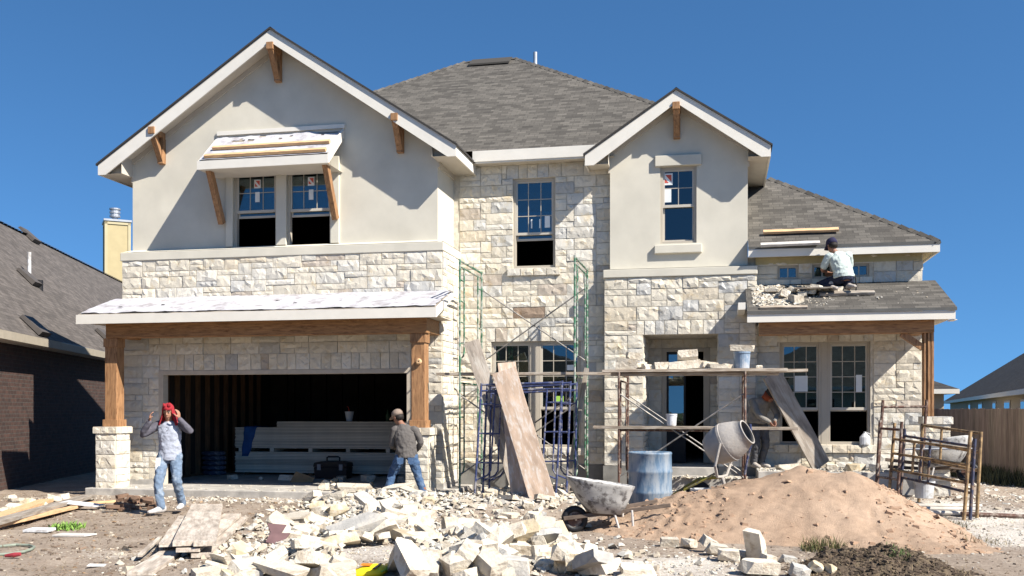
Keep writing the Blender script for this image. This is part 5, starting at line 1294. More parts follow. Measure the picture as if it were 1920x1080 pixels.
UPP = (0, -PS, 1)
plank(porchpt(1536, 551, .05), porchpt(1640, 548, .05), .13, .05, GREYWOOD, 'toe board under the kneeling man on the porch roof', up=UPP)
plank(porchpt(1425, 577, .04), porchpt(1514, 576, .04), .09, .045, OLDPLANK, 'brown cleat along the lower edge of the porch roof', up=UPP)
plank(porchpt(1490, 541, .13), porchpt(1560, 539, .16), .3, .025, OLDPLANK, 'mortar board propped on stones left of the kneeling man', up=(0, -.1, 1))
# ================================================================== PEOPLE
SKIN = mat('skin', (.36, .19, .125), .55, .1, 9, .1, 60, .002)
SKIND = mat('tanned_skin', (.26, .13, .085), .55, .1, 9, .1, 60, .002)
def cloth(name, c, dirt=None): return mat(name, c, .9, .16, 9, .5, 26, .012, dirt=dirt, dirtamt=.4, dscale=6, spec=.15)
HAIR = mat('dark_hair', (.018, .014, .012), .7, .3, 20, .4)
def lerp(pts, rad, k=4):
    """Catmull-Rom through joints, with radii"""
    P = [Vector(p) for p in pts]; out = []; rr = []
    for i in range(len(P) - 1):
        p0 = P[max(i - 1, 0)]; p1 = P[i]; p2 = P[i + 1]; p3 = P[min(i + 2, len(P) - 1)]
        for j in range(k):
            t = j / k
            q = .5 * ((2 * p1) + (p2 - p0) * t + (2 * p0 - 5 * p1 + 4 * p2 - p3) * t * t + (3 * p1 - p0 - 3 * p2 + p3) * t ** 3)
            out.append(p1 + (p2 - p1) * t + (q - (p1 + (p2 - p1) * t)) * .45); rr.append(rad[i] + (rad[i + 1] - rad[i]) * t)
    out.append(P[-1]); rr.append(rad[-1]); return out, rr
def limb(mb, pts, rad, n=12):
    p, r = lerp(pts, rad); mb.tube(p, r, n)
    mb.ball(p[0], r[0], n=10); mb.ball(p[-1], r[-1], n=10)
def torso(mb, rings, n=18):
    """rings of (centre, right vector, rx, ry); spine direction from successive centres"""
    out = []
    for i, (c, a, rx, ry) in enumerate(rings):
        d = (Vector(rings[min(i + 1, len(rings) - 1)][0]) - Vector(rings[max(i - 1, 0)][0])).normalized(); a = Vector(a).normalized()
        a = (a - d * a.dot(d)).normalized(); out.append((c, a, d.cross(a), rx, ry))
    mb.loft(out, n)
def hand(mb, w, fdir, pdir, s=1, curl=.7):
    """palm with four unequal curled fingers and a thumb; fdir = finger direction, pdir = palm normal"""
    w = Vector(w); f = Vector(fdir).normalized(); p = Vector(pdir); p = (p - f * p.dot(f)).normalized(); sd = f.cross(p) * s
    mb.loft([(w, sd, p, .026, .020), (w + f * .03, sd, p, .036, .018), (w + f * .07, sd, p, .042, .017), (w + f * .092, sd, p, .040, .015)], 12)
    for i, (o, L) in enumerate(((-.031, .072), (-.0105, .082), (.0105, .077), (.031, .060))):
        b = w + f * .085 + sd * o; q = [b]; d = f.copy()
        for j in range(3):
            d = (d + p * curl * (.55 + .12 * j)).normalized(); q.append(q[-1] + d * L * (.45, .32, .23)[j])
        mb.tube(q, [.0098, .0095, .0088, .0075], 8)
    b = w + f * .03 - sd * .036; d = (f * .6 - sd * .8 + p * .35).normalized(); d2 = (f * .8 - sd * .1 + p * .7).normalized()
    mb.tube([b, b + d * .035, b + d * .035 + d2 * .03, b + d * .035 + d2 * .052], [.0135, .012, .0105, .008], 8)
def head(mb, c, fwd, up, s=1.0):
    """skull, jaw, nose, ears, brow; returns frame"""
    f = Vector(fwd).normalized(); u = Vector(up); u = (u - f * u.dot(f)).normalized(); r = f.cross(u)
    M = Matrix((r, f, u)).transposed(); c = Vector(c)
    P = lambda x, y, z: c + M @ Vector((x, y, z)) * s
    mb.ball(P(0, -.012, .03), .077 * s, .094 * s, .092 * s, 16, rot=M); mb.ball(P(0, .018, -.035), .060 * s, .066 * s, .078 * s, 14, rot=M)
    mb.ball(P(0, .045, -.09), .032 * s, .03 * s, .025 * s, 10, rot=M)
    mb.loft([(P(0, .082, .022), r, f, .008 * s, .008 * s), (P(0, .098, -.012), r, f, .013 * s, .014 * s), (P(0, .098, -.028), r, f, .018 * s, .015 * s), (P(0, .08, -.034), r, f, .014 * s, .01 * s)], 8)
    mb.tube([P(-.045, .072, .034), P(0, .086, .036), P(.045, .072, .034)], .011 * s, 8)
    mb.tube([P(-.022, .076, -.058), P(0, .084, -.058), P(.022, .076, -.058)], .008 * s, 8)
    for q in (-1, 1): mb.ball(P(q * .077, -.01, -.005), .012 * s, .022 * s, .033 * s, 8, rot=M)
    return P, M
def face_bits(par, P, M, s=1):
    for q in (-1, 1):
        mb = MB(); mb.ball(P(q * .031, .076, .014), .013 * s, .008 * s, .007 * s, 8, rot=M); mb.build('eye', [mat('eye_white', (.5, .46, .42), .3, .05, bump=0)], par, org=(0, 0, 0))
        mb = MB(); mb.ball(P(q * .031, .083, .014), .006 * s, .004 * s, .006 * s, 8, rot=M); mb.build('iris', [HAIR], par, org=(0, 0, 0))
        mb = MB(); mb.tube([P(q * .014, .088, .038), P(q * .035, .086, .043), P(q * .052, .07, .036)], .006 * s, 6); mb.build('eyebrow', [HAIR], par, org=(0, 0, 0))
    mb = MB(); mb.tube([P(-.024, .079, -.062), P(0, .088, -.061), P(.024, .079, -.062)], .005 * s, 6); mb.build('mouth', [mat('lips', (.24, .09, .075), .5, .05, bump=0)], par, org=(0, 0, 0))
def wrinkle(o, st=.012, size=.07):
    t = bpy.data.textures.get('folds') or bpy.data.textures.new('folds', 'CLOUDS'); t.noise_scale = size
    d = o.modifiers.new('folds', 'DISPLACE'); d.texture = t; d.strength = st; d.mid_level = .5; d.texture_coords = 'LOCAL'
def finish(body, loc, label, rot=YAW):
    body.location = loc; body.rotation_euler = (0, 0, rot); tag(body, label, 'person')
def person(J, skin, shirt_m, sleeve_m, jean_m, shoe_m, hd, hands, sleeve_end=1.0, fat=1.0, back=None, belt=None):
    """J: joints in local metres (x = right as seen by the viewer, y = away, z = up)"""
    X = Vector((1, 0, 0)); a = J.get('right', X); V_ = Vector
    pel, mid, ch, nk = V_(J['pelvis']), V_(J['waist']), V_(J['chest']), V_(J['neck'])
    mb = MB()
    torso(mb, [(pel - (mid - pel) * .35, a, .12, .09), (pel, a, .155, .105), (mid, a, .135, .095), (ch, a, .15, .10), (nk - (nk - ch) * .25, a, .10, .07), (nk, a, .052, .052), (V_(J['head']) - V_((0, 0, .03)), a, .05, .05)])
    for s in ('l', 'r'):
        limb(mb, [J['sh' + s], J['el' + s], J['wr' + s]], [.046, .038, .026]); limb(mb, [J['hip' + s], J['kn' + s], J['an' + s]], [.078, .052, .034])
        _f = V_(J['toe' + s]) - V_(J['an' + s]); limb(mb, [J['an' + s], V_(J['an' + s]) + _f * .5 - V_((0, 0, .012)), V_(J['an' + s]) + _f * .62 - V_((0, 0, .006))], [.032, .027, .019])
    P, M = head(mb, J['head'], hd[0], hd[1])
    for (s, f, p, c) in hands: hand(mb, J['wr' + s], f, p, 1 if s == 'r' else -1, c)
    body = mb.build('person', [skin], org=(0, 0, 0), remesh=.0085)
    face_bits(body, P, M)
    k = fat; mb = MB()
    lo = pel + (mid - pel) * .05 if 'hem' not in J else V_(J['hem'])
    torso(mb, [(lo, a, .178 * k, .128 * k), (mid + (lo - mid) * .45, a, .172 * k, .125 * k), (mid, a, .165 * k, .12 * k), (ch + (mid - ch) * .4, a, .172 * k, .122 * k), (ch, a, .178 * k, .12 * k), (ch + (nk - ch) * .55, a, .155 * k, .098 * k), (nk - (nk - ch) * .16, a, .09, .075), (nk - (nk - ch) * .02, a, .066, .062)])
    mb.ball(V_(J['shl']), .066 * k); mb.ball(V_(J['shr']), .066 * k)
    o = mb.build('shirt', [shirt_m], body, org=(0, 0, 0), remesh=.011); wrinkle(o, .032, .065)
    for s in ('l', 'r'):
        mb = MB(); e = V_(J['el' + s]); w = V_(J['wr' + s]); sh = V_(J['sh' + s]); inn = sh + (ch + (nk - ch) * .4 - sh) * .35
        if sleeve_end >= 1: limb(mb, [inn, sh, e, w - (w - e) * .06], [.062 * k, .070 * k, .056, .041])
        else: limb(mb, [inn, sh, sh + (e - sh) * sleeve_end], [.062 * k, .071 * k, .064])
        o = mb.build('sleeve', [sleeve_m], body, org=(0, 0, 0), remesh=.011); wrinkle(o, .016, .06)
    mb = MB(); torso(mb, [(pel - (mid - pel) * .3, a, .155, .12), (pel, a, .172, .125), (pel + (mid - pel) * .55, a, .160, .115)])
    for s in ('l', 'r'):
        h_, kn, an = V_(J['hip' + s]), V_(J['kn' + s]), V_(J['an' + s])
        limb(mb, [h_, h_ + (kn - h_) * .5, kn, kn + (an - kn) * .45, kn + (an - kn) * .75, an + (kn - an) * .02], [.098, .088, .072, .066, .063, .064])
    o = mb.build('jeans', [jean_m], body, org=(0, 0, 0), remesh=.011); wrinkle(o, .034, .06)
    for s in ('l', 'r'):
        an, toe = V_(J['an' + s]), V_(J['toe' + s]); d = (toe - an); d.z = 0 if abs(d.z) < .25 else d.z; d.normalize()
        sdv = d.cross(V_((0, 0, 1))); sdv = sdv.normalized() if sdv.length > .1 else X; heel = an - d * .05; u = sdv.cross(d); z0 = -.055
        mb = MB(); L = [(-.02, .030, .045, .0), (.03, .040, .06, .0), (.09, .043, .05, -.012), (.16, .046, .036, -.026), (.22, .043, .028, -.032), (.255, .025, .018, -.036)]
        mb.loft([(heel + d * (x * 1.16 - .012) + u * (z + -.02), sdv, u, rx * 1.1, ry * 1.1) for x, rx, ry, z in L], 12); limb(mb, [an + u * .05, an - u * .01], [.046, .046])
        mb.build('shoe', [shoe_m], body, org=(0, 0, 0), remesh=.009)
    return body, P, M
DEN = cloth('light_denim', (.15, .205, .285), (.27, .32, .38)); DEN2 = cloth('blue_denim', (.055, .10, .185), (.13, .18, .26)); NAVY = cloth('navy_trousers', (.022, .026, .045))
SHIRTL = cloth('pale_grey_jersey', (.36, .385, .45)); SLV = cloth('grey_sleeve', (.105, .10, .12)); SWEAT = cloth('grey_sweater', (.115, .105, .098)); TEE = cloth('pale_green_tee', (.46, .52, .49)); TEEG = cloth('grey_work_shirt', (.23, .215, .19)); SHADE_TR = cloth('dusty_trousers', (.085, .085, .09))
SNEAK = cloth('dusty_sneaker', (.50, .48, .46)); BOOT = cloth('tan_boot', (.24, .10, .05)); BOOTG = cloth('dusty_boot', (.40, .36, .32))
REDC = cloth('red_hood', (.31, .026, .034))

# --- man walking towards the viewer, pulling at his red hood
J = dict(pelvis=(.01, .0, .90), waist=(.01, -.01, 1.05), chest=(.0, -.01, 1.24), neck=(.0, -.03, 1.40), head=(.0, -.06, 1.535), hem=(.01, 0, .80),
         shr=(-.165, .0, 1.335), elr=(-.375, -.10, 1.19), wrr=(-.245, -.16, 1.395), shl=(.165, .0, 1.345), ell=(.345, -.10, 1.245), wrl=(.195, -.15, 1.43),
         hipr=(-.085, .0, .88), knr=(-.115, -.16, .47), anr=(-.075, -.17, .095), toer=(-.18, -.34, .04),
         hipl=(.095, .0, .88), knl=(.135, -.07, .48), anl=(.145, .13, .13), toel=(.16, -.08, .03))
b1, P, M = person(J, SKIN, SHIRTL, SLV, DEN, SNEAK, ((.05, -1, -.28), (0, -.2, 1)), [('r', (.12, -.05, 1), (.9, .2, -.1), .75), ('l', (-.1, -.02, 1), (-.9, .2, -.1), .75)])
mb = MB(); V = []; n1, n2 = 22, 12
for j in range(n2 + 1):
    f = j / n2
    for i in range(n1 + 1):
        a = R(52) + R(256) * i / n1; side_ = abs(math.cos(a - R(90)))
        if f < .42:
            th = f / .42 * R(95); rr = .088 * math.sin(th) + .003; z = .035 + .092 * math.cos(th); yy = .108
        else:
            g_ = (f - .42) / .58; rr = .090 + .080 * g_ ** 1.4 * (.45 + .55 * side_); z = .028 - .215 * g_; yy = .118
        fr = 1.0 + .08 * nz(i * .5, j * .5, 2)
        V.append(P(rr * math.sin(a - R(0)) * 1.0 * fr, rr * math.cos(a) * yy / .1 * fr - .01, z))
F = [(j * (n1 + 1) + i, j * (n1 + 1) + i + 1, (j + 1) * (n1 + 1) + i + 1, (j + 1) * (n1 + 1) + i) for j in range(n2) for i in range(n1)]
mb.mesh(V, F); hd_ = mb.build('hood', [REDC], b1, org=(0, 0, 0), smooth=True); s_ = hd_.modifiers.new('thickness', 'SOLIDIFY'); s_.thickness = .012
mb = MB(); mb.ball(P(0, .0, .066), .083, .098, .070, 14, rot=M); mb.loft([(P(-.03, .06, .10), M @ Vector((1, 0, 0)), M @ Vector((0, 1, 0)), .03, .03), (P(-.035, .05, .135), M @ Vector((1, 0, 0)), M @ Vector((0, 1, 0)), .022, .02), (P(-.05, .05, .155), M @ Vector((1, 0, 0)), M @ Vector((0, 1, 0)), .008, .008)], 10); mb.loft([(P(.03, .06, .10), M @ Vector((1, 0, 0)), M @ Vector((0, 1, 0)), .03, .03), (P(.035, .05, .13), M @ Vector((1, 0, 0)), M @ Vector((0, 1, 0)), .022, .02), (P(.045, .05, .148), M @ Vector((1, 0, 0)), M @ Vector((0, 1, 0)), .008, .008)], 10); mb.build('cap', [REDC], b1, org=(0, 0, 0), smooth=True)
mb = MB(); mb.prism([(-.155, -.148, .84), (-.085, -.152, .845), (-.10, -.165, .60), (-.165, -.16, .61)], (0, .012, 0)); mb.build('rag', [PAPER], b1, org=(0, 0, 0))
for i in range(3):
    mb = MB(); mb.ball((.004 + .003 * i, -.138 + .004 * i, 1.30 - .045 * i), .007, .004, .007, 8); mb.build('button', [SLV], b1, org=(0, 0, 0))
mx1 = gat(318, 967, .0); finish(b1, (mx1.x, mx1.y, ground(mx1.x, mx1.y) + .02), 'man in a red hood, grey shirt and light jeans walking with both hands raised')
# --- man seen from behind in a grey sweater and cap
J = dict(pelvis=(.05, .0, .78), waist=(.04, .01, .92), chest=(.015, .05, 1.09), neck=(-.05, .09, 1.285), head=(-.115, .13, 1.40), hem=(.05, .0, .72),
         shl=(-.155, .07, 1.185), ell=(-.205, .10, .94), wrl=(-.10, .27, .86), shr=(.185, .05, 1.185), elr=(.275, .06, .98), wrr=(.19, .20, .84),
         hipl=(-.045, .0, .75), knl=(-.20, .08, .45), anl=(-.285, -.02, .10), toel=(-.40, .10, .04), hipr=(.14, .0, .75), knr=(.22, .04, .46), anr=(.33, -.04, .16), toer=(.42, .12, .08))
b2, P, M = person(J, SKIND, SWEAT, SWEAT, DEN2, BOOT, ((-.75, .6, -.35), (-.25, .1, 1)), [('l', (.2, .6, -.5), (.5, 0, .3), .8), ('r', (-.3, .7, -.4), (-.5, 0, .3), .8)], fat=1.03)
mb = MB(); mb.loft([(P(0, -.01, .02), M @ Vector((1, 0, 0)), M @ Vector((0, 1, 0)), .088, .105), (P(0, -.01, .07), M @ Vector((1, 0, 0)), M @ Vector((0, 1, 0)), .088, .105), (P(0, -.01, .11), M @ Vector((1, 0, 0)), M @ Vector((0, 1, 0)), .07, .085), (P(0, -.01, .132), M @ Vector((1, 0, 0)), M @ Vector((0, 1, 0)), .03, .04)], 16)
mb.loft([(P(0, .06, .038), M @ Vector((1, 0, 0)), M @ Vector((0, 0, 1)), .075, .008), (P(0, .13, .025), M @ Vector((1, 0, 0)), M @ Vector((0, 0, 1)), .068, .007), (P(0, .165, .012), M @ Vector((1, 0, 0)), M @ Vector((0, 0, 1)), .04, .005)], 12)
mb.build('cap', [cloth('tan_cap', (.26, .20, .16), (.10, .06, .05))], b2, org=(0, 0, 0), smooth=True)
mb = MB(); mb.loft([(P(0, -.05, -.06), M @ Vector((1, 0, 0)), M @ Vector((0, 1, 0)), .06, .05), (P(0, -.035, -.02), M @ Vector((1, 0, 0)), M @ Vector((0, 1, 0)), .08, .075), (P(0, -.02, .03), M @ Vector((1, 0, 0)), M @ Vector((0, 1, 0)), .083, .09)], 14); mb.build('hair', [HAIR], b2, org=(0, 0, 0), smooth=True)
for s in (-1, 1):
    mb = MB(); x = .045 + s * .09; mb.prism([(x - .055, -.128, .735), (x + .055, -.128, .735), (x + .05, -.134, .64), (x, -.136, .62), (x - .05, -.134, .64)], (0, .01, 0)); mb.build('back_pocket', [DEN2], b2, org=(0, 0, 0))
m2 = at(757, 900, 15.9); finish(b2, (m2.x, 15.9, ground(m2.x, 15.9) - .03), 'man in a grey sweater, tan cap and blue jeans seen from behind at the garage')
# --- man kneeling on the porch roof
J = dict(pelvis=(.06, -.10, .20), waist=(.05, -.09, .34), chest=(.01, -.03, .52), neck=(-.055, .01, .66), head=(-.10, .045, .785), hem=(.06, -.11, .21),
         shl=(-.165, -.01, .59), ell=(-.25, .08, .38), wrl=(-.12, .26, .36), shr=(.165, -.03, .60), elr=(.24, .12, .40), wrr=(.03, .28, .35),
         hipl=(-.02, -.08, .19), knl=(-.26, .22, .12), anl=(-.14, -.06, .07), toel=(-.13, -.16, .04), hipr=(.14, -.08, .19), knr=(.06, .28, .14), anr=(.13, -.10, .10), toer=(.145, -.17, -.03))
b3, P, M = person(J, SKIND, TEE, TEE, NAVY, BOOTG, ((-.3, .9, -.5), (-.1, .5, 1)), [('l', (.6, .5, -.1), (0, -.3, -1), .6), ('r', (-.6, .5, -.1), (0, -.3, -1), .6)], sleeve_end=.75)
mb = MB(); A_, B_ = M @ Vector((1, 0, 0)), M @ Vector((0, 1, 0)); mb.loft([(P(0, -.01, .0), A_, B_, .089, .107), (P(0, -.01, .06), A_, B_, .09, .108), (P(0, -.01, .11), A_, B_, .072, .088), (P(0, -.01, .135), A_, B_, .03, .04)], 16); mb.loft([(P(0, .06, .03), A_, M @ Vector((0, 0, 1)), .075, .008), (P(0, .15, .01), A_, M @ Vector((0, 0, 1)), .06, .006)], 12)
mb.build('cap', [cloth('navy_cap', (.03, .028, .06))], b3, org=(0, 0, 0), smooth=True)
mb = MB(); mb.loft([(P(0, -.05, -.07), A_, B_, .055, .045), (P(0, -.035, -.03), A_, B_, .08, .075), (P(0, -.02, .0), A_, B_, .083, .09)], 14); mb.build('hair', [HAIR], b3, org=(0, 0, 0), smooth=True)
mb = MB(); mb.tube([(.235, -.14, .26), (.25, -.17, .1), (.24, -.18, -.02)], .012, 6); mb.build('tool_strap', [BLACK], b3, org=(0, 0, 0))
p3_ = porchpt(1572, 549, .0); finish(b3, (p3_.x, p3_.y, p3_.z + .03), 'man in a navy cap, pale tee and dark trousers kneeling on the porch roof')
# --- man bending in the shade of the porch
J = dict(pelvis=(-.04, .03, .83), waist=(-.03, .0, .96), chest=(-.01, -.08, 1.10), neck=(.04, -.19, 1.20), head=(.085, -.28, 1.265), hem=(-.04, .02, .78),
         shr=(-.17, -.10, 1.16), elr=(-.13, -.26, .92), wrr=(.02, -.38, .80), shl=(.16, -.12, 1.14), ell=(.22, -.26, .92), wrl=(.10, -.40, .82),
         hipr=(-.11, .03, .80), knr=(-.08, -.05, .43), anr=(-.10, .03, .08), toer=(-.09, -.12, .03), hipl=(.06, .03, .80), knl=(.10, -.04, .43), anl=(.06, .06, .08), toel=(.10, -.10, .03))
b4, P, M = person(J, SKIND, TEEG, TEEG, SHADE_TR, BOOTG, ((.45, -.6, -.6), (.3, -.4, 1)), [('r', (.3, -.5, -.7), (.5, 0, .2), .7), ('l', (-.1, -.5, -.7), (-.5, 0, .2), .7)])
mb = MB(); A_, B_ = M @ Vector((1, 0, 0)), M @ Vector((0, 1, 0)); mb.loft([(P(0, -.01, .0), A_, B_, .09, .108), (P(0, -.01, .06), A_, B_, .09, .108), (P(0, -.01, .11), A_, B_, .072, .088), (P(0, -.01, .135), A_, B_, .03, .04)], 16); mb.build('cap', [cloth('dark_cap', (.035, .03, .03))], b4, org=(0, 0, 0), smooth=True)
mb = MB(); mb.loft([(P(0, -.04, -.11), A_, B_, .085, .08), (P(0, -.03, -.06), A_, B_, .09, .09), (P(0, -.02, .01), A_, B_, .091, .109)], 14); mb.build('bandana', [cloth('rust_bandana', (.23, .06, .03))], b4, org=(0, 0, 0), smooth=True)
p4_ = at(1424, 860, 18.2); finish(b4, (p4_.x, 18.2, HF + .0), 'man in a dark cap and grey shirt bending in the porch shade behind the board', YAW + R(10))
# ================================================================== SAND, EARTH, RUBBLE
def sheet_heap(name, hfun, x0, x1, y0, y1, st, m, label, cat):
    nx, ny = int((x1 - x0) / st), int((y1 - y0) / st); V = []; keep = {}
    for j in range(ny + 1):
        for i in range(nx + 1):
            x, y = x0 + (x1 - x0) * i / nx, y0 + (y1 - y0) * j / ny; V.append((x, y, ground(x, y) + hfun(x, y)))
    F = []
    for j in range(ny):
        for i in range(nx):
            q = (j * (nx + 1) + i, j * (nx + 1) + i + 1, (j + 1) * (nx + 1) + i + 1, (j + 1) * (nx + 1) + i)
            if any(V[k_][2] - ground(V[k_][0], V[k_][1]) > -.02 for k_ in q): F.append(q)
    mb = MB(); mb.mesh(V, F); o = mb.build(name, [m], org=((x0 + x1) / 2, (y0 + y1) / 2, 0), smooth=True); return tag(o, label, cat, None, 'stuff')
def sandh(x, y):
    def cone(cx, cy, h, s, ex=1.0, flat=.25):
        d = math.hypot((x - cx) / ex, y - cy); d = math.sqrt(d * d + flat * flat) - flat * .6; return h - s * d
    a = [cone(1.10, 14.2, .84, .52, 1.0, .14), cone(1.72, 14.0, .79, .56, .9, .10), cone(-.25, 13.9, .44, .38, 1.1, .2), cone(.4, 14.1, .62, .44, 1.1, .2), cone(2.2, 13.3, .22, .36, 1.0, .2), cone(-.75, 13.5, .20, .28, 1, .2), cone(2.55, 12.4, .08, .16, 1.2, .3)]
    k = 10.0; h = math.log(sum(math.exp(k * q) for q in a)) / k - .03
    rough = sm(.5, -.6, x) + .5 * sm(1.6, 2.6, x)
    h += .030 * nz(x * 1.3, y * 1.3, 3) + .014 * nz(x * 4, y * 2.2, 6) + rough * .07 * abs(nz(x * 6, y * 6, 9)) + .02 * nz(x * 2.6, y * 2.6, 41) + .006 * nz(x * 14, y * 14)
    an_ = math.atan2(y - 14.1, x - 1.1); h += .022 * nz(an_ * 7, math.hypot(x - 1.1, y - 14.1) * .8, 31) * sm(.2, .7, math.hypot(x - 1.1, y - 14.1))
    h += .07 * max(0, nz(x * 3.3, y * 3.3, 14) - .25) - .16 * max(0, nz(x * 6.2, y * 6.2, 21) - .38) * (1 + rough)
    return h
k = NT('builders_sand'); v = k.coords('Object'); n1 = k.noise(v, .9, 5); n2 = k.noise(v, 9, 6, .65); n3 = k.noise(v, 90, 3)
c = k.ramp(n1, [(.35, (.345, .24, .165)), (.65, (.435, .315, .225))]); c = k.mix(1.0, c, k.ramp(n2, [(.3, .82), (.6, 1.05)]), 'MULTIPLY'); c = k.mix(k.ramp(n2, [(.68, 0.0), (.78, .7)]), c, (.20, .115, .07)); c = k.mix(1.0, c, k.ramp(n3, [(.3, .88), (.7, 1.1)]), 'MULTIPLY')
k.base(c); k.b.inputs['Roughness'].default_value = .97; k.b.inputs['Specular IOR Level'].default_value = .1; k.bump(k.mix(.5, n2, n3), .9, .03); SAND = k.m
sheet_heap('sand_pile', sandh, -2.2, 4.6, 10.6, 17.0, .045, SAND, 'large smooth heap of orange sand in front of the right porch', 'sand pile')
def dirth(x, y):
    g = lambda cx, cy, a, rx, ry: a * math.exp(-((x - cx) / rx) ** 2 - ((y - cy) / ry) ** 2)
    h = g(1.6, 10.5, .21, .45, .42) + g(1.05, 10.45, .14, .28, .35) + g(1.98, 10.3, .08, .35, .4) + g(1.5, 10.05, .07, .6, .3) - .035
    k_ = min(1, max(0, h * 6)); return h + k_ * (.07 * nz(x * 5, y * 5, 2) + .05 * nz(x * 11, y * 11, 7) + .025 * nz(x * 24, y * 24, 9))
DIRT = mat('dark_earth', (.115, .085, .058), .97, .45, 9, .9, 38, .03, dirt=(.16, .12, .075), dirtamt=.5, dscale=12)
sheet_heap('dirt_mound', dirth, .2, 3.2, 9.3, 11.6, .025, DIRT, 'dark clumpy earth mound with dry roots at the lower right', 'earth mound')
# loose tiny pieces nobody could count: chips, clods, straw
rg = random.Random(77)
def chip(mb, p, s, col):
    a = [Vector((rg.uniform(-1, 1), rg.uniform(-1, 1), rg.uniform(-.6, .6))).normalized() * s * rg.uniform(.6, 1.1) for _ in range(5)]
    V = [Vector((s * rg.uniform(.5, 1), 0, 0)), Vector((0, s * rg.uniform(.5, 1.1), 0)), Vector((-s * rg.uniform(.5, 1), 0, 0)), Vector((0, -s * rg.uniform(.5, 1.1), 0)), Vector((rg.uniform(-.3, .3) * s, rg.uniform(-.3, .3) * s, s * rg.uniform(.35, .8)))]
    V2 = [q * .75 + Vector((0, 0, s * rg.uniform(.25, .5))) for q in V[:4]]; t_ = V2[0].z
    rz = Matrix.Rotation(rg.uniform(0, 6.3), 3, 'Z') @ Matrix.Rotation(rg.uniform(-.5, .5), 3, 'X')
    P_ = [p + rz @ (q - Vector((0, 0, s * .15))) for q in V[:4] + V2]
    mb.mesh(P_, [(0, 1, 5, 4), (1, 2, 6, 5), (2, 3, 7, 6), (3, 0, 4, 7), (4, 5, 6, 7)], 0, col)
CHIPM = mat('limestone_chips', (1, 1, 1), .95, .12, 12, .3, 50, .004, attr=True)
def lime(): 
    j = rg.uniform(.85, 1.08); c_ = rg.choice([(.55, .50, .41), (.58, .54, .46), (.46, .44, .395), (.50, .43, .33), (.42, .36, .28)]); return tuple(q * j for q in c_)
mb = MB(); cnt = 0
while cnt < 11000:
    u, v = rg.uniform(-20, 1940), 770 + 118 * (1 / rg.uniform(.34, 1.0)) 
    g0 = gat(u, v, .05); x, y = g0.x, g0.y
    if not (8 < y < 18.2): continue
    d = dust(x, y); wall = .5 * sm(15.0, 17.0, y) * (x > -11.5)
    if rg.random() > .05 + d * .75 + wall * .6: continue
    if sandh(x, y) > .02 and rg.random() > .04: continue
    if y > 16.3 and -11.4 < x < -4.6 and rg.random() > .45: continue
    z = ground(x, y)
    if y > 16.33 and -11.35 < x < -4.62: z = max(z, GF)
    if y > 17.25 and .62 < x < 3.6: z = HF
    s = rg.choice((.010, .013, .016, .022, .034)) * rg.uniform(.7, 1.2) * (.75 if x < -6 and y < 15 else 1)
    chip(mb, Vector((x, y, z)), s, lime()); cnt += 1
tag(mb.build('stone_chips', [CHIPM]), 'fine pale stone chips strewn over the trampled ground', 'stone chips', None, 'stuff')
mb = MB(); cnt = 0
while cnt < 4500:
    u, v = rg.uniform(-20, 1940), 770 + 118 * (1 / rg.uniform(.34, 1.0)); g0 = gat(u, v, .0); x, y = g0.x, g0.y
    if not (8 < y < 17): continue
    hs = sandh(x, y)
    if hs > 0:
        if rg.random() > (.55 if x < .2 or x > 2.0 else .10): continue
        z = ground(x, y) + hs; j = rg.uniform(.8, 1.1); c_ = (.30 * j, .19 * j, .12 * j)
    else:
        if dust(x, y) > .5 and rg.random() > .2: continue
        z = ground(x, y); j = rg.uniform(.6, 1.2); c_ = (.20 * j, .15 * j, .11 * j)
    chip(mb, Vector((x, y, z)), rg.choice((.012, .018, .025, .035)) * rg.uniform(.7, 1.2), c_); cnt += 1
for _ in range(2600):
    x, y = rg.gauss(1.6, .6), rg.gauss(10.35, .4)
    h = dirth(x, y)
    if h < -.02: continue
    j = rg.uniform(.5, 1.3); chip(mb, Vector((x, y, ground(x, y) + max(0, h))), rg.choice((.012, .02, .03, .04)), (.10 * j, .072 * j, .05 * j))
tag(mb.build('soil_clods', [CHIPM]), 'brown crumbs of soil and sand on the ground', 'soil clods', None, 'stuff')
mb = MB(); cnt = 0
while cnt < 420:
    x, y = rg.uniform(-1.2, 3.2), rg.uniform(12.0, 14.6); hs = sandh(x, y)
    if hs < .0 or rg.random() > (.9 if x < .1 or x > 1.9 else .16): continue
    j = rg.uniform(.85, 1.1); chip(mb, Vector((x, y, ground(x, y) + hs - .005)), rg.choice((.03, .04, .05, .07)) * rg.uniform(.7, 1.2), (.38 * j, .25 * j, .165 * j)); cnt += 1
tag(mb.build('sand_lumps', [CHIPM]), 'crusted lumps broken off the sand heap', 'sand lumps', None, 'stuff')
mb = MB()
for _ in range(1100):
    q = gat(rg.uniform(-10, 560), 770 + 215 / rg.uniform(.68, 1.35)); x, y = q.x, q.y
    if y > 15.8: continue
    j = rg.uniform(.5, 1.25); c_ = rg.choice([(.17, .12, .085), (.24, .19, .14), (.11, .08, .06), (.40, .35, .28), (.30, .20, .12)])
    chip(mb, Vector((x, y, ground(x, y))), rg.choice((.016, .022, .03, .042, .055)) * rg.uniform(.7, 1.2), tuple(k_ * j for k_ in c_))
tag(mb.build('soil_clods', [CHIPM]), 'trampled clods, bark and grit over the bare left yard', 'soil clods', None, 'stuff')
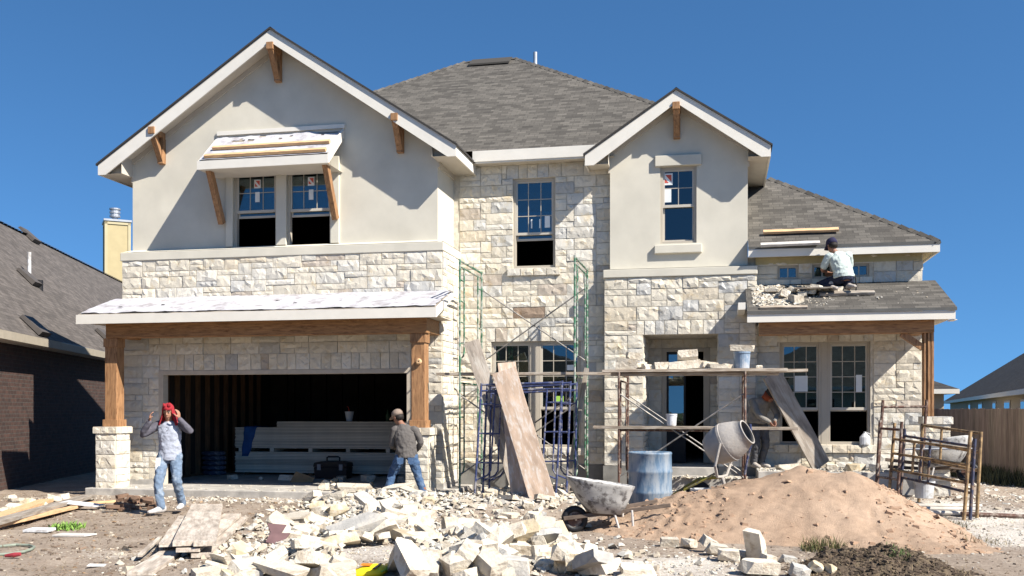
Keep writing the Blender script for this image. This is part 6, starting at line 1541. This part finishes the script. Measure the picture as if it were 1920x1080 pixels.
# straw and roots
mb = MB()
for _ in range(1900):
    if rg.random() < .36:
        x, y = rg.gauss(1.6, .6), rg.gauss(10.35, .4); h = max(0, dirth(x, y))
    else:
        q = gat(rg.uniform(-10, 520), 770 + 210 / rg.uniform(.68, 1.3)); x, y, h = q.x, q.y, 0
    z = ground(x, y) + h; a = rg.uniform(0, 6.3); L = rg.uniform(.03, .12); d = Vector((math.cos(a), math.sin(a), rg.uniform(-.1, .5))) * L; w = Vector((-math.sin(a), math.cos(a), 0)) * .0025; p = Vector((x, y, z + .01)); j = rg.uniform(.5, 1.2); c_ = (.26 * j, .20 * j, .12 * j)
    mb.mesh([p - w, p + w, p + d * .6 + w + Vector((0, 0, .012)), p + d, p + d * .6 - w + Vector((0, 0, .012))], [(0, 1, 2, 3, 4)], 0, c_)
tag(mb.build('dry_straw', [CHIPM]), 'dry straw and roots on the dark earth', 'straw', None, 'stuff')
# weeds
def weed(name, c, n, hgt, spread, cols, label, cat='weed', kind=None, wid=.008):
    mb = MB(); c = Vector(c)
    for _ in range(n):
        a = rg.uniform(0, 6.3); r = spread * math.sqrt(rg.random()); p = c + Vector((r * math.cos(a), r * math.sin(a), 0)); p.z = ground(p.x, p.y) + max(0, sandh(p.x, p.y), dirth(p.x, p.y)) - .01
        b = rg.uniform(0, 6.3); l = hgt * rg.uniform(.45, 1.1); tl = rg.uniform(.2, .8); d = Vector((math.cos(b) * tl, math.sin(b) * tl, 1)).normalized(); s = Vector((-math.sin(b), math.cos(b), 0)) * wid * rg.uniform(.6, 1.3)
        j = rg.uniform(.65, 1.3); cc = rg.choice(cols); cc = tuple(q * j for q in cc)
        p1 = p + d * l * .55; p2 = p + d * l + Vector((d.x, d.y, -.35)) * l * .35
        mb.mesh([p - s, p + s, p1 + s * .8, p1 - s * .8, p2], [(0, 1, 2, 3), (3, 2, 4)], 0, cc)
    return tag(mb.build(name, [CHIPM], org=tuple(c)), label, cat, None, kind)
q = gat(125, 992); weed('weed_clump', (q.x, q.y, 0), 170, .13, .22, [(.14, .26, .05), (.20, .32, .07)], 'bright green weed growing on bare soil in the left yard', wid=.012)
q = gat(1545, 1030); weed('weed_clump', (q.x, q.y, 0), 300, .22, .26, [(.10, .10, .04), (.16, .13, .06), (.07, .09, .03)], 'dry olive weed tuft at the front foot of the sand heap', wid=.004)
q = gat(1682, 1078); weed('weed_clump', (q.x, q.y, 0), 90, .10, .14, [(.08, .13, .04), (.12, .15, .06)], 'small green weed in front of the dark earth mound', wid=.005)
q = gat(1842, 1020); weed('weed_clump', (q.x, q.y, 0), 90, .10, .3, [(.17, .14, .08), (.12, .10, .05)], 'low dry weed at the right end of the sand heap', wid=.004)
q = gat(1812, 1002); weed('weed_clump', (q.x, q.y + .3, 0), 80, .10, .2, [(.13, .13, .07), (.16, .14, .09)], 'dry weed at the foot of the stacked scaffold frames', wid=.004)
mb = MB()
for _ in range(2600):
    f = rg.random(); p = f0 + (f1 - f0) * f + Vector((-.1 - 1.1 * rg.random() ** 1.6, 0, 0)); p.z = ground(p.x, p.y) - .01; b = rg.uniform(0, 6.3); l = rg.uniform(.12, .5); d = Vector((math.cos(b) * .4, math.sin(b) * .4, 1)).normalized(); s = Vector((-math.sin(b), math.cos(b), 0)) * .012; j = rg.uniform(.5, 1.2)
    mb.mesh([p - s, p + s, p + d * l * .6 + s * .7, p + d * l * .6 - s * .7, p + d * l], [(0, 1, 2, 3), (3, 2, 4)], 0, (.06 * j, .065 * j, .035 * j))
tag(mb.build('grass', [CHIPM]), 'dark unmown grass along the foot of the fence', 'grass', None, 'stuff')

# ------------------------------------------------------------------ limestone blocks
BLOCK = mat('limestone_block', (.62, .56, .46), .94, .14, 6, .8, 28, .018, rnd=.28, dirt=(.44, .37, .28), dirtamt=.36, dscale=6)
BLOCKG = mat('grey_limestone_block', (.42, .405, .375), .94, .16, 6, .7, 28, .016, rnd=.2, dirt=(.56, .52, .45), dirtamt=.35, dscale=5)
BLOCKY = mat('yellow_limestone_block', (.52, .43, .29), .94, .16, 6, .7, 28, .016, rnd=.15, dirt=(.62, .57, .48), dirtamt=.35, dscale=5)
def block_mesh(sx, sy, sz, seed, cuts=3, rough=1.0):
    r_ = random.Random(seed); bm = bmesh.new(); bmesh.ops.create_cube(bm, size=1)
    for vtx in bm.verts: vtx.co = Vector((vtx.co.x * sx, vtx.co.y * sy, vtx.co.z * sz)); vtx.co += Vector((r_.uniform(-.06, .06) * sx, r_.uniform(-.08, .08) * sy, r_.uniform(-.06, .06) * sz))
    for _ in range(cuts):
        n = Vector((r_.uniform(-1, 1), r_.uniform(-1, 1), r_.uniform(-1, 1))).normalized(); e = abs(n.x) * sx / 2 + abs(n.y) * sy / 2 + abs(n.z) * sz / 2
        res = bmesh.ops.bisect_plane(bm, geom=bm.verts[:] + bm.edges[:] + bm.faces[:], plane_co=n * e * r_.uniform(.66, .86), plane_no=n, clear_outer=True)
        ed = [q for q in res['geom_cut'] if isinstance(q, bmesh.types.BMEdge)]
        if ed: bmesh.ops.contextual_create(bm, geom=ed)
    bmesh.ops.triangulate(bm, faces=bm.faces)
    bmesh.ops.subdivide_edges(bm, edges=bm.edges, cuts=2, use_grid_fill=True)
    m = min(sx, sy, sz); face = r_.randint(0, 2)
    for vtx in bm.verts:
        q = vtx.co; h = .06 * m * nz(q.x * 9 / 1, q.y * 9, q.z * 9 + seed) + .055 * m * nz(q.x * 26, q.y * 26, q.z * 26 + seed); vtx.co = q + q.normalized() * h * rough
    me = bpy.data.meshes.new('block'); bm.to_mesh(me); bm.free(); return me
SHAPES = []
sd = 0
for (sx, sy, sz, cuts, rough) in ((.46, .22, .12, 2, .6), (.36, .22, .12, 3, .8), (.30, .20, .15, 3, 1), (.60, .24, .085, 2, .5), (.24, .18, .13, 4, 1.2), (.36, .28, .10, 4, 1), (.20, .16, .12, 4, 1.4), (.44, .18, .10, 3, .8), (.34, .26, .07, 4, .8), (.27, .24, .18, 5, 1.4)):
    for k_ in range(3): sd += 1; SHAPES.append((block_mesh(sx, sy, sz, sd, cuts, rough), (sx, sy, sz)))
for me, _ in SHAPES: me.materials.append(BLOCK)
KINDS_ = {}
def put_block(i, loc, rot, label, group, sc=1.0, m=None, name='limestone_block', cat='stone block'):
    me, dim = SHAPES[i % len(SHAPES)]
    if m: 
        key = (i % len(SHAPES), m.name)
        if key not in KINDS_: KINDS_[key] = me.copy(); KINDS_[key].materials.clear(); KINDS_[key].materials.append(m)
        me = KINDS_[key]
    o = bpy.data.objects.new(name, me); COL.objects.link(o); o.location = loc; o.rotation_euler = rot; o.scale = (sc,) * 3 if not isinstance(sc, tuple) else sc
    return tag(o, label, cat, group)
placed = []
def drop(u, v, i, sc, label, group, flat=.5, m=None, gap=.72, rise=None):
    g0 = gat(u, v, .12); x, y = g0.x, g0.y; dim = SHAPES[i % len(SHAPES)][1]; L = max(dim) * sc
    lvl = 0.0
    for (px_, py_, pl, pz_) in placed:
        dd = math.hypot(px_ - x, py_ - y)
        if dd < (pl + L) * .5 * gap: lvl = max(lvl, pz_ * (1 - .55 * dd / ((pl + L) * .5)))
    lvl = min(lvl, .15); sc *= .86
    tl = min(1, .28 / L); r_ = (rg.gauss(0, .28 + flat * .3 * (lvl > .02)) * (.5 + .5 * tl), rg.gauss(0, .26 + flat * .3 * (lvl > .02)) * tl, rg.uniform(0, 6.3))
    h = dim[2] * sc * (.5 + .5 * min(1, abs(r_[0]) + abs(r_[1])))
    z = ground(x, y) + lvl + h * .42
    if rise: z += rise
    if -11.35 < x < -4.62 and y > 16.33: z = max(z, GF + h * .45)
    placed.append((x, y, L, lvl + h * .8))
    return put_block(i, (x, y, z), r_, label, group, sc, m)
def poly_in(u, v, P):
    c_ = False; n = len(P)
    for i in range(n):
        (a, b), (c, d) = P[i], P[(i + 1) % n]
        if (b > v) != (d > v) and u < (c - a) * (v - b) / (d - b) + a: c_ = not c_
    return c_
AREAS = [ # polygon in the photo, how many, size range, wording
    ([(480, 1076), (520, 985), (610, 945), (760, 940), (900, 975), (1010, 1010), (1190, 1076)], 92, (.75, 1.25), 'cream limestone block in the broken foreground heap', 'foreground stone heap'),
    ([(540, 990), (570, 935), (620, 912), (690, 918), (700, 936), (800, 950), (780, 985), (640, 1000)], 40, (.7, 1.15), 'cream limestone block piled up in front of the garage slab', 'stone heap before the garage'),
    ([(840, 1078), (880, 1000), (1000, 1010), (1110, 1030), (1190, 1078)], 26, (.95, 1.3), 'large cream limestone block low in the heap near the viewer', 'near stone heap'),
    ([(380, 1078), (390, 1052), (480, 1035), (560, 1045), (540, 1078)], 16, (.7, 1.1), 'cream limestone block on the soil right of the plank stack', 'stones by the plank stack'),
    ([(760, 965), (800, 930), (900, 918), (960, 930), (1050, 925), (1075, 950), (1050, 990), (900, 985)], 36, (.55, .95), 'small limestone block strewn before the blue frames', 'stones before the blue frames'),
    ([(1250, 925), (1270, 890), (1400, 885), (1440, 905), (1330, 930)], 12, (.5, .9), 'limestone rubble block around the mixer stand', 'stones round the mixer'),
    ([(0, 948), (10, 928), (120, 925), (160, 935), (100, 945)], 9, (.7, 1.1), 'pale stone lying along the wall of the brick house', 'stones by the brick house'),
]
def pick_m():
    x = rg.random(); return None if x < .80 else BLOCKG if x < .92 else BLOCKY
heroes = [ # (u, v, shape, size, yaw, pitch, roll, material, wording, height above ground)
    (668, 985, 9, 1.45, .5, -.32, .45, BLOCKG, 'long grey slab tilted steeply on the middle of the heap', .26), (690, 940, 10, 1.1, -.6, .42, .3, BLOCKG, 'grey topped slab at the crest of the heap', .30), (735, 955, 0, 1.3, -.9, .35, .2, None, 'long cream block sliding down right of the crest', .24),
    (768, 1050, 1, 1.45, -.95, .45, -.2, None, 'smooth cream block tipped on end near the yellow bag', .26), (855, 1040, 21, 1.5, .6, -.4, .2, None, 'pale block propped upright right of the tipped one', .22), (935, 1058, 2, 1.75, .1, .12, .0, BLOCKG, 'big dark faced block in shade at the bottom of the heap', .14),
    (890, 1000, 15, 1.6, .2, .3, .3, None, 'broad cream block at the right shoulder of the heap', .2), (975, 1028, 12, 1.5, .3, .1, .2, None, 'rough cream block right of the broad one', .16), (1015, 1030, 6, 1.3, .2, 1.3, .1, None, 'squared block standing on end at the right of the heap', .15),
    (1085, 1040, 27, 1.35, .4, .2, .3, None, 'large rounded limestone lump at the right end of the heap', .12), (1195, 1072, 25, 1.4, .3, .1, .1, None, 'flat buff stone cut by the bottom edge of the view', .06), (1130, 1055, 13, 1.2, .2, .1, .1, None, 'cream stone between the lump and the bare ground', .08),
    (905, 927, 28, 1.35, .5, .2, .2, None, 'round boulder left of the leaning rust boards', .12), (540, 1005, 4, 1.2, .3, .1, .1, None, 'flat topped block at the left side of the heap', .12), (600, 1030, 16, 1.5, .4, .2, .1, None, 'broad pale slab in the left part of the heap', .12), (640, 1062, 18, 1.6, .5, .4, .2, None, 'pale block left of the yellow bag', .12),
    (1255, 1017, 7, .95, .2, .05, .05, None, 'neat white block leftmost before the sand heap', .07), (1292, 1018, 13, .95, 1.0, .1, .1, None, 'white block second from left before the sand heap', .07), (1330, 1018, 14, 1.1, .6, .5, .3, None, 'split white block third from left before the sand heap', .1), (1345, 1030, 6, 1.0, .3, .2, .2, None, 'white block fourth from left before the sand heap', .07),
    (1365, 1040, 8, 1.0, .1, .05, .05, None, 'pale squared block facing the viewer before the sand heap', .08), (1418, 1028, 2, 1.15, 1.2, 1.2, .2, None, 'white block standing on end before the sand heap', .14), (1398, 1040, 12, .9, .4, .1, .1, BLOCKG, 'grey faced stone between the standing block and the squared one', .05), (1422, 1062, 5, 1.3, .3, .06, .06, None, 'largest white block before the sand heap, nearest the viewer', .09), (1440, 1048, 14, .9, .9, .2, .2, None, 'white stone just behind the largest block before the sand', .06),
    (1530, 1062, 18, .8, .3, .5, .4, BLOCKY, 'brown stained stone left of the earth mound', .1), (1562, 1068, 20, .9, .8, .2, .3, BLOCKY, 'tan stone at the foot of the earth mound', .07), (1590, 1064, 19, .85, .2, .4, .1, None, 'pale stone against the earth mound', .07), (1615, 1074, 13, .7, .5, .2, .4, BLOCKY, 'small tan stone rightmost before the earth mound', .04), (1500, 1072, 28, .9, .2, .3, .2, BLOCKG, 'grey stone lowest left of the earth mound', .05), (1478, 1050, 6, .7, .4, .2, .2, BLOCKG, 'little grey stone right of the largest white block', .03),
    (1090, 985, 9, .9, 2.2, .1, .1, None, 'stone lying left of the wheelbarrow wheel', .05), (990, 965, 13, 1.0, .4, .2, .2, None, 'stone on the bare ground left of the wheelbarrow', .05), (1035, 960, 19, .9, .8, .2, .2, None, 'pale stone behind the wheelbarrow shadow', .05)]
for (u, v, i, sc, yw, pt, rl, m_, lab, hz_) in heroes:
    g0 = gat(u, v, hz_); sc *= .74; put_block(i, (g0.x, g0.y, max(hz_ + .0, ground(g0.x, g0.y) + .05 * sc)), (rl, pt, yw), lab, None, sc, m_); placed.append((g0.x, g0.y, max(SHAPES[i][1]) * sc * .7, .08))
nb_ = 0
for P_, n, (s0, s1), lab, grp in AREAS:
    got = 0; us = [p[0] for p in P_]; vs = [p[1] for p in P_]; tries = 0
    while got < n and tries < 4000:
        tries += 1; u, v = rg.uniform(min(us), max(us)), rg.uniform(min(vs), max(vs))
        if not poly_in(u, v, P_) or (645 < u < 745 and v > 1035): continue
        drop(u, v, rg.randrange(len(SHAPES)), rg.uniform(s0, s1), lab, grp, m=pick_m()); got += 1; nb_ += 1
# fragments that fill the gaps of the heap
mb = MB(); cnt = 0
def frag(mb, p, s):
    n = rg.randint(5, 7); a0 = rg.uniform(0, 6.3); flat = rg.uniform(.3, .8); rot_ = Matrix.Rotation(rg.uniform(0, 6.3), 3, 'Z') @ Matrix.Rotation(rg.gauss(0, .4), 3, 'X') @ Matrix.Rotation(rg.gauss(0, .4), 3, 'Y'); lo = []; hi = []; ex_ = rg.uniform(.5, 1)
    for i in range(n):
        t = 2 * math.pi * i / n + rg.uniform(-.3, .3); r_ = s * rg.uniform(.65, 1.1)
        lo.append(Vector((r_ * math.cos(t), r_ * math.sin(t) * ex_, -s * flat * .5 + rg.uniform(-.1, .1) * s))); k2 = rg.uniform(.55, .95); hi.append(Vector((r_ * math.cos(t) * k2, r_ * math.sin(t) * ex_ * k2, s * flat * .5 + rg.uniform(-.18, .18) * s)))
    P_ = [p + rot_ @ q for q in lo + hi]; c_ = lime(); tip = len(P_); P_.append(p + rot_ @ Vector((0, 0, s * flat * .6)))
    mb.mesh(P_, [(i, (i + 1) % n, n + (i + 1) % n, n + i) for i in range(n)] + [(n + i, n + (i + 1) % n, tip) for i in range(n)], 0, c_)
while cnt < 4300:
    u, v = rg.uniform(200, 1480), 770 + 118 * (1 / rg.uniform(.36, 1.0)); g0 = gat(u, v, .08); x, y = g0.x, g0.y
    if not (8.6 < y < 18.4) or (640 < u < 750 and v > 1030): continue
    hh = heap(x, y); strip = .75 * math.exp(-((y - 16.0) / .5) ** 2) * (x > -10.5) + .5 * sm(15.2, 16.5, y) * (x > -4.8)
    if rg.random() > min(1, hh * 6) + strip * .6: continue
    if sandh(x, y) > 0: continue
    z = ground(x, y) + rg.uniform(0, .05) * min(1, hh * 5)
    if y > 16.33 and -11.35 < x < -4.62:
        if y > 16.9 or rg.random() < .5: continue
        z = GF
    if x < -10.75 and y > 16.3: continue
    s = rg.choice((.03, .04, .05, .065, .085)) * rg.uniform(.7, 1.1) * (.75 if y > 15 else 1); frag(mb, Vector((x, y, z + s * .2)), s); cnt += 1
tag(mb.build('stone_fragments', [CHIPM]), 'broken limestone fragments filling the gaps of the rubble', 'rubble', None, 'stuff')
# stones laid out on the scaffold plank
ys_ = 16.2
for (u, v, i, sc, yw, lab) in ((1176, 684, 7, .95, .1, 'white block leftmost on the scaffold plank'), (1188, 671, 13, .8, .3, 'flat stone lying on the leftmost block of the plank'), (1213, 686, 20, .6, .8, 'small pointed stone on the scaffold plank'), (1240, 684, 14, .75, .2, 'rough stone third along the scaffold plank'), (1252, 676, 18, .7, .9, 'rounded stone behind the third one on the plank'), (1284, 683, 2, .9, .1, 'large block in the middle of the plank row'), (1290, 670, 6, .85, .05, 'block on top of the middle one of the plank row'), (1325, 680, 12, .75, .5, 'stone right of the middle block on the plank'), (1348, 684, 25, .75, .1, 'flat white stone near the blue bucket on the plank'), (1424, 687, 20, .4, .1, 'little stone right of the blue bucket on the plank'), (1200, 680, 28, .6, .4, 'rounded stone between the leftmost block and the pointed one'), (1227, 680, 24, .7, 1.1, 'flat slab between the pointed and the rough stone on the plank'), (1266, 686, 18, .5, .4, 'small stone in front of the rounded one on the plank'), (1308, 684, 8, .75, .2, 'block just right of the middle block on the plank'), (1335, 672, 14, .6, .7, 'rough stone resting behind the flat white one on the plank'), (1364, 686, 19, .55, .3, 'last stone of the row before the blue bucket')):
    q = at(u, v, ys_); dim = SHAPES[i][1]; zz = ptop + dim[2] * sc * 1.22 * .48
    if 'on top' in lab or 'lying on' in lab: zz += .15
    put_block(i, (q.x, ys_ + rg.uniform(-.04, .1), zz), (rg.uniform(-.08, .08), rg.uniform(-.08, .08), yw), lab, 'stones on the scaffold plank', sc * 1.22)
q = at(1391, 652, 16.25); put_block(3, (q.x, 16.25, ptop + .275 + .05), (.0, .05, .1), 'flat stone capping the blue bucket', None, (1.0, 1.0, .8))
# stones on the garage slab edge
for (u, v, i, sc, lab) in ((436, 897, 13, .75, 'lone stone on the garage slab below the drywall'), (544, 900, 2, .9, 'white block on the slab edge beside the cardboard'), (490, 899, 20, .5, 'small stone on the garage slab right of the lone one'), (690, 894, 6, .9, 'block on the slab right of the toolbox'), (755, 893, 14, .95, 'stone on the slab by the man in the sweater'), (640, 903, 1, .9, 'cream block at the slab edge before the toolbox'), (662, 918, 4, .9, 'cream block leaning on the slab edge'), (790, 915, 27, 1.0, 'pale boulder by the right pier foot')):
    q = gat(u, v, GF); y_ = min(q.y, 19.0); q = at(u, v, y_); put_block(i, (q.x, y_, (GF if y_ > 16.35 else ground(q.x, y_)) + SHAPES[i][1][2] * sc * .45), (rg.uniform(-.1, .1), rg.uniform(-.1, .1), rg.uniform(0, 3)), lab, None, sc)
# porch floor: offcuts and chips
for (u, v, i, sc, lab) in ((1478, 861, 0, .8, 'squared offcut on the porch floor by the wall'), (1602, 868, 5, .9, 'tan block tipped on the porch floor edge'), (1560, 858, 13, .8, 'stone under the window of the right porch'), (1640, 866, 14, .8, 'stone at the right end of the porch floor')):
    q = at(u, v, 17.6); put_block(i, (q.x, 17.6, HF + SHAPES[i][1][2] * sc * .45), (rg.uniform(-.1, .1), rg.uniform(-.1, .1), rg.uniform(0, 1)), lab, None, sc, BLOCKY if 'tan' in lab else None)
mb = MB()
for _ in range(650): chip(mb, Vector((rg.uniform(.66, 2.6), rg.uniform(17.25, 18.4), HF - .01)), rg.choice((.02, .03, .05)) * rg.uniform(.7, 1.3), lime())
for _ in range(350): chip(mb, Vector((rg.uniform(-1.25, .6), rg.uniform(17.7, 18.2), HF - .17)), rg.choice((.02, .03, .05)) * rg.uniform(.7, 1.3), lime())
for _ in range(900):
    x, y = rg.uniform(2.4, 6.8), rg.uniform(15, 25); chip(mb, Vector((x, y, ground(x, y))), rg.choice((.02, .03, .05, .08)) * rg.uniform(.7, 1.3), lime() if rg.random() < .6 else (.16, .12, .09))
tag(mb.build('porch_chips', [CHIPM]), 'stone chips littering the porch floor and the ground by the fence', 'stone chips', None, 'stuff')
# stones and chips on the porch roof
for (u, v, i, sc, lab) in ((1492, 566, 14, .95, 'large white lump lowest on the porch roof'), (1470, 557, 8, .8, 'flat stone on the porch roof above the lump'), (1505, 556, 20, .7, 'small block right of the flat stone on the roof'), (1522, 551, 6, .8, 'stone under the mortar board on the roof'), (1562, 548, 1, .75, 'white block beside the knee of the kneeling man'), (1448, 549, 26, .8, 'buff slab upper left among the roof rubble'), (1486, 548, 13, .7, 'cream stone behind the flat one on the roof'), (1537, 546, 2, .8, 'cream block left of the white one at his knee')):
    p = porchpt(u, v, .02); put_block(i, (p.x, p.y, p.z + SHAPES[i][1][2] * sc * .40), (rg.uniform(.1, .4), rg.uniform(-.1, .1), rg.uniform(0, 3)), lab, None, sc)
mb = MB()
for _ in range(1500):
    u = 1412 + abs(rg.gauss(0, 62)); v = rg.uniform(536, 574)
    if rg.random() < .05: u = rg.uniform(1420, 1740); v = rg.uniform(535, 572)
    p = porchpt(u, v, .012); chip(mb, p, rg.choice((.012, .02, .03, .045)) * rg.uniform(.7, 1.2) * (1.4 if u < 1500 else .7), lime())
tag(mb.build('roof_chips', [CHIPM]), 'pale stone chips spilled over the porch roof', 'stone chips', None, 'stuff')
